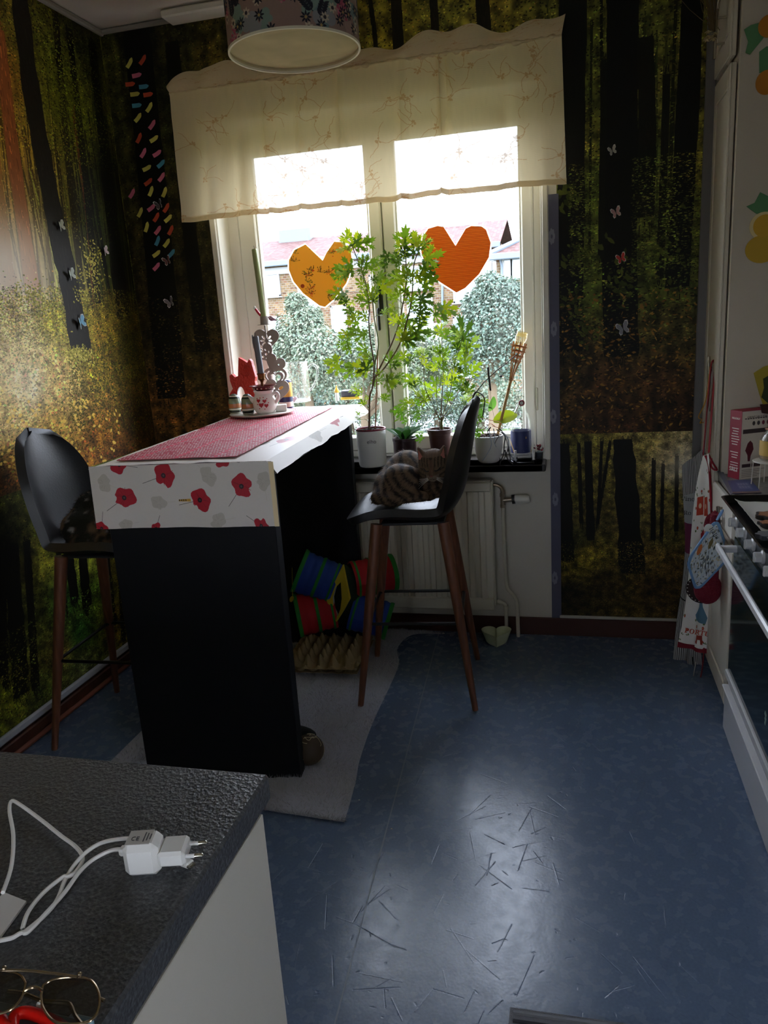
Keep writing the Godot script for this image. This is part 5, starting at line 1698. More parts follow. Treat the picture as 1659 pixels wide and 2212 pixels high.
func build_plants() -> void:
	var soil := mat(rgb(52, 38, 28), 0.95)
	relief(soil, grey_tex(0.12, 301, 256, 4), 0.5)
	triplanar(soil, 8.0)
	# tall plant in the white pot
	var p1 := at_y(806, 1006, SILL)
	var white := mat(rgb(226, 224, 218), 0.35)
	var rose := thing("potted_geranium", "tallest lobed-leaf geranium, on a woody stem in the white pot beside the bar", "potted plant", p1)
	obj("pot", MB.new().lathe([Vector2(0, 0), Vector2(0.052, 0), Vector2(0.058, 0.003), Vector2(0.0615, 0.012), Vector2(0.0655, 0.164), Vector2(0.063, 0.164), Vector2(0.061, 0.13), Vector2(0, 0.13)], 56), white, rose)
	obj("rim", MB.new().lathe([Vector2(0.063, 0.163), Vector2(0.0672, 0.163), Vector2(0.0682, 0.167), Vector2(0.066, 0.170), Vector2(0.0625, 0.168), Vector2(0.062, 0.162)], 56), mat(rgb(120, 28, 46), 0.35), rose)
	var so := obj("soil", soil_mesh(0.0615, 11), soil, rose)
	so.position.y = 0.160
	var fa := (EYE - p1).normalized()
	fa.y = 0.0
	fa = fa.normalized()
	var tb := Basis(Vector3.UP.cross(fa), Vector3.UP, fa)
	text_part("elho", 0.021, 0.0012, mat(rgb(44, 44, 46), 0.5), Transform3D(tb, fa * 0.0656 + Vector3(0, 0.118, 0)), rose)
	obj("support_cane", MB.new().tube([at_z(810, 945, p1.z - 0.01) - p1, at_z(816, 760, p1.z - 0.02) - p1], 0.0028, 8), mat(rgb(150, 92, 52), 0.6), rose)
	geranium(rose, p1, [
		[[512, 2010], [514, 1880], [518, 1650], [545, 1560], [572, 1450], [592, 1390]],
		[[545, 1560], [560, 1350], [530, 1150], [510, 950], [515, 800], [490, 620], [440, 450], [350, 220]],
		[[580, 1440], [680, 1240], [740, 1110], [800, 930], [840, 720], [865, 560], [860, 380], [850, 180]],
		[[580, 1450], [660, 1370], [800, 1150], [890, 850], [920, 650], [935, 400], [990, 250]],
		[[560, 1350], [600, 1150], [560, 900], [540, 700]],
	], [[340, 150, 95], [290, 230, 70], [450, 190, 75], [480, 330, 60], [270, 420, 85], [250, 480, 70], [430, 420, 60], [520, 380, 60], [620, 360, 75], [220, 670, 80], [300, 760, 70], [330, 860, 70], [460, 730, 70], [510, 640, 60], [560, 690, 65], [350, 950, 70], [280, 1090, 65], [390, 1060, 80],
		[300, 1190, 55], [440, 1200, 70], [160, 1340, 85], [290, 1400, 70], [440, 1360, 95], [360, 1560, 60], [520, 1250, 50], [450, 870, 50], [700, 340, 60], [760, 330, 70], [850, 150, 95], [800, 220, 60], [950, 170, 70], [1060, 180, 80], [1120, 320, 90], [1090, 430, 80], [900, 260, 60], [880, 430, 70],
		[770, 520, 70], [680, 590, 70], [900, 520, 70], [1080, 570, 75], [990, 500, 55], [1060, 700, 95], [960, 760, 70], [1030, 860, 65], [1250, 840, 95], [890, 700, 55], [740, 700, 50], [680, 830, 50], [740, 900, 55], [880, 930, 70], [970, 980, 95], [900, 1090, 90], [850, 1040, 60], [800, 1290, 60],
		[740, 1290, 70], [710, 1510, 75], [680, 1650, 40], [770, 1500, 60], [620, 1470, 50], [830, 600, 55], [420, 560, 45], [640, 500, 60], [400, 1790, 45], [450, 1700, 40]], p1.z, 0.07, 400, 0.0058)
	# bushy plant in the brown pot
	var p2 := at_y(950, 994, SILL) 
	p2.z = -0.01
	p2 = at_z(952, 985, p2.z)
	p2.y = SILL
	var brown := mat(rgb(78, 40, 34), 0.45)
	var bush := thing("potted_geranium", "bushy lobed-leaf geranium in the plain brown pot behind the tabby cat", "potted plant", p2)
	obj("pot", MB.new().lathe([Vector2(0, 0), Vector2(0.038, 0), Vector2(0.05, 0.12), Vector2(0.0545, 0.121), Vector2(0.056, 0.142), Vector2(0.052, 0.142), Vector2(0.05, 0.12), Vector2(0, 0.118)], 40), brown, bush)
	var s2 := obj("soil", soil_mesh(0.051, 12), soil, bush)
	s2.position.y = 0.132
	geranium(bush, p2, [
		[[1192, 1950], [1190, 1860], [1200, 1640], [1210, 1440], [1205, 1250], [1190, 1000]], [[1180, 1950], [1170, 1850], [1100, 1700], [1040, 1560], [1030, 1400], [1020, 1260]], [[1198, 1950], [1200, 1850], [1280, 1600], [1300, 1400], [1400, 1080]],
		[[1206, 1950], [1210, 1850], [1330, 1650], [1400, 1500], [1450, 1220]], [[1186, 1950], [1180, 1850], [1060, 1720], [960, 1560], [900, 1330]], [[1202, 1950], [1205, 1850], [1240, 1650], [1250, 1400], [1150, 1040]], [[1195, 1950], [1195, 1850], [1150, 1700], [1150, 1500], [1120, 1250]], [[1210, 1950], [1215, 1850], [1400, 1700], [1540, 1600]],
	], [[1190, 990, 80], [1100, 1030, 70], [1390, 1010, 110], [1240, 1060, 70], [1440, 1160, 100], [1400, 1240, 90], [1240, 1230, 80], [1150, 1190, 60], [1020, 1240, 60], [940, 1230, 60], [880, 1280, 60], [1210, 1360, 60], [1130, 1320, 60], [1040, 1330, 50], [1400, 1420, 80], [1500, 1400, 60], [930, 1480, 75],
		[860, 1500, 70], [930, 1580, 70], [1100, 1560, 85], [1180, 1480, 70], [1260, 1480, 60], [1340, 1520, 70], [1440, 1560, 70], [1550, 1580, 75], [1000, 1650, 70], [900, 1690, 60], [1260, 1650, 50], [1420, 1650, 50], [1560, 1650, 60], [1530, 1720, 70], [1120, 1230, 50], [1300, 1340, 60], [1340, 1120, 60],
		[820, 1720, 60], [860, 1800, 60], [950, 1790, 50], [1040, 1560, 60]], p2.z, 0.075, 500, 0.0032)
	# small dark plant between them
	var p3 := at_y(876, 1000, SILL)
	p3.z = 0.03
	p3 = at_z(876, 985, 0.03)
	p3.y = SILL
	var dark := thing("potted_plant", "low plant with broad dark green leaves in a dark brown pot, between the two geraniums", "potted plant", p3)
	obj("pot", MB.new().lathe([Vector2(0, 0), Vector2(0.046, 0), Vector2(0.05, 0.004), Vector2(0.0525, 0.098), Vector2(0.055, 0.1), Vector2(0.055, 0.112), Vector2(0.0515, 0.112), Vector2(0.049, 0.09), Vector2(0, 0.09)], 40), mat(rgb(50, 24, 28), 0.3), dark)
	var s3 := obj("soil", soil_mesh(0.05, 13), soil, dark)
	s3.position.y = 0.104
	rng.seed = 77
	var lm := green(rgb(40, 70, 34), Color(0.10, 0.2, 0.06))
	for k in 11:
		var a := TAU * k / 11.0 + rng.randf_range(-0.2, 0.2)
		var t := Vector3(cos(a) * 0.75, 1.0, sin(a) * 0.6).normalized()
		put_leaf(dark, oval_leaf(rng.randf_range(0.07, 0.11), rng.randf_range(0.035, 0.05), 0.6).mesh(60), lm, Vector3(cos(a) * 0.012, 0.1, sin(a) * 0.012), t, Vector3(-cos(a) * 0.6, 0.8, -sin(a) * 0.6 + 0.3), 1.0)
	var forms := [lobed_leaf(610), lobed_leaf(611)]
	var gl := green(rgb(78, 118, 34), Color(0.34, 0.52, 0.09))
	for l in [[870, 890, 0.055], [893, 900, 0.06], [880, 912, 0.05], [905, 935, 0.05], [912, 952, 0.06], [862, 880, 0.05], [900, 875, 0.055]]:
		var c := at_z(l[0], l[1], 0.085) - p3
		var stalk_from := Vector3(0.01, 0.1, 0.0)
		put_leaf(dark, forms[rng.randi() % 2], gl, c, Vector3(rng.randf_range(-0.6, 0.6), rng.randf_range(-0.6, 0.5), 0.2), Vector3(0.1, 0.3, 1), l[2], "lobed_leaf")
		obj("leaf_stalk", MB.new().tube([stalk_from, stalk_from.lerp(c, 0.5) + Vector3(0, 0.02, 0), c], 0.001, 5), gl, dark)
	build_orchid()

func build_orchid() -> void:
	var p := at_y(1055, 998, SILL)
	p.z = 0.065
	p = at_z(1056, 996, 0.065)
	p.y = SILL
	var o := thing("potted_orchid", "bare-stemmed orchid with silvery roots hanging out of a round white pot", "potted plant", p)
	obj("pot", MB.new().lathe([Vector2(0, 0), Vector2(0.036, 0), Vector2(0.044, 0.006), Vector2(0.054, 0.03), Vector2(0.061, 0.07), Vector2(0.0635, 0.118), Vector2(0.060, 0.119), Vector2(0.057, 0.08), Vector2(0.05, 0.09), Vector2(0, 0.095)], 48), mat(rgb(206, 202, 196), 0.5), o)
	var bark := mat(rgb(66, 46, 34), 0.9)
	rng.seed = 91
	for k in 40:
		var a := rng.randf() * TAU
		var r := sqrt(rng.randf()) * 0.05
		obj("bark_chip", MB.new().box(Vector3(cos(a) * r, 0.102 + rng.randf() * 0.014, sin(a) * r), Vector3(rng.randf_range(0.01, 0.026), rng.randf_range(0.006, 0.012), rng.randf_range(0.01, 0.02)), Basis.from_euler(Vector3(rng.randf() * 2, rng.randf() * 6, rng.randf() * 2)), 0.002), bark, o)
	var Q := func(x: float, y: float, z: float) -> Vector3: return at_z(980.0 + x * 0.1537, 680.0 + y * 0.1537, z) - p
	var L := func(pts: Array, z: float) -> Array:
		var out := []
		for q in pts:
			out.append(Q.call(q[0], q[1], z))
		return smooth_line(out, 5)
	var dk := mat(rgb(52, 34, 26), 0.6)
	var gs := mat(rgb(104, 84, 50), 0.6)
	obj("stem", MB.new().tube(L.call([[400, 1480], [432, 1260], [436, 1190], [395, 1120], [300, 1090], [250, 1230], [290, 1130], [400, 980], [500, 880], [620, 770], [720, 700], [810, 620], [900, 545]], 0.05), [0.0028, 0.0018], 8), dk, o)
	obj("stem", MB.new().tube(L.call([[725, 690], [740, 520], [762, 420], [860, 300], [885, 230], [850, 140], [750, 125], [640, 170], [450, 220], [410, 420], [490, 620], [490, 730]], 0.045), [0.0016, 0.0008], 6), gs, o)
	obj("stem", MB.new().tube(L.call([[120, 1000], [290, 860], [430, 820], [650, 840], [820, 900], [930, 1030]], 0.03), [0.0012, 0.0009], 6), gs, o)
	obj("stem", MB.new().tube(L.call([[60, 1010], [280, 900], [420, 865], [520, 890], [625, 955]], 0.035), [0.001, 0.0008], 6), gs, o)
	obj("stem", MB.new().tube(L.call([[650, 905], [740, 910], [815, 920]], 0.04), [0.0009, 0.0008], 6), gs, o)
	obj("stem", MB.new().tube(L.call([[755, 890], [720, 1030], [670, 1110], [645, 1170]], 0.04), [0.0008, 0.0006], 6), gs, o)
	obj("stem", MB.new().tube(L.call([[505, 750], [560, 775], [575, 790]], 0.045), [0.0009, 0.0006], 6), gs, o)
	obj("clip", MB.new().box(Q.call(664, 865, 0.032), Vector3(0.012, 0.009, 0.009), Basis(Vector3.BACK, 0.1), 0.002), mat(rgb(24, 24, 26), 0.5), o)
	obj("dark_marker", MB.new().tube([Q.call(481, 735, 0.046), Q.call(517, 1066, 0.046)], 0.0042, 10), mat(rgb(40, 24, 22), 0.5), o)
	obj("wire", MB.new().tube(L.call([[517, 1066], [530, 1250], [572, 1450]], 0.05), 0.0007, 5), mat(rgb(150, 150, 140), 0.4, 0.5), o)
	var lf := green(rgb(110, 120, 30), Color(0.45, 0.5, 0.08))
	var lf2 := green(rgb(84, 116, 54), Color(0.3, 0.45, 0.16))
	put_leaf(o, oval_leaf(0.115, 0.062, 0.7).mesh(60), lf, Q.call(560, 1500, 0.03), Vector3(0.9, 0.35, -0.15), Vector3(0.1, 0.55, 0.9), 1.0, "broad_leaf")
	put_leaf(o, oval_leaf(0.10, 0.036, 1.4).mesh(60), lf2, Q.call(400, 1440, 0.035), Vector3(-0.35, 0.95, -0.1), Vector3(0.5, 0.2, 0.9), 1.0, "broad_leaf")
	put_leaf(o, oval_leaf(0.075, 0.034, 0.9).mesh(60), lf2, Q.call(560, 1150, 0.03), Vector3(-0.1, -1.0, 0.1), Vector3(0.5, 0.1, 0.8), 1.0, "broad_leaf")
	put_leaf(o, oval_leaf(0.075, 0.034, 1.6).mesh(60), lf2, Q.call(330, 1330, 0.045), Vector3(0.8, 0.6, 0.1), Vector3(0.1, 0.9, 0.5), 1.0, "broad_leaf")
	var dry := mat(rgb(186, 96, 40), 0.7)
	dry.backlight_enabled = true
	dry.backlight = Color(0.6, 0.28, 0.08)
	for d in [[[370, 1440], [520, 1480], [640, 1510], [690, 1560], [650, 1590], [540, 1560]], [[450, 1570], [520, 1530], [600, 1580], [690, 1590]]]:
		obj("dried_leaf", MB.new().tube(L.call(d, 0.075), [0.004, 0.0028], 8, true, 0.35), dry, o)
	var root_m := mat(rgb(168, 176, 188), 0.6)
	var root_d := mat(rgb(58, 54, 54), 0.7)
	for d in [[[500, 1600], [510, 1700], [530, 1830], [470, 1960], [400, 2060]], [[560, 1600], [575, 1700], [570, 1790], [600, 1860]], [[600, 1610], [700, 1680], [740, 1760], [760, 1840], [780, 1920]], [[640, 1600], [720, 1700], [710, 1820], [700, 1960], [660, 2060], [650, 2130], [700, 2200]],
			[[660, 1620], [760, 1740], [780, 1880], [820, 2000], [880, 2060]], [[520, 1580], [480, 1640], [500, 1710]], [[640, 1700], [600, 1760], [580, 1810]], [[700, 1690], [790, 1730], [820, 1745]], [[770, 1850], [740, 1960], [690, 2040], [640, 2010]], [[760, 1880], [790, 1990], [800, 2090]], [[720, 1900], [760, 2030], [830, 2100]]]:
		var w := rng.randf_range(0.0016, 0.0036)
		obj("aerial_root", MB.new().tube(L.call(d, 0.135), [w, w * 0.6], 7), root_m if rng.randf() < 0.45 else root_d, o)
	var fm := [lobed_leaf(640), lobed_leaf(641)]
	var gm := green(rgb(78, 118, 34), Color(0.34, 0.52, 0.09))
	for l in [[300, 1300, 0.06], [250, 1440, 0.06], [330, 1560, 0.06], [290, 1680, 0.055], [380, 1600, 0.05], [240, 1620, 0.05], [330, 1420, 0.055]]:
		put_leaf(o, fm[rng.randi() % 2], gm, Q.call(l[0], l[1], 0.13), Vector3(rng.randf_range(-0.7, 0.7), rng.randf_range(-0.7, 0.5), 0.3), Vector3(0.1, 0.3, 1), l[2], "lobed_leaf")
		obj("leaf_stalk", MB.new().tube([Q.call(340, 1660, 0.11), Q.call(l[0], l[1], 0.13)], 0.001, 5), gm, o)

func build_sill_things() -> void:
	var at := func(px: float, py: float, z: float) -> Vector3:
		var q := at_z(px, py, z)
		q.y = SILL
		return q
	# bamboo torch leaning in the orchid pot
	var K := func(x: float, y: float, z: float) -> Vector3: return at_z(980.0 + x * 0.1537, 680.0 + y * 0.1537, z)
	var foot: Vector3 = K.call(655, 1500, 0.02)
	var neck: Vector3 = K.call(800, 930, 0.0)
	var mouth: Vector3 = K.call(945, 330, -0.035)
	var torch := thing("bamboo_torch", "bamboo garden torch with woven basket and glass jar leaning in the orchid pot", "torch", foot)
	var bam := mat(rgb(196, 152, 88), 0.5)
	var bam2 := mat(rgb(170, 112, 60), 0.6)
	bam2.backlight_enabled = true
	bam2.backlight = Color(0.5, 0.3, 0.1)
	var low := foot + Vector3(-0.012, -0.055, 0.012)
	obj("cane", MB.new().tube([low - foot, (low - foot).lerp(neck - foot, 0.5), neck - foot], 0.0065, 12), bam, torch)
	obj("node", MB.new().tube([(low - foot).lerp(neck - foot, 0.83), (low - foot).lerp(neck - foot, 0.85)], 0.0075, 12), bam2, torch)
	var ax := (mouth - neck).normalized()
	var sd := ax.cross(Vector3.BACK).normalized()
	var fd := sd.cross(ax)
	var H := mouth.distance_to(neck)
	var rad := func(t: float) -> float: return lerpf(0.006, 0.0285, smoothstep(0.0, 0.85, t))
	for k in 9:
		var a := TAU * k / 9
		var q := []
		for i in 6:
			var t := i / 5.0 * 0.9
			q.append(neck - foot + ax * H * t + (sd * cos(a) + fd * sin(a)) * rad.call(t))
		obj("split_strip", MB.new().tube(q, [0.0022, 0.0028], 6), bam if k % 2 else bam2, torch)
	for k in 4:
		var t := 0.47 + k * 0.11
		var q := []
		for i in 25:
			var a := TAU * i / 24
			q.append(neck - foot + ax * H * t + (sd * cos(a) + fd * sin(a)) * (rad.call(t) + 0.0016 * sin(a * 9.0)))
		obj("woven_band", MB.new().tube(q, 0.0085, 6, false, 0.16), bam2, torch)
	var jar := mat(Color(0.96, 0.86, 0.5, 0.35), 0.1)
	jar.transparency = BaseMaterial3D.TRANSPARENCY_ALPHA
	obj("jar", MB.new().lathe([Vector2(0, 0), Vector2(0.016, 0), Vector2(0.022, 0.03), Vector2(0.0265, 0.05), Vector2(0.0245, 0.06), Vector2(0.0255, 0.07), Vector2(0.0235, 0.07), Vector2(0.0225, 0.054), Vector2(0, 0.05)], 28, Transform3D(Basis(sd, ax, fd), mouth - foot - ax * 0.045)), jar, torch)
	# swing-top bottle
	var b: Vector3 = at.call(1126, 988, -0.015)
	var clear := mat(Color(0.95, 0.98, 0.98, 0.02), 0.02)
	clear.transparency = BaseMaterial3D.TRANSPARENCY_ALPHA
	var bot := thing("swing_top_bottle", "clear swing-top bottle with a dark blue label at the right end of the sill", "bottle", b)
	bot.scale = Vector3(1.06, 1.1, 1.06)
	obj("glass", MB.new().lathe([Vector2(0, 0.002), Vector2(0.036, 0.002), Vector2(0.0405, 0.007), Vector2(0.0415, 0.02), Vector2(0.0415, 0.145), Vector2(0.039, 0.163), Vector2(0.030, 0.18), Vector2(0.019, 0.20), Vector2(0.0165, 0.225), Vector2(0.0155, 0.262), Vector2(0.0165, 0.264), Vector2(0.0165, 0.272), Vector2(0.013, 0.272), Vector2(0.0125, 0.225), Vector2(0.0155, 0.2), Vector2(0.0375, 0.155), Vector2(0.039, 0.02), Vector2(0, 0.012)], 44), clear, bot)
	var lb := canvas(512, 256, rgb(28, 40, 92))
	var wav := PackedVector2Array()
	for k in 40:
		var x := k * 13.2
		wav.push_back(Vector2(x, 176 + 44 * sin(x * 0.021 - 0.6) - x * 0.03))
	for k in 39:
		stroke(lb, wav[k], wav[k + 1], 11, rgb(196, 162, 104))
	rng.seed = 19
	for k in 90:
		disc(lb, Vector2(rng.randf() * 512, rng.randf() * 256), rng.randf_range(0.6, 1.8), rgb(150, 150, 170))
	for x0 in [70, 300]:
		for r in 5:
			lb.fill_rect(Rect2i(x0 + 60, 36 + r * 8, 40 - (r * 7) % 17, 3), rgb(214, 214, 224))
		lb.fill_rect(Rect2i(x0 + 110, 24, 14, 44), rgb(190, 146, 84))
		disc(lb, Vector2(x0 + 10, 110), 5, rgb(190, 146, 84))
		lb.fill_rect(Rect2i(x0, 214, 60, 3), rgb(180, 180, 196))
		lb.fill_rect(Rect2i(x0 + 8, 222, 44, 3), rgb(180, 180, 196))
	var lm := mat(Color.WHITE, 0.45)
	lm.albedo_texture = tex(lb)
	obj("label", MB.new().lathe([Vector2(0.0419, 0.026), Vector2(0.0421, 0.027), Vector2(0.0421, 0.112), Vector2(0.0419, 0.113)], 44), lm, bot)
	var wire := mat(rgb(150, 150, 150), 0.25, 0.9)
	obj("wire_bail", MB.new().tube(smooth_line([Vector3(0.017, 0.245, 0), Vector3(0.004, 0.25, 0.02), Vector3(-0.018, 0.248, 0.012), Vector3(-0.021, 0.235, 0.018), Vector3(-0.012, 0.222, 0.026), Vector3(0.004, 0.222, 0.03)], 5), 0.0011, 6), wire, bot)
	obj("stopper", MB.new().lathe([Vector2(0, 0), Vector2(0.0115, 0), Vector2(0.0125, 0.003), Vector2(0.0115, 0.006), Vector2(0, 0.006)], 24, Transform3D(Basis(Vector3.RIGHT, PI / 2 - 0.2), Vector3(0.008, 0.224, 0.03))), mat(rgb(150, 30, 42), 0.4), bot)
	obj("stopper_face", MB.new().lathe([Vector2(0, 0), Vector2(0.0065, 0), Vector2(0.0065, 0.002), Vector2(0, 0.002)], 20, Transform3D(Basis(Vector3.RIGHT, PI / 2 - 0.2), Vector3(0.008, 0.2245, 0.0362))), mat(rgb(220, 214, 206), 0.4), bot)
	obj("tie", MB.new().tube([Vector3(-0.004, 0.215, 0.022), Vector3(-0.02, 0.185, 0.036)], 0.0022, 6), mat(rgb(150, 140, 110), 0.6), bot)
	# small black candle ring
	var c: Vector3 = at.call(1133, 994, 0.075)
	var ring := thing("candle_ring", "small black metal ring holder for four thin candles in front of the bottle", "candle holder", c)
	var iron := mat(rgb(22, 20, 20), 0.4, 0.4)
	obj("ring", MB.new().tube(ring_points(0.055, 0.006, 40), 0.0028, 8, false), iron, ring)
	var ct := []
	for k in 4:
		var a := 0.75 + TAU * k / 4
		var q := Vector3(cos(a) * 0.055, 0.0, sin(a) * 0.048)
		obj("cup", MB.new().lathe([Vector2(0, 0), Vector2(0.006, 0), Vector2(0.0055, 0.004), Vector2(0.0085, 0.008), Vector2(0.009, 0.016), Vector2(0.0065, 0.016), Vector2(0, 0.012)], 18, Transform3D(Basis.IDENTITY, q)), iron, ring)
		var cd := thing("thin_candle", ["short white candle at the front right of the black ring holder", "short white candle at the front left of the black ring holder", "short white candle at the back left of the ring, behind the hanging roots", "short white candle at the back right of the ring, beside the red berries"][k], "candle", c + q + Vector3(0, 0.012, 0), 0.0, "thin candles in the ring holder")
		candle(cd, "wax", mat(rgb(226, 224, 222), 0.4), Vector3.ZERO, 0.034, 0.0052)
	for k in 9:
		var a := -0.6 + k * 0.16
		obj("leaf", oval_leaf(0.018, 0.008, 0.5).mesh(60), iron, ring).transform = Transform3D(Basis.from_euler(Vector3(1.2, a * 2.0, 0.4 * (k % 3))), Vector3(cos(a) * 0.057, 0.009, sin(a) * 0.05))
	# little pot with dark red berries
	var g: Vector3 = at.call(1163, 972, 0.02)
	var pot := thing("berry_pot", "tiny dark pot of dark red and white berries in the sill's right corner", "ornament", g)
	obj("pot", MB.new().lathe([Vector2(0, 0), Vector2(0.015, 0), Vector2(0.02, 0.03), Vector2(0.022, 0.034), Vector2(0.018, 0.034), Vector2(0, 0.028)], 24), mat(rgb(60, 70, 78), 0.4), pot)
	rng.seed = 23
	for k in 16:
		var a := rng.randf() * TAU
		var r := rng.randf() * 0.02
		var q := Vector3(cos(a) * r, 0.04 + rng.randf() * 0.022, sin(a) * r)
		obj("berry", MB.new().ball(q, Vector3.ONE * rng.randf_range(0.0045, 0.007), 10, 8), mat(rgb(112, 16, 32), 0.25) if k % 3 else mat(rgb(222, 216, 212), 0.4), pot)
	# two paper hearts on the panes
	var hp := func(pts: Array, z: float) -> Array:
		var c0 := Vector3.ZERO
		var w := []
		for q in pts:
			var v := at_z(q[0], q[1], z)
			w.append(v)
			c0 += v
		return [c0 / pts.size(), w]
	rng.seed = 29
	var yel := canvas(512, 512, rgb(214, 166, 62))
	var nz := noise(0.02, 4, 3)
	for k in 18:
		var s := Vector2(rng.randf_range(30, 480), rng.randf_range(30, 480))
		var ink := rgb(88, 74, 34) if k % 3 else rgb(84, 96, 44)
		for j in 9:
			var a := rng.randf_range(-PI, 0.2)
			var e := s + Vector2(cos(a), sin(a)) * rng.randf_range(20, 46)
			stroke(yel, s, e, 2.0, ink)
			leaf_mark(yel, e, rng.randf_range(10, 18), 6, a + rng.randf_range(-0.6, 0.6), ink)
		if k % 2 == 0:
			for j in 7:
				disc(yel, s + Vector2(rng.randfn(), rng.randfn()) * 16, 4, rgb(184, 66, 30))
	disc(yel, Vector2(100, 330), 16, rgb(150, 72, 34))
	var org := canvas(64, 512, rgb(238, 156, 50))
	for k in 48:
		org.fill_rect(Rect2i(0, int(k * 10.667), 64, 5), rgb(150, 52, 18))
	for h in [["yellow heart cut from floral wrapping paper, on the left window pane", [[697, 563], [660, 528], [636, 540], [624, 562], [624, 583], [634, 608], [655, 634], [690, 660], [702, 663], [722, 646], [748, 612], [762, 575], [758, 545], [742, 523], [722, 522], [706, 545]], yel],
			["orange heart with fine dark red stripes, on the right window pane", [[984, 531], [958, 490], [945, 488], [925, 494], [912, 514], [910, 545], [920, 575], [945, 606], [986, 632], [1005, 622], [1035, 592], [1056, 556], [1060, 524], [1050, 496], [1040, 489], [1018, 488], [1006, 494]], org]]:
		var r: Array = hp.call(h[1], -0.119)
		var c0: Vector3 = r[0]
		var poly := PackedVector2Array()
		var big := PackedVector2Array()
		var box := Rect2(0, 0, 0, 0)
		for v in r[1]:
			var q := Vector2(v.x - c0.x, v.y - c0.y)
			poly.push_back(q)
			box = box.expand(q)
		for q in poly:
			big.push_back(q + q.normalized() * 0.006)
		var hm := mat(Color.WHITE, 0.8)
		hm.albedo_texture = tex(h[2])
		hm.backlight_enabled = true
		hm.backlight = Color(0.8, 0.8, 0.8)
		var o := thing("paper_heart", h[0], "paper heart", c0, 0.0, "paper hearts on the panes")
		obj("paper", MB.new().extrude(poly, 0.0008, Transform3D.IDENTITY, box), hm, o)
		var bw := mat(rgb(236, 236, 232), 0.7)
		bw.backlight_enabled = true
		bw.backlight = Color(0.95, 0.95, 0.95)
		var edge := MB.new()
		for k in poly.size():
			var k1 := (k + 1) % poly.size()
			edge.quad(Vector3(poly[k].x, poly[k].y, -0.0006), Vector3(big[k].x, big[k].y, -0.0006), Vector3(big[k1].x, big[k1].y, -0.0006), Vector3(poly[k1].x, poly[k1].y, -0.0006))
		obj("white_border", edge, bw, o)

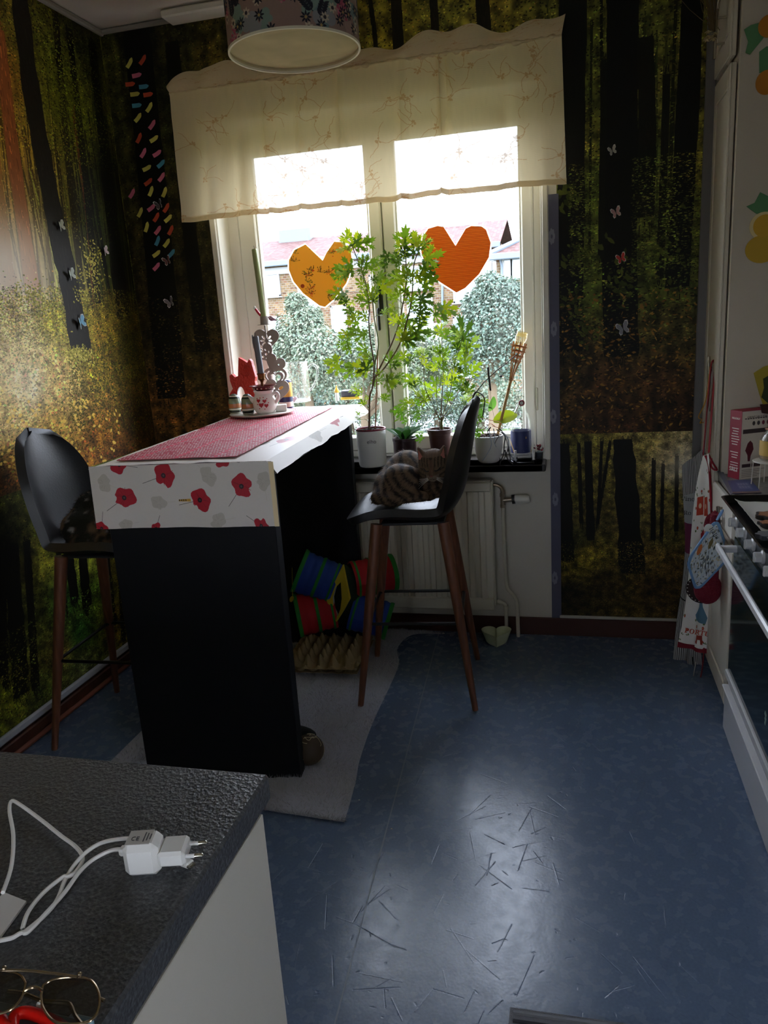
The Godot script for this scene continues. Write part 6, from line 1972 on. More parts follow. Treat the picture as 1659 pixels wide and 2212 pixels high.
# ---------- curtain, lamp, radiator
func build_curtain() -> void:
	rng.seed = 31
	var rod := thing("curtain_rod", "slim white curtain rod inside the ruffled heading of the valance", "curtain rod", Vector3(-0.845, 2.432, 0.095))
	obj("rod", MB.new().tube([Vector3(-0.80, 0, 0), Vector3(0.80, 0, 0)], 0.007, 10), M.white_paint, rod)
	for s in [-0.74, 0.74]:
		obj("bracket", MB.new().box(Vector3(s, 0, -0.052), Vector3(0.012, 0.02, 0.09), Basis.IDENTITY, 0.002), M.white_paint, rod)
	# print: faint brown sprigs on cream, with a little slub in the weave
	var im := canvas(1024, 384, Color(0.93, 0.86, 0.70, 0.70))
	var weave := noise(0.02, 8, 4)
	for y in 384:
		for x in 1024:
			var slub := sin(y * 1.35 + 9.0 * weave.get_noise_2d(x * 0.5, y * 0.35)) * 0.6 + 0.8 * weave.get_noise_2d(x * 4.0, y * 0.6 + 90.0)
			im.set_pixel(x, y, Color(0.93, 0.86, 0.70, clampf(0.93 + 0.035 * slub, 0.84, 0.99)))
	for k in 60:
		var c := Vector2(rng.randf() * 1024, rng.randf() * 384)
		var ink := Color(0.84, 0.69, 0.50, 0.97)
		for j in 6:
			var a := rng.randf() * TAU
			leaf_mark(im, c + Vector2(cos(a), sin(a)) * 6, rng.randf_range(6, 11), 5, a, ink)
		for j in 3:
			var a := rng.randf() * TAU
			var p := c
			for i in 8:
				a += rng.randf_range(-0.6, 0.6)
				var q := p + Vector2(cos(a), sin(a)) * 7
				stroke(im, p, q, 1.5, ink)
				p = q
	var m := mat(Color.WHITE, 0.9, 0.0, 0.1)
	m.albedo_texture = tex(im)
	m.transparency = BaseMaterial3D.TRANSPARENCY_ALPHA
	m.backlight_enabled = true
	m.backlight = Color(0.7, 0.7, 0.7)
	var nz := noise(2.2, 17, 3)
	var x0 := -1.652
	var x1 := -0.045
	var fold := func(x: float, t: float) -> float:
		var z := 0.0
		for f in [[-1.50, 0.03, 0.5], [-1.36, 0.02, 0.6], [-1.24, 0.014, 1.0], [-1.08, 0.014, 0.9], [-0.91, 0.012, 0.9], [-0.66, 0.016, 0.9], [-0.50, 0.012, 1.3], [-0.485, 0.010, -0.9], [-0.25, 0.02, 0.4]]:
			var d: float = (x - f[0] - 0.02 * t * sin(f[0] * 30.0)) / f[1]
			z += f[2] * exp(-d * d) * 0.045
		return z * (0.35 + 0.65 * t) + 0.008 * sin(x * 17.0 + 2.0 * nz.get_noise_1d(x)) * t + 0.01 * nz.get_noise_2d(x * 2.0, t * 0.6)
	var cl := MB.new().grid(150, 24, func(u: float, v: float) -> Vector3:
		var t := 1.0 - v
		var x := lerpf(x0, x1, u)
		var flare := (u - 0.5) * 0.03 * t
		var hem := 1.922 + 0.008 * nz.get_noise_1d(x * 2.0 + 5.0)
		return Vector3(x + flare, lerpf(2.428, hem, t), 0.105 + fold.call(x, t)))
	var c := obj("valance", cl, m, self, 60.0)
	tag(c, "sheer cream valance with faint brown sprigs and a ruffled top across the window", "curtain")
	var head := MB.new().grid(150, 7, func(u: float, v: float) -> Vector3:
		var x := lerpf(x0 - 0.012 * v, x1 + 0.014 * v, u)
		var top := 0.062 + 0.020 * sin(x * 13.0 + 1.4) + 0.012 * sin(x * 31.0)
		return Vector3(x, 2.436 + top * v, 0.105 + 0.018 * v * sin(x * 26.0 + 3.0 * nz.get_noise_1d(x)) + 0.01 * sin(v * PI)))
	obj("ruffle", head, m, c, 60.0)
	var head2 := MB.new().grid(150, 5, func(u: float, v: float) -> Vector3:
		var x := lerpf(x0, x1, u)
		var top := 0.05 + 0.020 * sin(x * 13.0 + 1.0) + 0.012 * sin(x * 31.0)
		return Vector3(x, 2.436 + top * v, 0.086 - 0.012 * v * sin(x * 24.0)))
	obj("ruffle", head2, m, c, 60.0)
	obj("gathered_seam", MB.new().grid(150, 6, func(u: float, v: float) -> Vector3:
		var x := lerpf(x0, x1, u)
		var a := v * TAU
		var r := 0.0095 + 0.0028 * sin(x * 140.0) + 0.002 * sin(x * 53.0)
		return Vector3(x, 2.432 + sin(a) * r, 0.097 + cos(a) * r * 1.2)), m, c, 70.0)
	obj("hem", MB.new().grid(150, 1, func(u: float, v: float) -> Vector3:
		var x := lerpf(x0, x1, u)
		var flare := (u - 0.5) * 0.03
		return Vector3(x + flare, 1.9215 + 0.008 * nz.get_noise_1d(x * 2.0 + 5.0) + 0.022 * v, 0.1045 + fold.call(x, 1.0))), m, c, 60.0)

func build_lamp() -> void:
	rng.seed = 37
	var t := 2.36
	var c := EYE + ray(637, 114) * t
	var R := 0.2018
	var H := 0.26
	var im := canvas(1024, 256, rgb(150, 124, 116))
	for k in 70:
		var p := Vector2(rng.randf() * 1024, rng.randf() * 256)
		for j in 6:
			disc(im, p + Vector2(rng.randfn(), rng.randfn()) * 12, rng.randf_range(8, 20), [rgb(110, 134, 138), rgb(124, 146, 138), rgb(166, 136, 128), rgb(140, 140, 146)][k % 4])
	for k in 26:
		var p := Vector2(rng.randf() * 1024, rng.randf() * 256)
		for j in 14:
			disc(im, p + Vector2(rng.randfn(), rng.randfn()) * 11, 5, rgb(168, 74, 104))
			disc(im, p + Vector2(rng.randfn(), rng.randfn()) * 11, 3, rgb(196, 120, 136))
	for k in 190:
		var p := Vector2(rng.randf() * 1024, rng.randf() * 256)
		var ink := rgb(26, 27, 44)
		if k % 3 == 0:
			for j in 8:
				var a := TAU * j / 8
				leaf_mark(im, p + Vector2(cos(a), sin(a)) * 10, 16, 6, a, ink)
			disc(im, p, 4, rgb(170, 140, 90))
		elif k % 3 == 1:
			var a := rng.randf_range(-2.4, -0.7)
			stroke(im, p, p + Vector2(cos(a), sin(a)) * 46, 2.0, ink)
			for j in 6:
				var q := p + Vector2(cos(a), sin(a)) * (8 + j * 7)
				leaf_mark(im, q + Vector2(cos(a + 1.0), sin(a + 1.0)) * 9, 22, 8, a + 0.8, ink)
				leaf_mark(im, q + Vector2(cos(a - 1.0), sin(a - 1.0)) * 9, 22, 8, a - 0.8, ink)
		else:
			for j in 7:
				var a := TAU * j / 7
				leaf_mark(im, p + Vector2(cos(a), sin(a)) * 9, 13, 7, a, rgb(196, 180, 160))
			disc(im, p, 5, rgb(60, 50, 60))
	var fm := mat(Color.WHITE, 0.85)
	fm.albedo_texture = tex(im)
	relief(fm, grey_tex(0.4, 41, 256, 2), 0.05)
	var lamp := thing("pendant_lamp", "round drum pendant lamp in dark floral fabric hanging before the window", "lamp", c)
	fm.uv1_scale = Vector3(1.25, 1.0, 1)
	obj("shade", MB.new().lathe([Vector2(R, 0.004), Vector2(R, H)], 72), fm, lamp)
	obj("shade_lining", MB.new().lathe([Vector2(R - 0.003, H), Vector2(R - 0.003, 0.004)], 72), mat(rgb(210, 196, 158), 0.8), lamp)
	var rim := mat(rgb(230, 224, 206), 0.5)
	obj("rim", MB.new().lathe([Vector2(R - 0.004, 0.0), Vector2(R + 0.002, 0.0), Vector2(R + 0.002, 0.007), Vector2(R - 0.004, 0.007), Vector2(R - 0.004, 0.0)], 72), rim, lamp)
	obj("rim", MB.new().lathe([Vector2(R - 0.004, H - 0.007), Vector2(R + 0.002, H - 0.007), Vector2(R + 0.002, H), Vector2(R - 0.004, H), Vector2(R - 0.004, H - 0.007)], 72), rim, lamp)
	var df := mat(rgb(196, 178, 132), 0.6)
	df.albedo_texture = noise_tex(0.01, 43, Color(0.86, 0.86, 0.86), Color(1, 1, 1), 128, 3)
	triplanar(df, 4.0)
	obj("diffuser", MB.new().lathe([Vector2(0, 0.013), Vector2(R - 0.004, 0.013), Vector2(R - 0.004, 0.016), Vector2(0, 0.016)], 72), df, lamp)
	obj("cord", MB.new().tube([Vector3(0, 0.017, 0), Vector3(0, 2.735 - c.y, 0)], 0.003, 8), rim, lamp)
	obj("ceiling_cup", MB.new().lathe([Vector2(0, 2.69 - c.y), Vector2(0.03, 2.70 - c.y), Vector2(0.05, 2.749 - c.y), Vector2(0, 2.749 - c.y)], 28), rim, lamp)

func build_radiator() -> void:
	var paint := mat(rgb(206, 200, 182), 0.4)
	var r := thing("radiator", "cream panel radiator with upright ribs under the window sill", "radiator", Vector3(-0.358, 0.145, 0.1))
	var W := 0.86
	var Hh := 0.60
	var face := MB.new()
	# ribbed front as one folded sheet
	var xs := []
	var pitch := 0.0515
	var n := int(W / pitch)
	var prof := [Vector2(0, 0)]
	for k in n:
		var a := -W + 0.03 + k * pitch
		prof.append_array([Vector2(a, 0.0), Vector2(a + 0.006, 0.010), Vector2(a + 0.026, 0.010), Vector2(a + 0.032, 0.0)])
	prof[0] = Vector2(-W, 0.0)
	prof.append(Vector2(0, 0.0))
	face.grid(prof.size() - 1, 1, func(u: float, v: float) -> Vector3:
		var q: Vector2 = prof[int(round(u * (prof.size() - 1)))]
		return Vector3(q.x, lerpf(0.06, Hh - 0.045, v), q.y - 0.008))
	obj("ribbed_panel", face, paint, r, 20.0)
	obj("top_rail", MB.new().box(Vector3(-W / 2, Hh - 0.025, -0.012), Vector3(W, 0.045, 0.022), Basis.IDENTITY, 0.006), paint, r)
	obj("bottom_rail", MB.new().box(Vector3(-W / 2, 0.03, -0.010), Vector3(W, 0.06, 0.022), Basis.IDENTITY, 0.006), paint, r)
	obj("back_panel", MB.new().box(Vector3(-W / 2, Hh / 2, -0.05), Vector3(W - 0.02, Hh - 0.02, 0.02), Basis.IDENTITY, 0.004), paint, r)
	obj("side_plate", MB.new().box(Vector3(0.003, Hh / 2 + 0.01, -0.034), Vector3(0.008, Hh - 0.02, 0.06), Basis.IDENTITY, 0.003), paint, r)
	obj("top_plate", MB.new().box(Vector3(-W / 2, Hh + 0.002, -0.035), Vector3(W, 0.006, 0.062), Basis.IDENTITY, 0.002), paint, r)
	for x in [-W + 0.12, -0.12]:
		obj("wall_bracket", MB.new().box(Vector3(x, Hh * 0.55, -0.045), Vector3(0.03, 0.36, 0.05), Basis.IDENTITY, 0.003), paint, r)
	var metal := mat(rgb(160, 146, 124), 0.3, 0.8)
	var valve := thing("radiator_valve", "metal radiator valve with a white thermostat knob beside the radiator", "valve", Vector3.ZERO)
	var L := func(pts: Array, z: float) -> Array:
		var o := []
		for q in pts:
			o.append(at_z(q[0], q[1], z))
		return smooth_line(o, 5)
	obj("elbow", MB.new().tube(L.call([[1064, 1047], [1074, 1048], [1083, 1055], [1086, 1066]], 0.045), 0.008, 12), metal, valve)
	obj("body", MB.new().tube([at_z(1085, 1064, 0.045), at_z(1086, 1096, 0.045)], 0.0095, 12), metal, valve)
	obj("nut", MB.new().tube([at_z(1085, 1066, 0.045), at_z(1085, 1073, 0.045)], 0.0125, 6), metal, valve)
	obj("nut", MB.new().tube([at_z(1086, 1089, 0.045), at_z(1086, 1096, 0.045)], 0.0125, 6), metal, valve)
	obj("spindle", MB.new().tube([at_z(1087, 1080, 0.045), at_z(1107, 1079, 0.045)], 0.0105, 12), metal, valve)
	obj("collar", MB.new().tube([at_z(1106, 1079, 0.045), at_z(1114, 1078, 0.045)], 0.0205, 20), mat(rgb(26, 26, 28), 0.5), valve)
	obj("knob", MB.new().tube([at_z(1112, 1078, 0.045), at_z(1126, 1078, 0.045), at_z(1140, 1077.5, 0.045), at_z(1144, 1077, 0.045)], [0.0205, 0.021, 0.018, 0.014], 24), mat(rgb(222, 220, 210), 0.4), valve)
	var pipe := thing("supply_pipe", "cream heating pipe running down from the valve and bending to the floor", "pipe", Vector3.ZERO)
	var pp: Array = L.call([[1086, 1094], [1088, 1160], [1091, 1230], [1095, 1268], [1106, 1283], [1115, 1296], [1118, 1320]], 0.045)
	pp.append(Vector3(pp[pp.size() - 1].x + 0.001, 0.0, 0.045))
	obj("tube", MB.new().tube(pp, 0.0085, 12), paint, pipe)
	var ret := thing("return_pipe", "short cream return pipe from the bottom corner of the radiator to the floor", "pipe", Vector3.ZERO)
	var rp: Array = L.call([[1067, 1299], [1078, 1301], [1088, 1304], [1093, 1312]], 0.045)
	rp.append(Vector3(rp[rp.size() - 1].x, 0.0, 0.045))
	obj("tube", MB.new().tube(rp, 0.0085, 12), paint, ret)
	obj("nut", MB.new().tube([at_z(1074, 1300, 0.045), at_z(1082, 1302, 0.045)], 0.0125, 6), paint, ret)
	obj("elbow_nut", MB.new().tube([at_z(1093, 1308, 0.045), at_z(1093, 1318, 0.045)], 0.0115, 10), paint, ret)

# ---------- kitchen run on the right: the fronts lie in the plane x = 0.506
const FRONT := 0.506

func panel_door(parent: Node3D, called: String, m: Material, za: float, zb: float, ya: float, yb: float, x: float, rail := 0.045) -> MeshInstance3D:
	# a framed cupboard door facing the room: slab with a recessed field and a bevelled groove
	var b := MB.new()
	var zc := (za + zb) / 2
	var yc := (ya + yb) / 2
	b.box(Vector3(x + 0.013, yc, zc), Vector3(0.014, yb - ya, zb - za), Basis.IDENTITY, 0.002)
	for s in [[za, za + rail], [zb - rail, zb]]:
		b.box(Vector3(x + 0.003, yc, (s[0] + s[1]) / 2), Vector3(0.008, yb - ya, s[1] - s[0]), Basis.IDENTITY, 0.003)
	for s in [[ya, ya + rail * 1.6], [yb - rail * 1.6, yb]]:
		b.box(Vector3(x + 0.003, (s[0] + s[1]) / 2, zc), Vector3(0.008, s[1] - s[0], zb - za - 2 * rail + 0.004), Basis.IDENTITY, 0.003)
	b.box(Vector3(x + 0.0045, yc, zc), Vector3(0.006, yb - ya - rail * 3.2 - 0.02, zb - za - 2 * rail - 0.016), Basis.IDENTITY, 0.003)
	return obj(called, b, m, parent)

func draped(left: Array, right: Array, zl: float, zr: float, wave: float, folds: float, nu := 16, nv := 28) -> MB:
	# cloth hung between two edges, each given as picture points on an upright plane
	var L := []
	var R := []
	for q in left:
		L.append(at_z(q[0], q[1], zl))
	for q in right:
		R.append(at_z(q[0], q[1], zr))
	L = smooth_line(L, 8)
	R = smooth_line(R, 8)
	var pick := func(a: Array, t: float) -> Vector3:
		var f := t * (a.size() - 1)
		var i := mini(int(f), a.size() - 2)
		return a[i].lerp(a[i + 1], f - i)
	var out := Vector3(-0.75, 0, 0.66)
	return MB.new().sheet(nu, nv, func(u: float, v: float) -> Vector3:
		var t := 1.0 - v
		var a: Vector3 = pick.call(L, t)
		var b: Vector3 = pick.call(R, t)
		return a.lerp(b, u) + out * wave * sin(u * folds + t * 1.7) * (0.35 + 0.65 * t) * sin(PI * clampf(u, 0.02, 0.98)), 0.0016)

func build_kitchen() -> void:
	var white := mat(rgb(204, 196, 182), 0.4)
	var carc := mat(rgb(198, 188, 174), 0.5)
	relief(carc, grey_tex(0.25, 55, 256, 2), 0.015)
	triplanar(carc, 5.0)
	# tall cabinet
	var tall := thing("tall_cabinet", "tall white pantry cabinet with framed doors at the right of the window wall", "cabinet", Vector3(FRONT, 0, 0))
	var loc := Vector3(-FRONT, 0, 0)
	obj("carcass", MB.new().box(Vector3(0.85, 1.373, 0.174) + loc, Vector3(0.64, 2.742, 0.328), Basis.IDENTITY, 0.002), carc, tall)
	obj("filler", MB.new().box(Vector3(0.490, 1.375, 0.012) + loc, Vector3(0.036, 2.74, 0.014), Basis.IDENTITY, 0.002), mat(rgb(104, 102, 102), 0.5), tall)
	var d1 := panel_door(tall, "door", white, 0.012, 0.316, 0.12, 2.215, 0.0)
	var d2 := panel_door(tall, "door", white, 0.012, 0.316, 2.235, 2.72, -0.004)
	var steel := mat(rgb(176, 168, 154), 0.25, 0.9)
	var hd := MB.new()
	hd.tube([at_z(1531, 770, 0.19) + loc, at_z(1533, 888, 0.19) + loc], 0.0055, 10)
	for y in [800, 860]:
		var q := at_z(1532, y, 0.19) + loc
		hd.tube([q, Vector3(0.002, q.y, q.z)], 0.004, 8)
	obj("handle", hd, steel, tall)
	var hu := MB.new()
	hu.tube([at_z(1543, 128, 0.21) + loc, at_z(1549, 20, 0.21) + loc], 0.0055, 10)
	for y in [96, 40]:
		var q := at_z(1545, y, 0.21) + loc
		hu.tube([q, Vector3(0.002, q.y, q.z)], 0.004, 8)
	obj("handle", hu, steel, tall)
	# dried flowers hung on the upper handle
	var kn := at_z(1541, 66, 0.215)
	var dry := thing("dried_bouquet", "hanging bunch of dried twigs and pale straw flowers on the upper cabinet handle", "dried flowers", kn)
	rng.seed = 61
	var tw := mat(rgb(96, 78, 48), 0.8)
	for k in 34:
		var e := Vector3(-0.03 + rng.randfn() * 0.03, 0.12 + rng.randf() * 0.1, rng.randfn() * 0.03)
		obj("twig", MB.new().tube([Vector3(rng.randfn() * 0.006, 0.0, rng.randfn() * 0.006), e * 0.5 + Vector3(rng.randfn(), 0, rng.randfn()) * 0.008, e], [0.0012, 0.0006], 4), tw, dry)
	var fl := mat(rgb(196, 180, 134), 0.8)
	for k in 9:
		var c := Vector3(-0.006 + rng.randfn() * 0.012, -0.01 + rng.randfn() * 0.012, rng.randfn() * 0.01 + 0.006)
		var b := MB.new()
		for j in 9:
			var a := TAU * j / 9
			b.add(oval_leaf(0.016, 0.006, 0.4), Transform3D(Basis.from_euler(Vector3(2.0 + rng.randf() * 0.6, a, 0)), c))
		obj("straw_flower", b, fl, dry)
	# fruit stickers on the cabinet side
	build_stickers_side()
	# base cabinet with drawer, door and worktop
	var base := thing("base_cabinet", "narrow white base cabinet between the tall cabinet and the stove", "cabinet", Vector3(FRONT, 0, 0.54))
	var lb := Vector3(-FRONT, 0, -0.54)
	obj("carcass", MB.new().box(Vector3(0.85, 0.44, 0.545) + lb, Vector3(0.64, 0.70, 0.385), Basis.IDENTITY, 0.002), carc, base)
	obj("plinth", MB.new().box(Vector3(0.86, 0.045, 0.545) + lb, Vector3(0.60, 0.088, 0.385)), carc, base)
	panel_door(base, "door", white, -0.195, 0.205, 0.07, 0.635, 0.0)
	obj("drawer", MB.new().box(Vector3(0.512, 0.735, 0.545) + lb, Vector3(0.022, 0.115, 0.395), Basis.IDENTITY, 0.006), mat(rgb(214, 208, 196), 0.4), base)
	var kh := MB.new()
	kh.tube([at_z(1551, 1094, 0.56) + Vector3(-FRONT, 0, -0.54), at_z(1553, 1132, 0.56) + Vector3(-FRONT, 0, -0.54)], 0.006, 10)
	for y in [1098, 1126]:
		var q := at_z(1552, y, 0.56) + Vector3(-FRONT, 0, -0.54)
		kh.tube([q, Vector3(0.004, q.y, q.z)], 0.005, 8)
	obj("handle", kh, steel, base)
	var lam := mat(rgb(150, 148, 142), 0.35)
	lam.albedo_texture = noise_tex(0.04, 57, Color(0.72, 0.7, 0.68), Color(1, 1, 1), 256, 4)
	triplanar(lam, 3.0)
	var wt := obj("worktop", MB.new().box(Vector3(0.85, 0.808, 0.547), Vector3(0.66, 0.024, 0.405), Basis.IDENTITY, 0.004), lam)
	tag(wt, "grey speckled worktop on the narrow base cabinet, under the salt box", "worktop")
	obj("metal_edge", MB.new().box(Vector3(0.80, 0.812, 0.751), Vector3(0.5, 0.016, 0.01), Basis.IDENTITY, 0.004), mat(rgb(226, 222, 212), 0.3), wt)
	build_worktop_things(0.8205)
	build_stove()
	build_aprons()

func build_stickers_side() -> void:
	var zs := 0.3415
	var P := func(pts: Array, c: Vector3) -> PackedVector2Array:
		var o := PackedVector2Array()
		for q in pts:
			var v := at_z(q[0], q[1], zs)
			o.push_back(Vector2(v.x - c.x, v.y - c.y))
		return o
	var leafm := mat(rgb(84, 138, 92), 0.55)
	var yel := mat(rgb(206, 160, 24), 0.5)
	var pale := mat(rgb(222, 204, 150), 0.5)
	var orange := mat(rgb(190, 120, 10), 0.5)
	# lower group
	var c := at_z(1640, 500, zs)
	var s := thing("lemon_sticker", "lower lemon sticker on the cabinet side, with a halved and a whole lemon", "sticker", c, 0.0, "lemon stickers on the cabinet side")
	obj("leaf", MB.new().extrude(P.call([[1612, 446], [1630, 438], [1642, 415], [1664, 426], [1690, 440], [1680, 462], [1634, 462]], c), 0.0012), leafm, s)
	var a := at_z(1650, 488, zs) - c
	obj("half_lemon", MB.new().extrude(circle_poly(Vector2(a.x, a.y), 0.046, 28), 0.0016), pale, s)
	obj("flesh", MB.new().extrude(circle_poly(Vector2(a.x + 0.003, a.y), 0.037, 28), 0.0024), yel, s)
	var b := at_z(1646, 538, zs) - c
	obj("whole_lemon", MB.new().extrude(circle_poly(Vector2(b.x, b.y), 0.054, 28, 0.86), 0.002), mat(rgb(196, 158, 20), 0.5), s)
	# upper group
	c = at_z(1640, 120, zs)
	s = thing("lemon_sticker", "upper lemon sticker on the cabinet side, with two orange lemons and long leaves", "sticker", c, 0.0, "lemon stickers on the cabinet side")
	obj("leaf", MB.new().extrude(P.call([[1607, 64], [1622, 54], [1650, 46], [1662, 60], [1648, 84], [1620, 118], [1610, 114], [1616, 90]], c), 0.0012), leafm, s)
	a = at_z(1662, 56, zs) - c
	obj("lemon", MB.new().extrude(circle_poly(Vector2(a.x, a.y), 0.034, 24), 0.002), orange, s)
	obj("leaf", MB.new().extrude(P.call([[1640, 112], [1656, 100], [1680, 104], [1676, 150], [1640, 158]], c), 0.0012), leafm, s)
	a = at_z(1656, 178, zs) - c
	obj("lemon", MB.new().extrude(circle_poly(Vector2(a.x, a.y), 0.034, 24, 1.1), 0.002), orange, s)

func build_worktop_things(y: float) -> void:
	# salt box: red narrow side, white front
	var p := at_y(1597, 1028, y)
	p.z = 0.47
	p = at_z(1597, 1026, 0.455)
	var turn := 0.46
	var box := thing("salt_box", "upright carton with a red narrow side and a white printed front, on the worktop", "box", Vector3(p.x, y, p.z), turn)
	var H := at_z(1597, 890, 0.455).y - y
	var W := 0.145
	var D := 0.062
	var redm := mat(rgb(150, 20, 52), 0.5)
	var whitem := mat(rgb(206, 196, 184), 0.5)
	var im := canvas(256, 320, rgb(212, 202, 190))
	rng.seed = 67
	im.fill_rect(Rect2i(10, 84, 200, 20), rgb(52, 40, 44))
	for k in 10:
		im.fill_rect(Rect2i(20 + k * 18, 32 + k % 2, 13, 5), rgb(70, 56, 58))
	for k in 5:
		disc(im, Vector2(84 + k * 34, 58), 10, rgb(116, 30, 54) if k > 1 else rgb(60, 50, 54))
	fill_poly(im, PackedVector2Array([Vector2(48, 150), Vector2(66, 138), Vector2(84, 152), Vector2(92, 180), Vector2(74, 210), Vector2(70, 236), Vector2(54, 236), Vector2(50, 206), Vector2(32, 184)]), rgb(92, 22, 40))
	for k in 2:
		im.fill_rect(Rect2i(14 + k * 70, 248, 62, 16), rgb(70, 44, 50))
	for k in 5:
		im.fill_rect(Rect2i(14, 276 + k * 8, 170 - (k * 29) % 60, 2), rgb(120, 108, 104))
	var fm := mat(Color.WHITE, 0.5)
	fm.albedo_texture = tex(im)
	obj("carton", MB.new().box(Vector3(W / 2, H / 2, -D / 2), Vector3(W, H, D), Basis.IDENTITY, 0.001), whitem, box)
	var f := MB.new()
	f.quad(Vector3(0, 0, 0.0006), Vector3(W, 0, 0.0006), Vector3(W, H, 0.0006), Vector3(0, H, 0.0006))
	obj("front_print", f, fm, box)
	obj("red_side", MB.new().box(Vector3(-0.0006, H / 2, -D / 2), Vector3(0.0012, H, D)), redm, box)
	obj("red_top", MB.new().box(Vector3(W / 2, H + 0.0006, -D / 2), Vector3(W, 0.0012, D)), redm, box)
	var ink := mat(rgb(232, 220, 214), 0.5)
	var side := Basis(Vector3(0, 0, 1), Vector3.UP, Vector3(-1, 0, 0))
	text_part("SALT", 0.0215, 0.0008, ink, Transform3D(side, Vector3(-0.0014, 0.034, -D / 2)), box, "Droid Sans", "lettering", 700)
	text_part("FALKSALT", 0.0095, 0.0008, ink, Transform3D(side, Vector3(-0.0014, H - 0.026, -D / 2)), box, "Droid Sans", "lettering", 700)
	text_part("GROVT SALT FÖR ALLT", 0.0105, 0.0008, mat(rgb(60, 46, 48), 0.5), Transform3D(Basis.IDENTITY, Vector3(W / 2, H - 0.022, 0.0012)), box)
	for k in 17:
		if k in [7, 8, 12]: continue
		obj("text_line", MB.new().box(Vector3(-0.0014, H - 0.062 - k * 0.0095, -D / 2 + 0.002 * sin(k * 2.0)), Vector3(0.0006, 0.003, 0.036 + 0.007 * sin(k * 5.0))), ink, box)
	# wire stand with a jar
	var q := at_z(1660, 1024, 0.56)
	var st := thing("wire_stand", "white wire stand on the worktop holding a glass jar at the right edge", "stand", Vector3(q.x + 0.012, y, 0.56))
	var wm := mat(rgb(226, 222, 214), 0.35)
	obj("top_ring", MB.new().tube(ring_points(0.062, 0.088, 40), 0.0022, 8, false), wm, st)
	obj("shelf", MB.new().lathe([Vector2(0, 0.086), Vector2(0.06, 0.086), Vector2(0.06, 0.089), Vector2(0, 0.089)], 36), wm, st)
	for k in 6:
		var a := TAU * k / 6 + 0.35
		obj("leg", MB.new().tube([Vector3(cos(a) * 0.061, 0.088, sin(a) * 0.061), Vector3(cos(a) * 0.064, 0.0, sin(a) * 0.064)], 0.0017, 6), wm, st)
	var glass := mat(Color(0.86, 0.88, 0.84, 0.08), 0.03)
	glass.transparency = BaseMaterial3D.TRANSPARENCY_ALPHA
	var jar := thing("glass_jar", "open glass jar half full of pale brown spread, on the white wire stand", "jar", Vector3(q.x + 0.012, y + 0.0895, 0.56))
	obj("glass", MB.new().lathe([Vector2(0, 0.001), Vector2(0.038, 0.001), Vector2(0.043, 0.006), Vector2(0.044, 0.03), Vector2(0.043, 0.075), Vector2(0.036, 0.092), Vector2(0.029, 0.098), Vector2(0.029, 0.108), Vector2(0.027, 0.108), Vector2(0.027, 0.097), Vector2(0.041, 0.074), Vector2(0.0415, 0.008), Vector2(0, 0.006)], 36), glass, jar)
	obj("spread", MB.new().lathe([Vector2(0, 0.0065), Vector2(0.0405, 0.0085), Vector2(0.041, 0.042), Vector2(0, 0.046)], 36), mat(rgb(176, 138, 84), 0.5), jar)
	obj("label", MB.new().lathe([Vector2(0.0442, 0.02), Vector2(0.0445, 0.021), Vector2(0.0445, 0.07), Vector2(0.0442, 0.071)], 12, Transform3D.IDENTITY, 2.0, 3.3), mat(rgb(206, 170, 90), 0.5), jar)
	obj("rust_rim", MB.new().tube(ring_points(0.0285, 0.109, 30), 0.003, 6, false), mat(rgb(132, 78, 44), 0.4, 0.3), jar)
	# leaflets
	var bl := canvas(256, 128, rgb(66, 76, 128))
	bl.fill_rect(Rect2i(100, 26, 110, 66), rgb(92, 100, 146))
	for k in 8:
		bl.fill_rect(Rect2i(108 + (k % 4) * 24, 34 + (k / 4) * 28, 18, 18), rgb(130, 134, 166))
	bl.fill_rect(Rect2i(0, 112, 256, 16), rgb(120, 92, 80))
	var bm := mat(Color.WHITE, 0.4)
	bm.albedo_texture = tex(bl)
	var A := at_y(1562, 1038, y + 0.003)
	var B := at_y(1622, 1036, y + 0.003)
	var Cc := at_y(1645, 1064, y + 0.003)
	var D4 := at_y(1578, 1066, y + 0.003)
	var lf := MB.new()
	lf.quad(D4, Cc, B, A)
	var dn := Vector3(0, -0.0025, 0)
	for e in [[D4, Cc], [Cc, B], [B, A], [A, D4]]:
		lf.quad(e[0] + dn, e[1] + dn, e[1], e[0])
	lf.quad(A + dn, B + dn, Cc + dn, D4 + dn)
	tag(obj("blue_leaflet", lf, bm), "blue printed leaflet lying at the front corner of the worktop", "leaflet")
	var cover := MB.new()
	A = at_y(1548, 1014, y + 0.0045)
	B = at_y(1563, 1020, y + 0.0045)
	Cc = at_y(1583, 1064, y + 0.0045)
	D4 = at_y(1579, 1068, y + 0.0045)
	cover.quad(D4, Cc, B, A)
	for e in [[D4, Cc], [Cc, B], [B, A], [A, D4]]:
		cover.quad(e[0] + dn * 1.5, e[1] + dn * 1.5, e[1], e[0])
	tag(obj("magazine", cover, mat(rgb(96, 98, 112), 0.4)), "narrow dark grey folded magazine along the front edge of the worktop", "magazine")
	# hanging yellow and dark green decoration at the edge of the frame
	var hc := at_z(1650, 850, 0.43)
	var hang := thing("felt_decoration", "yellow felt cut-out with dark green leaves leaning behind the salt box", "decoration", hc)
	var PP := func(pts: Array) -> PackedVector2Array:
		var o := PackedVector2Array()
		for t in pts:
			var v := at_z(t[0], t[1], 0.43)
			o.push_back(Vector2(v.x - hc.x, v.y - hc.y))
		return o
	obj("yellow_felt", MB.new().extrude(PP.call([[1628, 806], [1650, 792], [1690, 780], [1700, 840], [1690, 880], [1650, 880], [1640, 850]]), 0.006), mat(rgb(168, 150, 50), 0.9), hang)
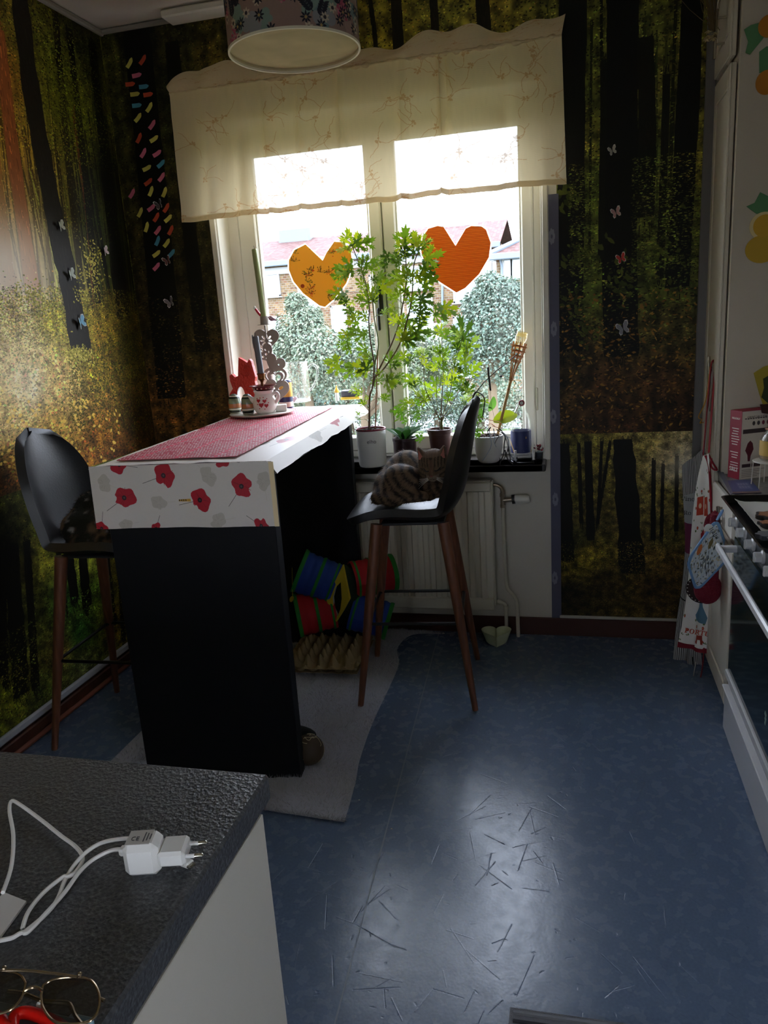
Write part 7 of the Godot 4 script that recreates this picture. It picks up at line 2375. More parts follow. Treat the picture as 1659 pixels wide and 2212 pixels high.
	obj("dark_leaf", MB.new().extrude(PP.call([[1648, 818], [1668, 806], [1690, 820], [1680, 850], [1692, 870], [1664, 876], [1644, 858], [1650, 838]]), 0.006, Transform3D(Basis.IDENTITY, Vector3(0, 0, 0.006))), mat(rgb(52, 62, 36), 0.9), hang)
	obj("brown_base", MB.new().extrude(PP.call([[1642, 874], [1690, 868], [1700, 900], [1646, 892]]), 0.012), mat(rgb(60, 30, 24), 0.9), hang)
	obj("standing_wire", MB.new().tube([Vector3(0.02, -0.03, -0.002), Vector3(0.03, y - hc.y, -0.03)], 0.002, 6), mat(rgb(40, 40, 40), 0.5), hang)

func build_stove() -> void:
	var enamel := mat(rgb(214, 214, 216), 0.25)
	var X := FRONT
	var z0 := 0.757
	var z1 := 1.757
	var zc := (z0 + z1) / 2
	var st := thing("stove", "white freestanding stove with a dark glass oven door, at the right edge", "stove", Vector3(X, 0, zc))
	var lo := Vector3(-X, 0, -zc)
	obj("body", MB.new().box(Vector3(X + 0.33, 0.405, zc) + lo, Vector3(0.62, 0.81, 1.0), Basis.IDENTITY, 0.003), enamel, st)
	obj("hob", MB.new().box(Vector3(X + 0.31, 0.813, zc) + lo, Vector3(0.60, 0.014, 1.0), Basis.IDENTITY, 0.003), mat(rgb(30, 30, 32), 0.12), st)
	obj("control_panel", MB.new().box(Vector3(X + 0.006, 0.765, zc) + lo, Vector3(0.02, 0.085, 0.998), Basis.IDENTITY, 0.004), mat(rgb(60, 62, 64), 0.35), st)
	for k in 5:
		var z := z0 + 0.06 + k * 0.12
		var kn := MB.new().lathe([Vector2(0, 0), Vector2(0.0195, 0), Vector2(0.019, 0.005), Vector2(0.0145, 0.008), Vector2(0.0145, 0.020), Vector2(0.0125, 0.023), Vector2(0, 0.023)], 24, Transform3D(Basis(Vector3.BACK, PI / 2), Vector3(-0.004, 0.762, z - zc)))
		var kk := obj("knob", kn, enamel, st)
		obj("grip", MB.new().box(Vector3(-0.027, 0.762, z - zc), Vector3(0.010, 0.030, 0.008), Basis.IDENTITY, 0.003), enamel, kk)
	# oven door: frame, dark glass, bar handle on two posts
	var glass := mat(rgb(26, 40, 42), 0.08, 0.0, 0.6)
	var door := obj("oven_door", MB.new().box(Vector3(0.010, 0.45, 0), Vector3(0.02, 0.50, 0.994), Basis.IDENTITY, 0.003), glass, st)
	obj("door_trim", MB.new().box(Vector3(0.006, 0.213, 0), Vector3(0.028, 0.028, 0.994), Basis.IDENTITY, 0.003), enamel, door)
	obj("handle", MB.new().box(Vector3(-0.052, 0.668, 0.0), Vector3(0.014, 0.026, 0.97), Basis.IDENTITY, 0.005), enamel, door)
	for z in [-0.455, 0.455]:
		obj("handle_post", MB.new().box(Vector3(-0.022, 0.668, z), Vector3(0.060, 0.020, 0.024), Basis.IDENTITY, 0.004), enamel, door)
	var em := mat(rgb(150, 168, 160), 0.4)
	for k in 3:
		obj("door_emblem", MB.new().box(Vector3(-0.0006, 0.32 + k * 0.012, 0.03 + 0.006 * sin(k * 3.0)), Vector3(0.0012, 0.012, 0.009 + 0.004 * k), Basis(Vector3.RIGHT, 0.4)), em, door)
	obj("drawer", MB.new().box(Vector3(0.004, 0.082, 0), Vector3(0.022, 0.158, 0.996), Basis.IDENTITY, 0.004), enamel, st)
	obj("drawer_lip", MB.new().box(Vector3(-0.004, 0.165, 0), Vector3(0.024, 0.008, 0.996), Basis.IDENTITY, 0.003), enamel, st)
	obj("lower_band", MB.new().box(Vector3(0.012, 0.187, 0), Vector3(0.02, 0.03, 0.996), Basis.IDENTITY, 0.003), enamel, st)
	# baking tray with parchment and burnt biscuits
	var ty := 0.838
	var tray := thing("baking_tray", "black baking tray lying across the stove top, overhanging its front", "tray", Vector3(0.66, 0.8215, 1.075))
	var tm := mat(rgb(16, 16, 17), 0.25, 0.2)
	var hx := 0.205
	var hz := 0.292
	var rr := 0.03
	var outline := func(gx: float, gz: float, r: float) -> PackedVector2Array:
		var o := PackedVector2Array()
		for k in [[1, 1], [-1, 1], [-1, -1], [1, -1]]:
			var a0 := atan2(k[1], k[0])
			for j in 7:
				var a := a0 + (j - 3) * PI / 12
				o.push_back(Vector2(k[0] * (gx - r) + cos(a) * r, k[1] * (gz - r) + sin(a) * r))
		return o
	var rings := [[outline.call(hx - 0.02, hz - 0.02, rr * 0.7), 0.0], [outline.call(hx - 0.012, hz - 0.012, rr * 0.8), 0.004], [outline.call(hx - 0.004, hz - 0.004, rr), 0.020], [outline.call(hx, hz, rr), 0.022], [outline.call(hx + 0.004, hz + 0.004, rr), 0.021]]
	var tb := MB.new()
	var base: PackedVector2Array = rings[0][0]
	for k in base.size():
		var a := base[k]
		var b := base[(k + 1) % base.size()]
		tb.tri(Vector3(0, 0, 0), Vector3(b.x, 0, b.y), Vector3(a.x, 0, a.y))
		tb.tri(Vector3(0, -0.0012, 0), Vector3(a.x, -0.0012, a.y), Vector3(b.x, -0.0012, b.y))
	for i in rings.size() - 1:
		var r0: PackedVector2Array = rings[i][0]
		var r1: PackedVector2Array = rings[i + 1][0]
		for k in r0.size():
			var k1 := (k + 1) % r0.size()
			tb.quad(Vector3(r0[k].x, rings[i][1], r0[k].y), Vector3(r0[k1].x, rings[i][1], r0[k1].y), Vector3(r1[k1].x, rings[i + 1][1], r1[k1].y), Vector3(r1[k].x, rings[i + 1][1], r1[k].y))
	obj("pan", tb, tm, tray, 50.0)
	var pn := noise(7.0, 71, 3)
	var pm := mat(rgb(206, 204, 198), 0.6)
	var paper := MB.new().sheet(24, 24, func(u: float, v: float) -> Vector3:
		return Vector3(lerpf(-hx + 0.035, hx - 0.01, u), 0.004 + 0.005 * absf(pn.get_noise_2d(u * 2.0, v * 0.7)) + 0.012 * pow(absf(u * 2 - 1), 10.0), lerpf(hz - 0.03, -hz + 0.03, v)), 0.0006)
	var po := obj("parchment", paper, pm, self)
	po.position = tray.position + Vector3(0, 0.0006, 0)
	tag(po, "crinkled sheet of white baking parchment in the black tray", "baking paper")
	var burnt := mat(rgb(26, 16, 12), 0.6)
	var brown := mat(rgb(150, 96, 56), 0.7)
	var names := ["burnt flower-shaped biscuit with a brown face, furthest back on the parchment", "burnt round biscuit in the middle of the parchment's visible edge", "small foil-grey biscuit cutter piece nearest the front of the parchment"]
	var spots := [[1662, 1114], [1660, 1132], [1656, 1156]]
	for k in 3:
		var q := at_y(spots[k][0], spots[k][1], ty)
		q.y = 0.8215 + 0.011
		var bo := thing("biscuit", names[k], "biscuit", q, 0.4 * k, "biscuits on the parchment")
		var pl := PackedVector2Array()
		for j in 40:
			var t := TAU * j / 40
			pl.push_back(Vector2(cos(t), sin(t)) * (0.036 if k == 0 else 0.026) * (1.0 + 0.13 * sin(t * 6.0)))
		var X2 := Transform3D(Basis(Vector3.RIGHT, -PI / 2), Vector3(0, 0.004, 0))
		obj("dough", MB.new().extrude(pl, 0.012, X2), burnt if k < 2 else mat(rgb(120, 124, 134), 0.35, 0.5), bo)
		if k < 2:
			obj("pale_middle", MB.new().extrude(moved(pl, Vector2.ZERO, 0.0, 0.78), 0.002, Transform3D(Basis(Vector3.RIGHT, -PI / 2), Vector3(0, 0.0105, 0))), brown, bo)

func stripe_image(w: int, h: int, n: int, a: Color, b: Color) -> Image:
	var im := canvas(w, h, a)
	for k in n:
		im.fill_rect(Rect2i(int(k * float(w) / n), 0, int(w / (2.1 * n)), h), b)
	return im

func build_aprons() -> void:
	# striped apron, the rear one
	var im := stripe_image(512, 1024, 22, rgb(196, 194, 192), rgb(24, 24, 28))
	im.fill_rect(Rect2i(0, 236, 300, 150), rgb(168, 170, 172))
	im.fill_rect(Rect2i(0, 386, 300, 150), rgb(112, 40, 74))
	for k in 30:
		im.fill_rect(Rect2i(0, 236 + k * 5, 300, 1), rgb(140, 142, 146))
	im.fill_rect(Rect2i(0, 740, 512, 6), rgb(30, 30, 34))
	var sm := mat(Color.WHITE, 0.85)
	sm.albedo_texture = tex(im)
	var a := thing("striped_apron", "black and white striped apron hanging behind the white printed apron", "apron", Vector3.ZERO)
	obj("cloth", draped([[1474, 1005], [1474, 1050], [1478, 1110], [1480, 1180], [1474, 1260], [1462, 1340], [1453, 1430]], [[1524, 966], [1528, 1020], [1524, 1120], [1518, 1200], [1512, 1300], [1512, 1380], [1516, 1436]], 0.215, 0.27, 0.018, 9.0), sm, a, 60.0)
	var ink := mat(rgb(24, 22, 26), 0.7)
	var face := Basis(Vector3.UP, -0.2)
	text_part("Vino", 0.023, 0.001, ink, Transform3D(face, at_z(1486, 1078, 0.252)), a, "Droid Serif")
	text_part("Ro", 0.023, 0.001, ink, Transform3D(face, at_z(1485, 1108, 0.252)), a, "Droid Serif")
	var dk := mat(rgb(28, 28, 32), 0.8)
	obj("neck_strap", MB.new().tube(smooth_line([at_z(1520, 970, 0.24), at_z(1528, 880, 0.215), at_z(1538, 792, 0.2), at_z(1546, 880, 0.215)], 6), 0.006, 8, true, 0.3), dk, a)
	obj("tie", MB.new().tube(smooth_line([at_z(1496, 1420, 0.27), at_z(1500, 1470, 0.275), at_z(1502, 1530, 0.28)], 6), 0.005, 8, true, 0.3), dk, a)
	# white printed apron
	rng.seed = 73
	var w := canvas(256, 1024, rgb(240, 237, 232))
	var red := rgb(176, 34, 40)
	for k in 90:
		var p := Vector2(rng.randf() * 256, rng.randf_range(90, 1000))
		var edge := absf(p.x - 128) > 70 or p.y > 860 or (p.y > 200 and p.y < 470)
		if not edge:
			continue
		if k % 3 == 0:
			for j in 5:
				var t := TAU * j / 5
				disc(w, p + Vector2(cos(t), sin(t)) * 5, 4, red)
			disc(w, p, 3, rgb(222, 180, 60))
		else:
			for j in 4:
				var t := rng.randf_range(-2.4, -0.4)
				leaf_mark(w, p + Vector2(cos(t), sin(t)) * 10, 14, 6, t, rgb(92, 116, 60))
	for q in [[Vector2(92, 320), 0.2], [Vector2(180, 322), 1.0]]:
		fill_poly(w, PackedVector2Array([q[0] + Vector2(-38, -50), q[0] + Vector2(34, -56), q[0] + Vector2(40, 50), q[0] + Vector2(-34, 54)]), rgb(200, 72, 50))
		disc(w, q[0], 15, rgb(226, 200, 170))
	fill_poly(w, PackedVector2Array([Vector2(112, 470), Vector2(150, 444), Vector2(176, 470), Vector2(140, 530), Vector2(116, 520)]), red)
	fill_poly(w, PackedVector2Array([Vector2(60, 740), Vector2(90, 728), Vector2(100, 752), Vector2(84, 748), Vector2(70, 764)]), red)
	fill_poly(w, PackedVector2Array([Vector2(160, 760), Vector2(190, 756), Vector2(204, 800), Vector2(246, 852), Vector2(230, 880), Vector2(120, 872), Vector2(104, 846), Vector2(150, 806)]), rgb(88, 126, 150))
	fill_poly(w, PackedVector2Array([Vector2(150, 940), Vector2(210, 936), Vector2(216, 990), Vector2(200, 990), Vector2(196, 962), Vector2(170, 964), Vector2(166, 994), Vector2(150, 992)]), rgb(166, 60, 50))
	var wm := mat(Color.WHITE, 0.85)
	wm.albedo_texture = tex(w)
	var b := thing("printed_apron", "white apron with red and green prints and a dark red hem, hanging in front", "apron", Vector3.ZERO)
	obj("cloth", draped([[1519, 984], [1506, 1040], [1498, 1100], [1492, 1170], [1487, 1250], [1477, 1330], [1465, 1388]], [[1531, 980], [1534, 1050], [1536, 1130], [1532, 1220], [1531, 1320], [1529, 1404]], 0.30, 0.35, 0.012, 8.0), wm, b, 60.0)
	obj("hem", draped([[1465, 1386], [1463, 1397]], [[1529, 1402], [1528, 1412]], 0.302, 0.352, 0.012, 8.0, 16, 4), mat(rgb(128, 20, 40), 0.8), b, 60.0)
	var om := mat(rgb(196, 74, 48), 0.7)
	text_part("PORTU", 0.027, 0.001, om, Transform3D(Basis.from_euler(Vector3(0, 0.0, -0.16)), at_z(1506, 1366, 0.362)), b, "Droid Serif", "lettering", 700)
	var rm := mat(rgb(150, 18, 40), 0.7)
	obj("binding", MB.new().tube(smooth_line([at_z(1524, 984, 0.33), at_z(1532, 1010, 0.345), at_z(1536, 1080, 0.355), at_z(1538, 1140, 0.36)], 6), 0.0065, 8, true, 0.4), rm, b)
	obj("neck_strap", MB.new().tube(smooth_line([at_z(1519, 984, 0.31), at_z(1526, 900, 0.27), at_z(1536, 790, 0.225), at_z(1544, 792, 0.225), at_z(1538, 880, 0.28), at_z(1531, 978, 0.33)], 7), 0.0075, 8, true, 0.35), rm, b)
	obj("neck_strap", MB.new().tube(smooth_line([at_z(1522, 978, 0.30), at_z(1532, 880, 0.26), at_z(1540, 790, 0.222)], 7), 0.006, 8, true, 0.35), mat(rgb(206, 202, 196), 0.8), b)
	obj("side_loop", MB.new().tube(smooth_line([at_z(1531, 982, 0.34), at_z(1540, 1000, 0.35), at_z(1549, 1015, 0.35), at_z(1542, 1014, 0.352), at_z(1536, 1006, 0.35), at_z(1537, 990, 0.345)], 6), 0.005, 8, true, 0.5), rm, b)
	obj("waist_tie", MB.new().tube(smooth_line([at_z(1521, 1400, 0.36), at_z(1516, 1450, 0.37), at_z(1504, 1500, 0.38), at_z(1502, 1533, 0.385)], 6), 0.006, 8, true, 0.35), rm, b)
	obj("waist_tie", MB.new().tube(smooth_line([at_z(1503, 1430, 0.36), at_z(1496, 1480, 0.37), at_z(1500, 1530, 0.38)], 6), 0.004, 8, true, 0.35), mat(rgb(190, 186, 180), 0.8), b)
	var yl := thing("yellow_ribbon", "narrow yellow ribbon tied round the lower cabinet handle beside the apron straps", "ribbon", Vector3.ZERO)
	obj("band", MB.new().tube(smooth_line([at_z(1534, 792, 0.205), at_z(1529, 840, 0.20), at_z(1522, 872, 0.20), at_z(1509, 900, 0.20), at_z(1516, 906, 0.20), at_z(1512, 914, 0.20), at_z(1520, 912, 0.20)], 6), 0.005, 8, true, 0.35), mat(rgb(206, 148, 30), 0.7), yl)
	# pot holders on the drawer handle
	var ph := thing("pot_holder", "quilted pot holder with a printed town scene and blue edging", "pot holder", Vector3.ZERO)
	rng.seed = 79
	var pi := canvas(256, 256, rgb(196, 206, 214))
	for k in 260:
		var p := Vector2(rng.randf() * 256, rng.randf() * 256)
		var dn := clampf((p.x + p.y) / 512.0, 0, 1)
		leaf_mark(pi, p, rng.randf_range(8, 30), rng.randf_range(4, 14), rng.randf_range(-PI, PI), [rgb(226, 226, 220), rgb(150, 146, 132), rgb(96, 96, 92), rgb(190, 180, 150), rgb(60, 70, 70), rgb(210, 214, 210)][rng.randi() % 6].lerp(rgb(90, 88, 76), 0.0))
	for k in 40:
		leaf_mark(pi, Vector2(rng.randf_range(120, 220), rng.randf_range(90, 180)), 26, 5, 0.5, rgb(70, 76, 84))
	disc(pi, Vector2(40, 150), 26, rgb(190, 106, 46))
	leaf_mark(pi, Vector2(84, 70), 60, 34, 0.8, rgb(110, 96, 52))
	var pm := mat(Color.WHITE, 0.7)
	pm.albedo_texture = tex(pi)
	relief(pm, grey_tex(0.06, 83, 128, 2), 0.3)
	var zz := 0.60
	var corner := [at_z(1548, 1122, zz), at_z(1574, 1203, zz), at_z(1505, 1275, zz), at_z(1486, 1212, zz)]
	var pad := MB.new().sheet(14, 14, func(u: float, v: float) -> Vector3:
		var top: Vector3 = corner[0].lerp(corner[1], u)
		var low: Vector3 = corner[3].lerp(corner[2], u)
		var r: Vector3 = low.lerp(top, v)
		var bulge := sin(u * PI) * sin(v * PI)
		var mid: Vector3 = (corner[0] + corner[1] + corner[2] + corner[3]) / 4.0
		var k := 1.0 - 0.10 * pow(absf(u * 2 - 1) * absf(v * 2 - 1), 3.0)
		return mid + (r - mid) * k + Vector3(-0.012, 0, 0.014) * bulge, 0.008)
	obj("pad", pad, pm, ph, 60.0)
	var bord := mat(rgb(110, 150, 196), 0.7)
	var rim := []
	for k in 4:
		var c0: Vector3 = corner[k]
		var c1: Vector3 = corner[(k + 1) % 4]
		var mid: Vector3 = (corner[0] + corner[1] + corner[2] + corner[3]) / 4.0
		rim.append(c0.lerp(mid, 0.10))
		rim.append(c0.lerp(c1, 0.14))
		rim.append(c0.lerp(c1, 0.5))
		rim.append(c0.lerp(c1, 0.86))
	rim.append(rim[0])
	obj("blue_edging", MB.new().tube(smooth_line(rim, 5), 0.0062, 8, false), bord, ph)
	obj("hanging_loop", MB.new().tube(smooth_line([at_z(1548, 1124, 0.598), at_z(1555, 1110, 0.59), at_z(1562, 1102, 0.59), at_z(1558, 1112, 0.60), at_z(1550, 1124, 0.604)], 5), 0.004, 8, true, 0.5), bord, ph)
	text_part("Italia", 0.019, 0.001, mat(rgb(40, 44, 52), 0.7), Transform3D(Basis.from_euler(Vector3(0, 0, -1.0)), at_z(1543, 1152, zz + 0.022)), ph, "Droid Serif")
	var tag_c := at_z(1531, 1140, zz + 0.014)
	obj("round_tag", MB.new().lathe([Vector2(0, 0), Vector2(0.014, 0), Vector2(0.014, 0.0015), Vector2(0, 0.0015)], 24, Transform3D(Basis(Vector3.RIGHT, PI / 2), tag_c)), mat(rgb(226, 226, 222), 0.6), ph)
	var mitt := thing("oven_mitt", "dark red quilted oven mitt hanging behind the pot holder", "oven mitt", Vector3.ZERO)
	var mm := mat(rgb(128, 20, 44), 0.8)
	relief(mm, grey_tex(0.05, 87, 128, 2), 0.5)
	triplanar(mm, 20.0)
	obj("cuff", draped([[1520, 1136], [1526, 1116], [1545, 1102]].slice(0, 3), [[1534, 1160], [1545, 1140], [1553, 1112]], 0.56, 0.575, 0.004, 6.0), mm, mitt, 60.0)
	var mb := MB.new().ball(at_z(1529, 1272, 0.565), Vector3(0.048, 0.058, 0.022), 20, 14)
	mb.tube([at_z(1545, 1110, 0.57), at_z(1538, 1190, 0.565), at_z(1530, 1265, 0.565)], [0.014, 0.034], 14)
	obj("hand", mb, mm, mitt, 60.0)
	var tr := thing("trivet", "dark brown scalloped trivet with pale stitching hanging behind the dark red mitt", "trivet", at_z(1512, 1274, 0.545))
	obj("pad", MB.new().extrude(circle_poly(Vector2.ZERO, 0.05, 28), 0.008, Transform3D(Basis(Vector3.UP, -0.5), Vector3.ZERO)), mat(rgb(44, 26, 24), 0.8), tr)
	for k in 20:
		var t := TAU * k / 20
		obj("stitch", MB.new().ball(Basis(Vector3.UP, -0.5) * Vector3(cos(t) * 0.044, sin(t) * 0.044, 0.0045), Vector3(0.0028, 0.0022, 0.0012), 6, 4), mat(rgb(206, 196, 184), 0.7), tr)
	obj("hanging_cord", MB.new().tube([Vector3(0, 0.045, 0), at_z(1551, 1112, 0.565) - tr.position], 0.0016, 6), mat(rgb(44, 26, 24), 0.8), tr)

# ---------- floor things, wall stickers, near counter
func build_floor_things() -> void:
	# plush rug under the bar
	rng.seed = 101
	var y0 := 0.004
	var edge := [at_y(545, 1765, y0), at_y(650, 1772, y0), at_y(745, 1777, y0), at_y(768, 1690, y0), at_y(778, 1640, y0), at_y(806, 1560, y0), at_y(846, 1475, y0), at_y(862, 1432, y0), at_y(858, 1402, y0), at_y(890, 1372, y0)]
	var right := smooth_line([edge[2], edge[3], edge[4], edge[5], edge[6], edge[7], edge[8], edge[9], Vector3(-0.60, y0, 0.06)], 5)
	var fn := noise(2.4, 103, 3)
	var fine := noise(30.0, 104, 3)
	var rug_at := func(u: float, v: float) -> Vector3:
		var f := v * (right.size() - 1)
		var i := mini(int(f), right.size() - 2)
		var r: Vector3 = right[i].lerp(right[i + 1], f - i)
		var x := lerpf(-1.60, r.x, u)
		var z := lerpf(lerpf(1.40, right[0].z, u), r.z, smoothstep(0.0, 0.05, v)) if v < 0.05 else r.z
		var bump := 0.012 + 0.010 * maxf(0.0, fn.get_noise_2d(x * 2.0, z * 2.0)) + 0.004 * fine.get_noise_2d(x, z)
		# a ruck where the rug has been pushed up near the radiator
		bump += 0.030 * exp(-pow((z - 0.26 - (x + 0.75) * 0.2) / 0.045, 2)) * smoothstep(-0.95, -0.8, x)
		var rim := minf(minf(u * 12.0, (1.0 - u) * 14.0), minf(v * 20.0, (1.0 - v) * 16.0))
		return Vector3(x, 0.001 + bump * clampf(rim, 0.0, 1.0) + 0.004 * clampf(1.0 - rim, 0.0, 1.0), z)
	var plush := mat(rgb(176, 178, 190), 0.95, 0.0, 0.2)
	plush.rim_enabled = true
	plush.rim = 0.5
	var rug := MB.new().grid(56, 90, rug_at)
	var ro := obj("plush_rug", rug.mesh(180.0), plush)
	tag(ro, "grey plush rug lying crumpled under the bar", "rug")
	var where := []
	var tints := []
	for k in 42000:
		var u := pow(rng.randf(), 0.6)
		var v := rng.randf()
		var p: Vector3 = rug_at.call(u, v)
		var lean := Vector3(fn.get_noise_2d(p.x * 3.0, p.z * 3.0) * 2.0, 0.9, fn.get_noise_2d(p.x * 3.0 + 9.0, p.z * 3.0) * 2.0) + Vector3(rng.randfn(), 0, rng.randfn()) * 0.35
		lean = lean.normalized()
		var side := lean.cross(Vector3(rng.randfn(), 0.2, rng.randfn())).normalized()
		where.append(Transform3D(Basis(side * 0.0016, lean * rng.randf_range(0.009, 0.018), side.cross(lean) * 0.012), p))
		var c := rng.randf_range(0.34, 0.56)
		tints.append(Color(c, c * 1.02, c * 1.10))
	var pile := mat(Color.WHITE, 0.9, 0.0, 0.2)
	pile.vertex_color_use_as_albedo = true
	stuff("pile", hair_blade(), pile, where, tints, ro)
	# egg tray
	var e0 := at_y(640, 1456, 0.03)
	var e1 := at_y(752, 1470, 0.03)
	var e2 := at_y(784, 1372, 0.03)
	var ec := Vector3(-1.062, 0.022, 0.40)
	var pulp := mat(rgb(158, 138, 102), 0.9)
	relief(pulp, grey_tex(0.1, 111, 256, 3), 0.08)
	triplanar(pulp, 8.0)
	var tr := thing("egg_tray", "empty cardboard egg tray on the plush rug behind the stool's leg", "egg tray", ec, 0.04)
	var S := 0.335
	var n := 6
	obj("tray", MB.new().sheet(96, 96, func(u: float, v: float) -> Vector3:
		var a := u * n * PI
		var b := v * n * PI
		var peak := pow(absf(cos(a)) * absf(cos(b)), 3.6)
		var cup := pow(absf(sin(a)) * absf(sin(b)), 0.8)
		var inner := clampf(minf(minf(u, 1 - u), minf(v, 1 - v)) * 18.0, 0.0, 1.0)
		return Vector3((u - 0.5) * S, 0.026 + (0.044 * peak - 0.022 * cup) * inner, (0.5 - v) * S), 0.0022), pulp, tr, 60.0)
	obj("under_tray", MB.new().sheet(36, 36, func(u: float, v: float) -> Vector3:
		var cup := pow(absf(sin(u * n * PI)) * absf(sin(v * n * PI)), 0.8)
		return Vector3((u - 0.5) * (S + 0.006), 0.012 - 0.012 * cup, (0.5 - v) * (S + 0.006)), 0.002), pulp, tr, 60.0)
	# cat tunnel: four cloth tubes meeting at a yellow middle
	var tun := thing("cat_tunnel", "cross-shaped cat tunnel of blue, red and green cloth with a yellow opening, under the bar", "cat tunnel", Vector3.ZERO)
	var blue := mat(rgb(24, 62, 150), 0.7)
	var red := mat(rgb(176, 18, 30), 0.7)
	var gr := mat(rgb(30, 128, 44), 0.7)
	var ye := mat(rgb(206, 178, 30), 0.7)
	var C := at_z(741, 1284, 0.30)
	var tube_of := func(a: Vector3, b: Vector3, ra: float, rb: float, main: Material) -> void:
		var ax := (b - a).normalized()
		var sd := ax.cross(Vector3.UP).normalized()
		var up := sd.cross(ax)
		var ln := a.distance_to(b)
		var part := func(t0: float, t1: float, nn: int) -> MB:
			return MB.new().sheet(28, nn, func(u: float, v: float) -> Vector3:
				var t := lerpf(t0, t1, v)
				var g := TAU * u
				var r := lerpf(ra, rb, t) * (1.0 + 0.022 * sin(t * 34.0) + 0.02 * sin(g * 5.0 + t * 7.0))
				return a + ax * ln * t + (sd * cos(g) + up * sin(g)) * r, 0.002)
		obj("cloth_tube", part.call(0.0, 0.99, 30), main, tun, 60.0)
		for s in [[0.06, 0.11], [0.42, 0.50], [0.90, 1.0]]:
			obj("green_band", MB.new().sheet(28, 4, func(u: float, v: float) -> Vector3:
				var t := lerpf(s[0], s[1], v)
				var g := TAU * u
				var r := lerpf(ra, rb, t) * (1.0 + 0.022 * sin(t * 34.0) + 0.02 * sin(g * 5.0 + t * 7.0)) + 0.003
				return a + ax * ln * t + (sd * cos(g) + up * sin(g)) * r, 0.002), gr, tun, 60.0)
	var R := 0.088
	tube_of.call(at_z(724, 1262, 0.33), at_z(645, 1232, 0.36), R, R * 1.06, blue)
	tube_of.call(at_z(760, 1254, 0.27), at_z(850, 1236, 0.17), R * 0.95, R * 0.92, red)
	tube_of.call(at_z(722, 1312, 0.33), at_z(640, 1330, 0.40), R, R * 1.05, red)
	tube_of.call(at_z(760, 1318, 0.30), at_z(842, 1342, 0.28), R * 0.95, R * 0.9, blue)
	var fz := 0.39
	var F := func(pts: Array) -> PackedVector2Array:
		var o := PackedVector2Array()
		for q in pts:
			var v := at_z(q[0], q[1], fz)
			o.push_back(Vector2(v.x, v.y))
		return o
	var outer: PackedVector2Array = F.call([[743, 1218], [752, 1262], [758, 1292], [744, 1318], [730, 1340], [716, 1318], [708, 1292], [722, 1262]])
	var inner: PackedVector2Array = F.call([[739, 1254], [741, 1290], [738, 1312], [732, 1328], [724, 1312], [722, 1288], [728, 1266]])
	csg_plate("yellow_opening", outer, [inner], 0.02, ye, Transform3D(Basis.IDENTITY, Vector3(0, 0, fz + 0.02)), tun)
	obj("middle", MB.new().ball(C + Vector3(0, 0, 0.0), Vector3(0.085, 0.14, 0.075), 20, 14), mat(rgb(16, 40, 22), 0.8), tun)
	var hangc := MB.new().tube([at_z(631, 1226, 0.44), at_z(632, 1288, 0.44)], 0.0012, 5)
	obj("toy_cord", hangc, ye, tun)
	obj("toy_tassel", MB.new().ball(at_z(630, 1294, 0.44), Vector3(0.009, 0.015, 0.006), 12, 8, Basis(Vector3.BACK, -0.5)), ye, tun)
	# heart-shaped bowl
	var hb := at_y(1077, 1374, 0.0)
	hb.z = 0.14
	var bowl := thing("heart_bowl", "pale green heart-shaped bowl on the floor by the heating pipes", "bowl", Vector3(hb.x, 0, hb.z), 0.1)
	var gl := mat(rgb(206, 214, 180), 0.25)
	var hp := heart_poly(1.0, 1.0, 24)
	var ring := func(k: float, y: float) -> Array:
		var o := []
		for q in hp:
			o.append(Vector3(q.x * k, y, -q.y * k))
		return o
	var bm := MB.new()
	var levels := [[0.075, 0.0], [0.095, 0.008], [0.128, 0.05], [0.136, 0.06], [0.132, 0.0605], [0.122, 0.05], [0.088, 0.011], [0.0, 0.0095]]
	for i in levels.size() - 1:
		var r0: Array = ring.call(levels[i][0], levels[i][1])
		var r1: Array = ring.call(levels[i + 1][0], levels[i + 1][1])
		for k in r0.size():
			var k1 := (k + 1) % r0.size()
			bm.quad(r0[k1], r0[k], r1[k], r1[k1])
	obj("bowl", bm, gl, bowl, 50.0)
	# things behind the front panel of the bar
	var ball := at_y(655, 1650, 0.05)
	var pat := thing("patterned_ball", "brown ball with raised pale line pattern, half hidden by the bar's front panel", "ball", Vector3(ball.x - 0.0, 0.066, ball.z - 0.06))
	obj("ball", MB.new().ball(Vector3.ZERO, Vector3(0.052, 0.052, 0.052), 28, 18), mat(rgb(70, 56, 40), 0.6), pat)
	rng.seed = 113
	var line := mat(rgb(196, 186, 150), 0.5)
	for k in 26:
		var d := Vector3(rng.randfn(), rng.randfn(), rng.randfn()).normalized()
		var pts := []
		for i in 6:
			pts.append(d * 0.0525)
			d = (d + Vector3(rng.randfn(), rng.randfn(), rng.randfn()) * 0.16).normalized()
		obj("raised_line", MB.new().tube(smooth_line(pts, 3), 0.0011, 5), line, pat)
	var sl := at_y(664, 1597, 0.03)
	var slip := thing("slipper", "toe of a black slipper poking out behind the bar's front panel", "slipper", Vector3(sl.x - 0.05, 0.02, sl.z))
	obj("upper", MB.new().ball(Vector3(0, 0.026, 0), Vector3(0.085, 0.030, 0.04), 20, 12), mat(rgb(18, 24, 26), 0.8), slip)
	obj("sole", MB.new().ball(Vector3(0, 0.008, 0), Vector3(0.088, 0.009, 0.043), 20, 8), mat(rgb(12, 12, 13), 0.7), slip)
	# woven mat at the very front
	var a := at_y(1090, 2170, 0.012)
	var b := at_y(1420, 2216, 0.012)
	var dirx := (b - a).normalized()
	var dz := Vector3(-dirx.z, 0, dirx.x)
	if dz.z < 0.0:
		dz = -dz
	var mm := mat(rgb(128, 130, 138), 0.9)
	relief(mm, grey_tex(0.3, 117, 256, 2), 0.3)
	triplanar(mm, 8.0)
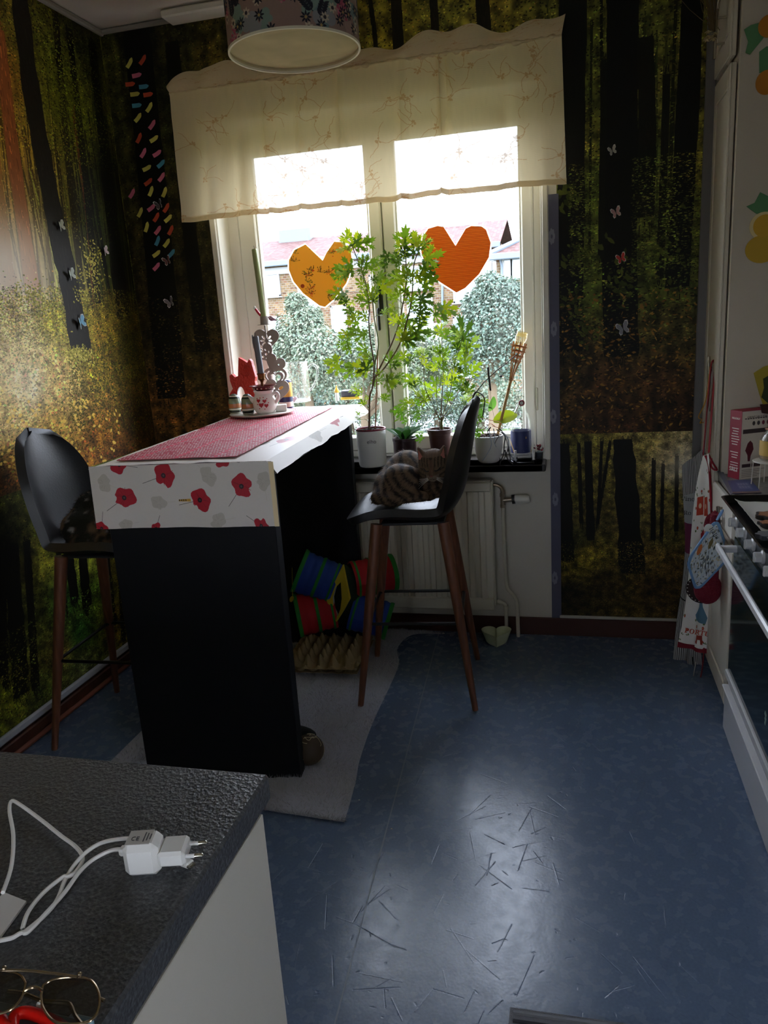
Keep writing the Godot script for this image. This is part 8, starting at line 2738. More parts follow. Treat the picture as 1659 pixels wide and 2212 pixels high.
	var wm := MB.new().sheet(30, 12, func(u: float, v: float) -> Vector3:
		return Vector3(a.x, 0.010 + 0.0025 * sin(v * 90.0), a.z) + dirx * (0.012 + u * 0.75) + dz * (0.01 + v * 0.5), 0.012)
	var mo := obj("woven_mat", wm, mm, self, 30.0)
	tag(mo, "grey woven floor mat at the bottom edge, only its corner showing", "mat")
	for k in 9:
		obj("woven_ridge", MB.new().tube([Vector3(a.x, 0.017, a.z) + dz * (0.02 + k * 0.022) + dirx * 0.02, Vector3(a.x, 0.017, a.z) + dz * (0.02 + k * 0.022) + dirx * 0.72], 0.006, 6, true, 0.6), mat([rgb(128, 130, 138), rgb(52, 52, 58)][k % 2], 0.9), mo)
	for q in [[958, 1368, "white crumb on the floor between the stool's legs", 0.006], [776, 1728, "tiny white crumb on the floor right of the rug's corner", 0.003], [846, 1790, "small white crumb on the floor beside the vinyl seam", 0.003]]:
		var c := at_y(q[0], q[1], 0.002)
		tag(obj("crumb", MB.new().ball(c, Vector3(q[3], q[3] * 0.5, q[3] * 0.6), 8, 6), mat(rgb(206, 204, 190), 0.7)), q[2], "crumb", "crumbs on the floor")

func ordinal(k: int) -> String:
	return ["first", "second", "third", "fourth", "fifth", "sixth", "seventh", "eighth", "ninth", "tenth", "eleventh", "twelfth", "thirteenth", "fourteenth"][k]

func build_wall_stickers() -> void:
	# paper flags on the dark printed trunk: [picture x, y, tilt]
	var sets := {
		"yellow": [[690, 335, 50], [718, 500, 0], [795, 570, 48], [735, 625, 42], [820, 738, 25], [782, 893, 20], [803, 1015, 60], [875, 1020, 60], [746, 1127, 55], [895, 1160, 35], [780, 1205, 65], [887, 1290, 45], [833, 1347, 30]],
		"red": [[760, 318, 45], [693, 447, 0], [788, 502, 2], [740, 733, 55], [790, 966, 30], [885, 1103, 50], [832, 1153, 50], [908, 1222, 55]],
		"pink": [[728, 400, 5], [810, 662, 45], [763, 812, 50], [836, 815, 25], [860, 940, 45], [703, 1027, 50], [806, 1103, 30], [840, 1222, 45], [833, 1415, 40]],
		"blue": [[765, 460, 0], [728, 560, 0], [857, 870, 35], [838, 1278, 60], [912, 1345, 40]],
	}
	var tone := {"yellow": rgb(206, 200, 92), "red": rgb(196, 74, 44), "pink": rgb(214, 110, 140), "blue": rgb(72, 150, 180)}
	for name in sets:
		var m := mat(tone[name], 0.7)
		var n := 0
		for q in sets[name]:
			var c := at_z(q[0] * 0.407, q[1] * 0.407, 0.006)
			var o := thing("paper_flag", "%s paper flag stuck on the black printed tree trunk, %s %s one from the top" % [name, ordinal(n), name], "paper flag", c, 0.0, "paper flags on the printed trunk")
			var a := deg_to_rad(q[2])
			var fl := MB.new()
			var curl := func(u: float, v: float) -> Vector3:
				var x := (u - 0.5) * 0.046
				var half := 0.0085 if u < 0.78 else lerpf(0.0085, 0.002, (u - 0.78) / 0.22)
				var y := (v - 0.5) * 2.0 * half
				return Vector3(x, y + 0.12 * (x * x) * 20.0 * (1.0 if q[2] > 10 else 0.2), 0.001 + 4.0 * x * x)
			fl.sheet(10, 3, curl, 0.0006)
			var p := obj("paper", fl, m, o, 50.0)
			p.rotation.z = a
			n += 1
	# butterflies on the printed trunks: [x, y, on the left wall?, wing colour, size, label]
	for q in [[131, 489, true, rgb(196, 200, 186), 0.036, "pale butterfly sticker highest on the grey printed trunk of the left wall"],
			[227, 543, true, rgb(206, 180, 184), 0.034, "pinkish butterfly sticker on the second dark printed trunk of the left wall"],
			[153, 594, true, rgb(200, 208, 196), 0.04, "pale butterfly sticker halfway up the grey printed trunk of the left wall"],
			[174, 697, true, rgb(130, 184, 214), 0.048, "blue and white butterfly sticker lowest on the grey printed trunk of the left wall"],
			[344, 443, false, rgb(60, 52, 60), 0.036, "dark butterfly sticker among the paper flags on the black printed trunk"],
			[362, 564, false, rgb(96, 44, 40), 0.036, "dark red butterfly sticker just under the lowest blue paper flag"],
			[368, 654, false, rgb(110, 104, 112), 0.042, "grey butterfly sticker lowest on the black printed trunk left of the window"],
			[1323, 326, false, rgb(176, 176, 164), 0.030, "grey butterfly sticker highest on the printed trunk right of the window"],
			[1331, 460, false, rgb(186, 140, 140), 0.036, "rose butterfly sticker second from the top on the trunk right of the window"],
			[1342, 559, false, rgb(196, 60, 56), 0.036, "red butterfly sticker third from the top on the trunk right of the window"],
			[1346, 710, false, rgb(150, 150, 160), 0.048, "grey-blue butterfly sticker lowest on the trunk right of the window"]]:
		var c := at_x(q[0], q[1], -1.996) if q[2] else at_z(q[0], q[1], 0.007)
		var o := thing("butterfly_sticker", q[5], "butterfly sticker", c, PI / 2 if q[2] else 0.0, "butterfly stickers on the printed trunks")
		var s: float = q[4]
		var wm := mat(q[3], 0.55)
		var wh := mat(rgb(226, 226, 222), 0.6)
		for side in [-1, 1]:
			var wing := PackedVector2Array()
			for p in [[0.04, 0.0], [0.12, 0.32], [0.34, 0.55], [0.52, 0.5], [0.5, 0.22], [0.3, 0.0], [0.42, -0.18], [0.36, -0.4], [0.18, -0.36], [0.05, -0.1]]:
				wing.push_back(Vector2(p[0] * side, p[1]) * s)
			var tilt := Basis(Vector3.UP, -side * 0.45) * Basis(Vector3.BACK, 0.35)
			obj("wing_edge", MB.new().extrude(moved(wing, Vector2(-0.012 * side * s, 0), 0.0, 1.14), 0.0008, Transform3D(tilt, Vector3.ZERO)), wh, o)
			obj("wing", MB.new().extrude(wing, 0.0012, Transform3D(tilt, Vector3(0, 0, 0.0006))), wm, o)
		obj("body", MB.new().ball(Vector3.ZERO, Vector3(0.0016, s * 0.22, 0.0016), 8, 6, Basis(Vector3.BACK, 0.35)), mat(rgb(40, 36, 36), 0.7), o)

func build_near_counter() -> void:
	var T := 0.935
	var cx := -0.363
	var bz := 2.597
	var lam := mat(rgb(104, 106, 110), 0.42)
	lam.albedo_texture = noise_tex(0.09, 121, Color(0.42, 0.42, 0.42), Color(1, 1, 1), 512, 5, FastNoiseLite.TYPE_CELLULAR)
	relief(lam, grey_tex(0.07, 123, 512, 5, FastNoiseLite.TYPE_CELLULAR), 0.10)
	triplanar(lam, 5.0)
	var cab := thing("near_cabinet", "pale kitchen cabinet under the dark counter in the bottom left corner", "cabinet", Vector3(cx, 0, bz))
	var body := mat(rgb(206, 200, 188), 0.45)
	obj("body", MB.new().box(Vector3(-0.54, 0.490, 0.68), Vector3(1.04, 0.816, 1.30), Basis.IDENTITY, 0.002), body, cab)
	obj("plinth", MB.new().box(Vector3(-0.56, 0.042, 0.68), Vector3(0.98, 0.083, 1.22)), body, cab)
	obj("side_panel", MB.new().box(Vector3(-0.012, 0.448, 0.68), Vector3(0.018, 0.892, 1.316), Basis.IDENTITY, 0.001), body, cab)
	var wt := obj("counter", MB.new().box(Vector3(cx - 0.52, T - 0.0175, bz + 0.68), Vector3(1.04, 0.035, 1.36), Basis.IDENTITY, 0.003), lam)
	tag(wt, "dark grey textured counter in the bottom left corner, with the charger on it", "worktop")
	var y := T
	var P := func(x: float, yy: float, h := 0.0) -> Vector3: return at_y(x * 0.41, 1600.0 + yy * 0.41, y + h)
	# charger plug
	var pw := mat(rgb(228, 226, 222), 0.3)
	var c0: Vector3 = P.call(760, 585, 0.02)
	var c1: Vector3 = P.call(905, 575, 0.02)
	var ax := (c1 - c0)
	ax.y = 0
	ax = ax.normalized()
	var sd := Vector3(-ax.z, 0, ax.x)
	var bs := Basis(ax, Vector3.UP, sd)
	var ch := thing("phone_charger", "white phone charger plug with two metal pins lying on the dark counter", "charger", Vector3(c0.x, y, c0.z))
	ch.basis = bs
	var u := 0.052
	obj("housing", MB.new().box(Vector3(0.0, 0.0185, 0), Vector3(0.036, 0.0365, 0.031), Basis.IDENTITY, 0.006), pw, ch)
	obj("plug_body", MB.new().box(Vector3(0.0305, 0.0185, 0), Vector3(0.027, 0.017, 0.030), Basis.IDENTITY, 0.003), pw, ch)
	obj("label_panel", MB.new().box(Vector3(-0.002, 0.0369, 0.0), Vector3(0.024, 0.0006, 0.022)), mat(rgb(190, 186, 180), 0.4), ch)
	var dk := mat(rgb(70, 70, 72), 0.5)
	text_part("CE", 0.0075, 0.0005, dk, Transform3D(Basis(Vector3.RIGHT, -PI / 2), Vector3(-0.006, 0.0374, 0.002)), ch)
	for k in 3:
		obj("label_mark", MB.new().box(Vector3(0.003 + k * 0.003, 0.0373, 0.0), Vector3(0.0012, 0.0004, 0.014 - k * 0.003)), dk, ch)
	var pin := mat(rgb(196, 190, 178), 0.15, 0.95)
	for s in [-1, 1]:
		obj("pin_sleeve", MB.new().tube([Vector3(0.043, 0.0185, s * 0.0095), Vector3(0.053, 0.0185, s * 0.0095)], 0.0021, 10), pw, ch)
		obj("pin", MB.new().tube([Vector3(0.053, 0.0185, s * 0.0095), Vector3(0.0605, 0.0185, s * 0.0095), Vector3(0.062, 0.0185, s * 0.0095)], [0.0022, 0.0022, 0.001], 12), pin, ch)
	# cable
	var cm := mat(rgb(220, 216, 210), 0.4)
	var L := func(pts: Array) -> Array:
		var o := []
		for q in pts:
			o.append(P.call(q[0], q[1], q[2]))
		return smooth_line(o, 7)
	var cab2 := thing("charging_cable", "white charging cable looped across the dark counter behind the plug", "cable", Vector3.ZERO)
	obj("cord", MB.new().tube(L.call([[690, 580, 0.012], [600, 575, 0.012], [500, 620, 0.006], [420, 690, 0.006], [340, 800, 0.004], [250, 900, 0.004], [150, 1005, 0.003], [120, 1010, 0.003], [100, 1018, 0.003], [60, 1040, 0.003], [-20, 1056, 0.003]]), 0.0021, 8), cm, cab2)
	obj("cord", MB.new().tube(L.call([[15, 800, 0.006], [60, 660, 0.005], [70, 500, 0.004], [50, 370, 0.005], [62, 318, 0.006], [110, 340, 0.006], [220, 420, 0.004], [320, 500, 0.004], [400, 560, 0.004], [436, 620, 0.005], [400, 690, 0.005], [360, 715, 0.005], [330, 720, 0.005], [230, 800, 0.004], [150, 900, 0.004], [118, 990, 0.003]]), 0.0021, 8), cm, cab2)
	obj("cord", MB.new().tube(L.call([[130, 1008, 0.003], [230, 925, 0.003], [300, 840, 0.003], [350, 720, 0.004], [430, 610, 0.008], [520, 545, 0.010], [620, 520, 0.012], [720, 520, 0.010], [860, 560, 0.004], [930, 620, 0.004]]), 0.0021, 8), cm, cab2)
	obj("inner_plug", MB.new().box(P.call(672, 578, 0.012), Vector3(0.016, 0.008, 0.011), bs, 0.002), pw, cab2)
	obj("end_plug", MB.new().box(P.call(975, 640, 0.005), Vector3(0.017, 0.0065, 0.0105), bs * Basis(Vector3.UP, -0.55), 0.002), pw, cab2)
	obj("metal_tip", MB.new().box(P.call(1004, 655, 0.005), Vector3(0.0075, 0.0035, 0.0085), bs * Basis(Vector3.UP, -0.55), 0.001), pin, cab2)
	# paper slip at the left edge
	var pa: Vector3 = P.call(20, 802, 0.002)
	var pb: Vector3 = P.call(140, 850, 0.002)
	var pc: Vector3 = P.call(0, 1040, 0.002)
	var pd: Vector3 = P.call(-120, 985, 0.002)
	var slip := thing("paper_slip", "white paper slip with a dark red corner at the dark counter's left edge", "paper", Vector3.ZERO)
	var sh := MB.new()
	var up := Vector3(0, 0.0012, 0)
	sh.quad(pd + up, pc + up, pb + up, pa + up)
	for e in [[pd, pc], [pc, pb], [pb, pa], [pa, pd]]:
		sh.quad(e[0] - up, e[1] - up, e[1] + up, e[0] + up)
	obj("sheet", sh, mat(rgb(206, 200, 194), 0.6), slip)
	var q := MB.new()
	q.quad(P.call(-10, 797, 0.0042), P.call(14, 808, 0.0042), P.call(28, 800, 0.0042), P.call(4, 790, 0.0042))
	obj("red_corner", q, mat(rgb(110, 20, 44), 0.5), slip)
	# sunglasses, lenses up, in the bottom corner
	var G := func(x: float, yy: float, h: float) -> Vector3: return at_y(x * 0.16878, 1980.0 + yy * 0.16878, y + h)
	var GL := func(pts: Array, h: float) -> Array:
		var o := []
		for p in pts:
			o.append(G.call(p[0], p[1], h))
		return smooth_line(o, 6)
	var gold := mat(rgb(150, 132, 108), 0.2, 0.9)
	var sun := thing("sunglasses", "metal-rimmed aviator sunglasses with brown lenses lying in the bottom left corner", "sunglasses", Vector3.ZERO)
	var lens_r := [[540, 960], [560, 880], [650, 820], [780, 785], [960, 775], [1130, 800], [1220, 880], [1270, 1000], [1275, 1130], [1230, 1260], [1120, 1350], [900, 1380], [690, 1340], [560, 1180], [530, 1040], [540, 960]]
	var lens_l := [[330, 860], [280, 770], [180, 720], [40, 700], [-200, 700], [-420, 760], [-480, 900], [-460, 1100], [-330, 1240], [-100, 1260], [120, 1200], [250, 1080], [310, 960], [330, 860]]
	var lm := mat(Color(0.12, 0.09, 0.06, 0.72), 0.06)
	lm.transparency = BaseMaterial3D.TRANSPARENCY_ALPHA
	for l in [lens_r, lens_l]:
		var pts: Array = GL.call(l, 0.030)
		obj("rim", MB.new().tube(pts, 0.0011, 8, false), gold, sun)
		var c := Vector3.ZERO
		for p in pts:
			c += p
		c /= pts.size()
		c.y += 0.003
		var lb := MB.new()
		for k in pts.size() - 1:
			lb.tri_out(c, pts[k], pts[k + 1], c - Vector3(0, 1, 0))
		obj("lens", lb, lm, sun, 70.0)
	obj("top_bar", MB.new().tube(GL.call([[40, 690], [300, 690], [560, 715], [800, 745], [990, 775]], 0.031), 0.0012, 8), gold, sun)
	obj("bridge", MB.new().tube(GL.call([[310, 950], [380, 915], [440, 905], [500, 920], [540, 950]], 0.031), 0.0013, 8), gold, sun)
	obj("hinge", MB.new().tube(GL.call([[1270, 1050], [1300, 1060], [1340, 1078]], 0.029), 0.0016, 8), gold, sun)
	obj("screw", MB.new().ball(G.call(1020, 738, 0.032), Vector3.ONE * 0.002, 8, 6), gold, sun)
	obj("screw", MB.new().ball(G.call(55, 660, 0.032), Vector3.ONE * 0.0022, 8, 6), gold, sun)
	obj("temple", MB.new().tube(GL.call([[100, 960], [300, 985], [560, 1080], [850, 1100], [920, 1160], [960, 1260], [1040, 1370]], 0.012), 0.0016, 8), gold, sun)
	obj("temple", MB.new().tube(GL.call([[540, 1100], [700, 1105], [870, 1130], [940, 1240], [980, 1340], [1010, 1400]], 0.006), 0.0014, 8), gold, sun)
	for k in 4:
		obj("nose_pad_arm", MB.new().ball(G.call(525 + k * 12, 1080 + k * 34, 0.024 - k * 0.003), Vector3(0.0016, 0.0022, 0.0016), 8, 6), gold, sun)
	obj("nose_pad", MB.new().ball(G.call(510, 1170, 0.019), Vector3(0.003, 0.006, 0.002), 10, 8), mat(rgb(206, 206, 196), 0.2), sun)
	# red spectacle frame and the greenish case under it
	var redg := thing("red_glasses", "bright red plastic spectacle frame at the bottom left corner, in front of the sunglasses", "glasses", Vector3.ZERO)
	var rd := mat(rgb(206, 18, 12), 0.25)
	obj("frame", MB.new().tube(GL.call([[160, 1400], [170, 1330], [200, 1270], [260, 1235], [340, 1228], [440, 1250], [560, 1295], [680, 1350], [800, 1420], [900, 1520], [800, 1640], [500, 1660], [240, 1600], [170, 1500], [160, 1400]], 0.020), 0.0048, 10, false), rd, redg)
	obj("frame", MB.new().tube(GL.call([[150, 1420], [90, 1400], [40, 1350], [0, 1310], [-120, 1260], [-300, 1260]], 0.020), 0.0048, 10), rd, redg)
	obj("lens", MB.new().grid(1, 1, func(uu: float, v: float) -> Vector3: return G.call(lerpf(220, 800, uu), lerpf(1600, 1300, v) + uu * 60.0, 0.018)), lm, redg)
	var case_m := mat(rgb(74, 96, 92), 0.4)
	var A: Vector3 = G.call(-60, 1085, 0.0)
	var Bq: Vector3 = G.call(1260, 1375, 0.0)
	var e := (Bq - A)
	e.y = 0
	var le := e.length()
	e = e.normalized()
	var cs := thing("spectacle_case", "grey-green flat case under the red glasses in the bottom left corner", "case", (A + Bq) / 2.0 + Vector3(0, 0.0055, 0))
	cs.basis = Basis(e, Vector3.UP, e.cross(Vector3.UP).normalized())
	obj("shell", MB.new().box(Vector3(0, 0, 0.055), Vector3(le, 0.010, 0.10), Basis.IDENTITY, 0.003), case_m, cs)
	obj("clasp", MB.new().box(Vector3(le * 0.40, 0.002, 0.006), Vector3(0.022, 0.008, 0.006), Basis.IDENTITY, 0.002), mat(rgb(130, 160, 170), 0.3), cs)

# ---------- outside: the block across the yard, trees, ground
func tree_outside(called: String, label: String, at: Vector3, trunk_h: float, blobs: Array, leaf: float, count: int, tone: Color, seed_no: int) -> void:
	rng.seed = seed_no
	var t := thing(called, label, "tree", at, 0.0, "trees in the yard")
	var bark := mat(rgb(92, 80, 66), 0.9, 0.0, 0.12)
	obj("trunk", MB.new().tube([Vector3(0, 0, 0), Vector3(0.05, trunk_h * 0.5, 0), Vector3(0, trunk_h, 0.05)], [0.2, 0.08], 10), bark, t)
	for b in blobs:
		var c: Vector3 = b[0]
		obj("branch", MB.new().tube([Vector3(0, trunk_h * 0.75, 0), Vector3(0, trunk_h * 0.75, 0).lerp(c, 0.5) + Vector3(0, 0.2, 0), c], [0.07, 0.02], 6), bark, t)
	var where := []
	var tints := []
	for k in count:
		var b: Array = blobs[rng.randi() % blobs.size()]
		var d := Vector3(rng.randfn(), rng.randfn(), rng.randfn()).normalized()
		var r: float = b[1] * pow(rng.randf(), 0.28)
		var p: Vector3 = b[0] + d * r * Vector3(1, 1.05, 1)
		var y := (Vector3(d.x, -0.3, d.z) + Vector3(rng.randfn(), rng.randfn(), rng.randfn()) * 0.6).normalized()
		var z := (d + Vector3(0, 0.7, 0) + Vector3(rng.randfn(), rng.randfn(), rng.randfn()) * 0.45).normalized()
		var x := y.cross(z).normalized()
		z = x.cross(y)
		var s := leaf * rng.randf_range(0.6, 1.3)
		where.append(Transform3D(Basis(x * s, y * s, z * s), p))
		var kk := rng.randf_range(0.75, 1.35)
		tints.append(Color(tone.r * kk * rng.randf_range(0.85, 1.2), tone.g * kk, tone.b * kk))
	var lm := mat(Color.WHITE, 0.7, 0.0, 0.12)
	lm.vertex_color_use_as_albedo = true
	lm.backlight_enabled = true
	lm.backlight = Color(0.3, 0.36, 0.2)
	var lf := MB.new()
	lf.quad(Vector3(-0.3, 0.35, 0.02), Vector3(0, 0, 0), Vector3(0.3, 0.35, 0.02), Vector3(0, 1, -0.1))
	stuff("foliage", lf.mesh(60.0), lm, where, tints, t)

func facade_window(parent: Node3D, c: Vector3, w: float, h: float, z: float, panes: int, frame: Material, glass: Material) -> void:
	var f := MB.new()
	var t := 0.1
	f.box(c + Vector3(-w / 2 + t / 2, 0, z), Vector3(t, h, 0.12), Basis.IDENTITY, 0.01)
	f.box(c + Vector3(w / 2 - t / 2, 0, z), Vector3(t, h, 0.12), Basis.IDENTITY, 0.01)
	f.box(c + Vector3(0, h / 2 - t / 2, z), Vector3(w, t, 0.12), Basis.IDENTITY, 0.01)
	f.box(c + Vector3(0, -h / 2 + t / 2, z), Vector3(w, t, 0.12), Basis.IDENTITY, 0.01)
	f.box(c + Vector3(0, -h / 2 - 0.03, z + 0.05), Vector3(w + 0.14, 0.06, 0.2), Basis.IDENTITY, 0.01)
	for k in panes - 1:
		f.box(c + Vector3(-w / 2 + w * (k + 1) / panes, 0, z), Vector3(t, h, 0.11), Basis.IDENTITY, 0.01)
	var o := obj("window", f, frame, parent)
	for k in panes:
		obj("pane", MB.new().box(c + Vector3(-w / 2 + w * (k + 0.5) / panes, 0, z - 0.02), Vector3(w / panes - t, h - 2 * t, 0.02)), glass, o)

func build_outside() -> void:
	var G := -3.3
	var grass := mat(rgb(84, 96, 62), 0.95, 0.0, 0.12)
	grass.albedo_texture = noise_tex(0.03, 131, Color(0.6, 0.6, 0.6), Color(1, 1, 1), 256, 5)
	triplanar(grass, 0.3, true)
	var gd := struct("ground", MB.new().box(Vector3(-8, G - 0.25, -40), Vector3(140, 0.5, 76)), grass)
	var asphalt := mat(rgb(120, 122, 124), 0.9, 0.0, 0.12)
	tag(obj("yard_path", MB.new().box(Vector3(-8, G + 0.02, -31), Vector3(60, 0.06, 5.0)), asphalt), "pale asphalt path crossing the yard in front of the brick block", "path")
	# brick for surfaces too far away to tell bricks apart
	rng.seed = 137
	var br := canvas(512, 512, rgb(206, 190, 168))
	for y in 32:
		for x in 17:
			var k := rng.randf_range(0.82, 1.08)
			var c := rgb(198, 160, 112) if rng.randf() < 0.75 else rgb(176, 128, 92)
			br.fill_rect(Rect2i(x * 32 - (16 if y % 2 else 0) + 1, y * 16 + 1, 29, 13), Color(minf(c.r * k, 1), minf(c.g * k, 1), minf(c.b * k, 1)))
	var bm := mat(rgb(128, 132, 140), 0.9, 0.0, 0.12)
	bm.albedo_texture = tex(br)
	triplanar(bm, 0.26)
	var rt := canvas(256, 256, rgb(148, 104, 92))
	for y in 16:
		for x in 16:
			var k := rng.randf_range(0.85, 1.15)
			rt.fill_rect(Rect2i(x * 16, y * 16 + 2, 14, 14), Color(0.58 * k, 0.47 * k, 0.43 * k))
	var rm := mat(rgb(140, 140, 148), 0.8, 0.0, 0.12)
	rm.albedo_texture = tex(rt)
	triplanar(rm, 0.36)
	var white := mat(rgb(140, 142, 144), 0.6, 0.0, 0.12)
	var pane := mat(rgb(120, 132, 142), 0.1, 0.0, 0.6)
	var metal := mat(rgb(96, 106, 116), 0.5, 0.0, 0.12)
	# long block
	var z := -38.0
	var ev := at_z(600, 568, z).y
	var rg := at_z(600, 518, z - 4.0).y
	var x0 := -46.0
	var x1 := at_z(1072, 560, -35.0).x - 0.02
	var A := thing("brick_building", "long pale brick apartment block with a tiled roof across the yard", "building", Vector3((x0 + x1) / 2, G, z))
	var o := -A.position
	obj("walls", MB.new().box(Vector3((x0 + x1) / 2, (G + ev) / 2, z - 5.0) + o, Vector3(x1 - x0, ev - G, 10.0)), bm, A)
	var roof := MB.new()
	var e := Vector3(0, ev, z + 0.4)
	roof.quad(Vector3(x0, ev, z + 0.5) + o, Vector3(x1, ev, z + 0.5) + o, Vector3(x1, rg, z - 4.5) + o, Vector3(x0, rg, z - 4.5) + o)
	roof.quad(Vector3(x0, rg, z - 4.5) + o, Vector3(x1, rg, z - 4.5) + o, Vector3(x1, ev, z - 10.5) + o, Vector3(x0, ev, z - 10.5) + o)
	roof.quad(Vector3(x0, ev - 0.05, z - 10.5) + o, Vector3(x1, ev - 0.05, z - 10.5) + o, Vector3(x1, ev - 0.05, z + 0.5) + o, Vector3(x0, ev - 0.05, z + 0.5) + o)
	var ro := obj("roof", roof, rm, A)
	obj("gutter", MB.new().box(Vector3((x0 + x1) / 2, ev - 0.05, z + 0.52) + o, Vector3(x1 - x0, 0.3, 0.16), Basis.IDENTITY, 0.04), metal, A)
	obj("eaves_board", MB.new().box(Vector3((x0 + x1) / 2, ev - 0.42, z + 0.06) + o, Vector3(x1 - x0, 0.35, 0.12)), white, A)
	for q in [[640, 505, 2.0], [990, 498, 2.4]]:
		var c := at_z(q[0], q[1], z - 4.4)
		obj("roof_hatch", MB.new().box(c + Vector3(0, -0.2, 0) + o, Vector3(q[2], 1.0, 1.0), Basis.IDENTITY, 0.1), metal, ro)
	for q in [[587, 616, 1.0, 1.25, 1], [666, 632, 1.15, 1.7, 1], [733, 690, 0.9, 1.5, 1], [510, 616, 1.0, 1.25, 1], [1005, 632, 1.25, 1.0, 2], [908, 672, 1.4, 1.6, 2], [905, 600, 1.4, 1.2, 2], [820, 620, 1.1, 1.3, 1], [780, 700, 1.1, 1.4, 1], [1005, 710, 1.25, 1.3, 2], [587, 710, 1.0, 1.3, 1], [660, 740, 1.1, 1.3, 1], [908, 770, 1.4, 1.4, 2], [1005, 790, 1.25, 1.2, 2], [840, 770, 1.1, 1.4, 1]]:
		facade_window(A, at_z(q[0], q[1], z) + o, q[2], q[3], 0.04, q[4], white, pane)
	var bc := at_z(905, 704, z) + o
	obj("balcony", MB.new().box(bc + Vector3(0, -0.4, 0.6), Vector3(2.6, 1.0, 0.08)).box(bc + Vector3(0, -0.9, 0.3), Vector3(2.6, 0.14, 0.7)), white, A)
	obj("downpipe", MB.new().tube([at_z(955, 580, z + 0.12) + o, at_z(957, 830, z + 0.12) + o], 0.06, 8), metal, A)
	# wing to the right, nearer, with a hipped roof
	var zw := -35.0
	var we := at_z(1090, 552, zw).y
	var wr := at_z(1090, 490, zw - 6.0).y
	var wx := at_z(1072, 560, zw).x
	var wx1 := wx + 16.0
	var Bd := thing("brick_wing", "pale brick wing with a hipped tiled roof at the right of the long block", "building", Vector3(wx + 8.0, G, zw))
	o = -Bd.position
	obj("walls", MB.new().box(Vector3((wx + wx1) / 2, (G + we) / 2, zw - 6) + o, Vector3(wx1 - wx, we - G, 12.0)), bm, Bd)
	var wroof := MB.new()
	var p0 := Vector3(wx - 0.4, we, zw + 0.5) + o
	var p1 := Vector3(wx1, we, zw + 0.5) + o
	var r0 := Vector3(wx + 4.5, wr + 0.6, zw - 6) + o
	var r1 := Vector3(wx1, wr + 0.6, zw - 6) + o
	var p3 := Vector3(wx - 0.4, we, zw - 12.5) + o
	wroof.quad(p0, p1, r1, r0)
	wroof.tri(p3, p0, r0)
	wroof.quad(r0, r1, Vector3(wx1, we, zw - 12.5) + o, p3)
	obj("roof", wroof, rm, Bd)
	obj("gutter", MB.new().box(Vector3((wx + wx1) / 2, we - 0.05, zw + 0.52) + o, Vector3(wx1 - wx + 0.6, 0.3, 0.16), Basis.IDENTITY, 0.04), metal, Bd)
	obj("hip_ridge", MB.new().tube([p0 + Vector3(0, 0.06, 0), r0 + Vector3(0, 0.06, 0)], 0.12, 8), metal, Bd)
	obj("downpipe", MB.new().tube([at_z(1080, 556, zw + 0.1) + o, at_z(1084, 575, zw + 0.1) + o, at_z(1086, 800, zw + 0.1) + o], 0.06, 8), metal, Bd)
	for q in [[1061, 580, 0.9, 0.9, 2], [1096, 576, 0.5, 1.1, 1], [1115, 574, 0.55, 1.1, 1], [1150, 572, 0.9, 1.1, 2]]:
		if q[0] > 1075:
			facade_window(Bd, at_z(q[0], q[1], zw) + o, q[2], q[3], 0.04, q[4], white, pane)
		else:
			facade_window(A, at_z(q[0], q[1], z) - A.position, q[2], q[3], 0.04, q[4], white, pane)
	# aerial mast
	var mb := at_z(999, 500, z - 4.5)
	var mt := at_z(996, 418, z - 4.5)
	var mast := thing("roof_aerial", "thin television aerial mast on the roof of the brick block", "aerial", mb)
	obj("mast", MB.new().tube([Vector3(0, -0.6, 0), mt - mb], 0.03, 6), metal, mast)
	for k in 2:
		var c := at_z(997, 446 - k * 20, z - 4.5) - mb
		obj("rod", MB.new().tube([c + Vector3(-0.5 + k * 0.3, 0, 0), c + Vector3(0.5 - k * 0.3, 0, 0)], 0.02, 5), metal, mast)
	# trees
	var T := func(px: float, py: float, zz: float) -> Vector3:
		var p := at_z(px, py, zz)
		return Vector3(p.x, G, p.z)
	var tones := [Color(0.10, 0.125, 0.090), Color(0.085, 0.115, 0.092), Color(0.105, 0.125, 0.085)]
	var base: Vector3 = T.call(660, 800, -17)
	var R := func(px: float, py: float, zz: float, from: Vector3) -> Vector3: return at_z(px, py, zz) - from
	tree_outside("broadleaf_tree", "light green broadleaf tree outside the left pane", base, 4.0, [[R.call(650, 720, -17, base), 0.75], [R.call(690, 760, -16.5, base), 0.7], [R.call(640, 800, -17, base), 0.9], [R.call(720, 800, -17, base), 0.8], [R.call(620, 740, -17, base), 0.45], [R.call(668, 688, -17, base), 0.35], [R.call(640, 655, -17, base), 0.28], [R.call(760, 760, -17, base), 0.6]], 0.10, 17000, tones[0], 141)
	base = T.call(1060, 800, -18)
	tree_outside("broadleaf_tree", "dense darker green tree outside the right pane", base, 4.0, [[R.call(1050, 700, -18, base), 0.85], [R.call(1090, 690, -18, base), 0.85], [R.call(1030, 660, -18, base), 0.4], [R.call(1060, 625, -18, base), 0.45], [R.call(1100, 630, -18, base), 0.35], [R.call(1120, 740, -18, base), 0.9], [R.call(1010, 740, -18, base), 0.6], [R.call(1060, 770, -18, base), 0.8], [R.call(1130, 660, -18, base), 0.5]], 0.10, 18000, tones[1], 142)
	base = T.call(780, 830, -20)
	tree_outside("young_tree", "low light green tree behind the tall geranium, across the yard", base, 2.2, [[R.call(790, 770, -20, base), 0.9], [R.call(860, 790, -20, base), 0.9], [R.call(900, 760, -21, base), 0.7], [R.call(950, 780, -21, base), 0.7], [R.call(820, 730, -20, base), 0.5]], 0.11, 12000, tones[2], 143)
	base = T.call(560, 840, -22)
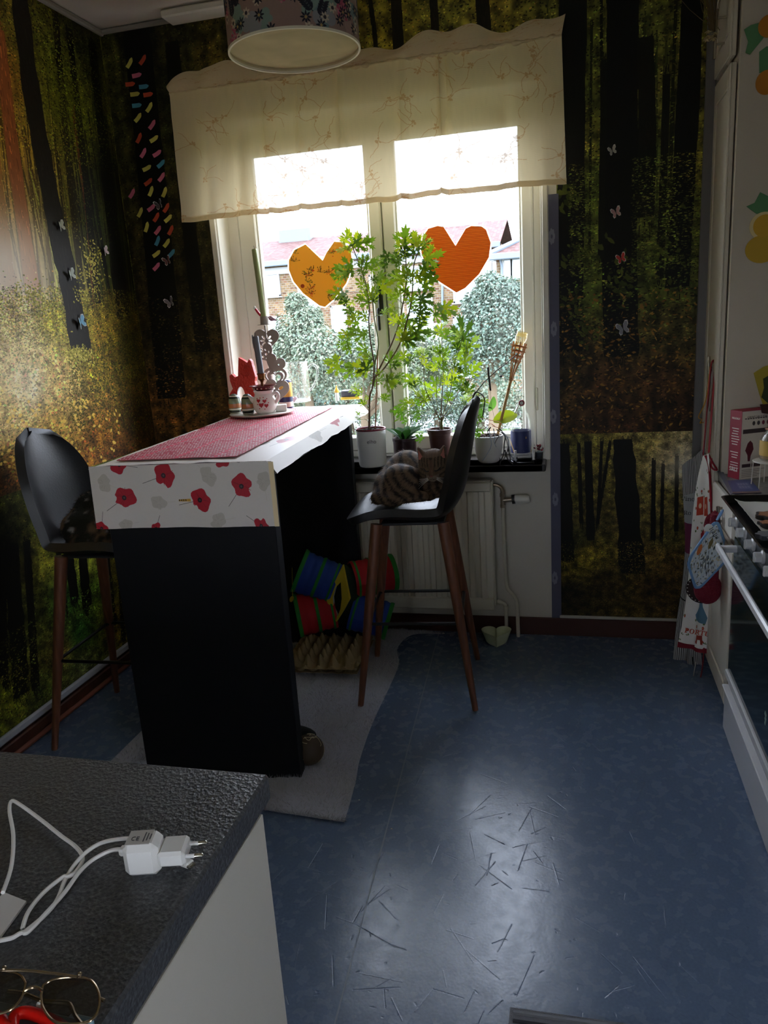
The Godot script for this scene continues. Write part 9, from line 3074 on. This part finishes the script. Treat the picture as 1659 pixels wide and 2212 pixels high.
	tree_outside("young_tree", "pale green tree behind the candle, at the left edge of the left pane", base, 2.2, [[R.call(580, 780, -22, base), 1.0], [R.call(620, 830, -22, base), 1.0], [R.call(545, 740, -22, base), 0.8]], 0.11, 9000, tones[2], 144)
	for k in 7:
		var px := 560.0 + k * 95.0
		base = T.call(px, 850, -24 - (k % 3))
		var c: Vector3 = R.call(px, 838, -24 - (k % 3), base)
		tree_outside("shrub", ["rounded green shrub at the far left of the yard", "rounded green shrub behind the glass pitcher", "rounded green shrub behind the dark box", "rounded green shrub behind the meeting stiles of the window", "rounded green shrub behind the low dark plant", "rounded green shrub behind the bushy geranium", "rounded green shrub behind the swing-top bottle"][k], base, 1.2, [[c, 0.9], [c + Vector3(0.8, -0.5, 0), 0.8], [c + Vector3(-0.8, -0.5, 0), 0.8], [c + Vector3(0, -1.2, 0.3), 1.0]], 0.12, 4000, tones[k % 3], 150 + k)

func _ready() -> void:
	var cam := Camera3D.new()
	cam.name = "camera"
	cam.position = EYE
	cam.rotation = Vector3(deg_to_rad(-14.218), deg_to_rad(14.508), deg_to_rad(-3.756))
	turn_of_camera = Basis.from_euler(cam.rotation)
	cam.fov = rad_to_deg(2.0 * atan(1106.0 / FOCAL))
	cam.near = 0.05
	cam.far = 300.0
	add_child(cam)
	var env := Environment.new()
	var sky := Sky.new()
	var sm := ProceduralSkyMaterial.new()
	sm.sky_top_color = rgb(224, 235, 255)
	sm.sky_horizon_color = rgb(236, 244, 255)
	sm.ground_bottom_color = rgb(150, 152, 146)
	sm.ground_horizon_color = rgb(226, 230, 232)
	sm.sky_energy_multiplier = 1.0
	sky.sky_material = sm
	env.background_mode = Environment.BG_SKY
	env.sky = sky
	env.background_energy_multiplier = SKY_LIGHT
	env.tonemap_mode = Environment.TONE_MAPPER_LINEAR
	env.tonemap_exposure = 1.0
	env.sdfgi_enabled = true
	env.ssao_enabled = true
	env.ssil_enabled = true
	var we := WorldEnvironment.new()
	we.name = "surroundings"
	we.environment = env
	add_child(we)
	build_room()
	build_window()
	build_bar()
	build_stools()
	build_plants()
	build_sill_things()
	build_curtain()
	build_lamp()
	build_radiator()
	build_kitchen()
	build_floor_things()
	build_wall_stickers()
	build_near_counter()
	build_outside()
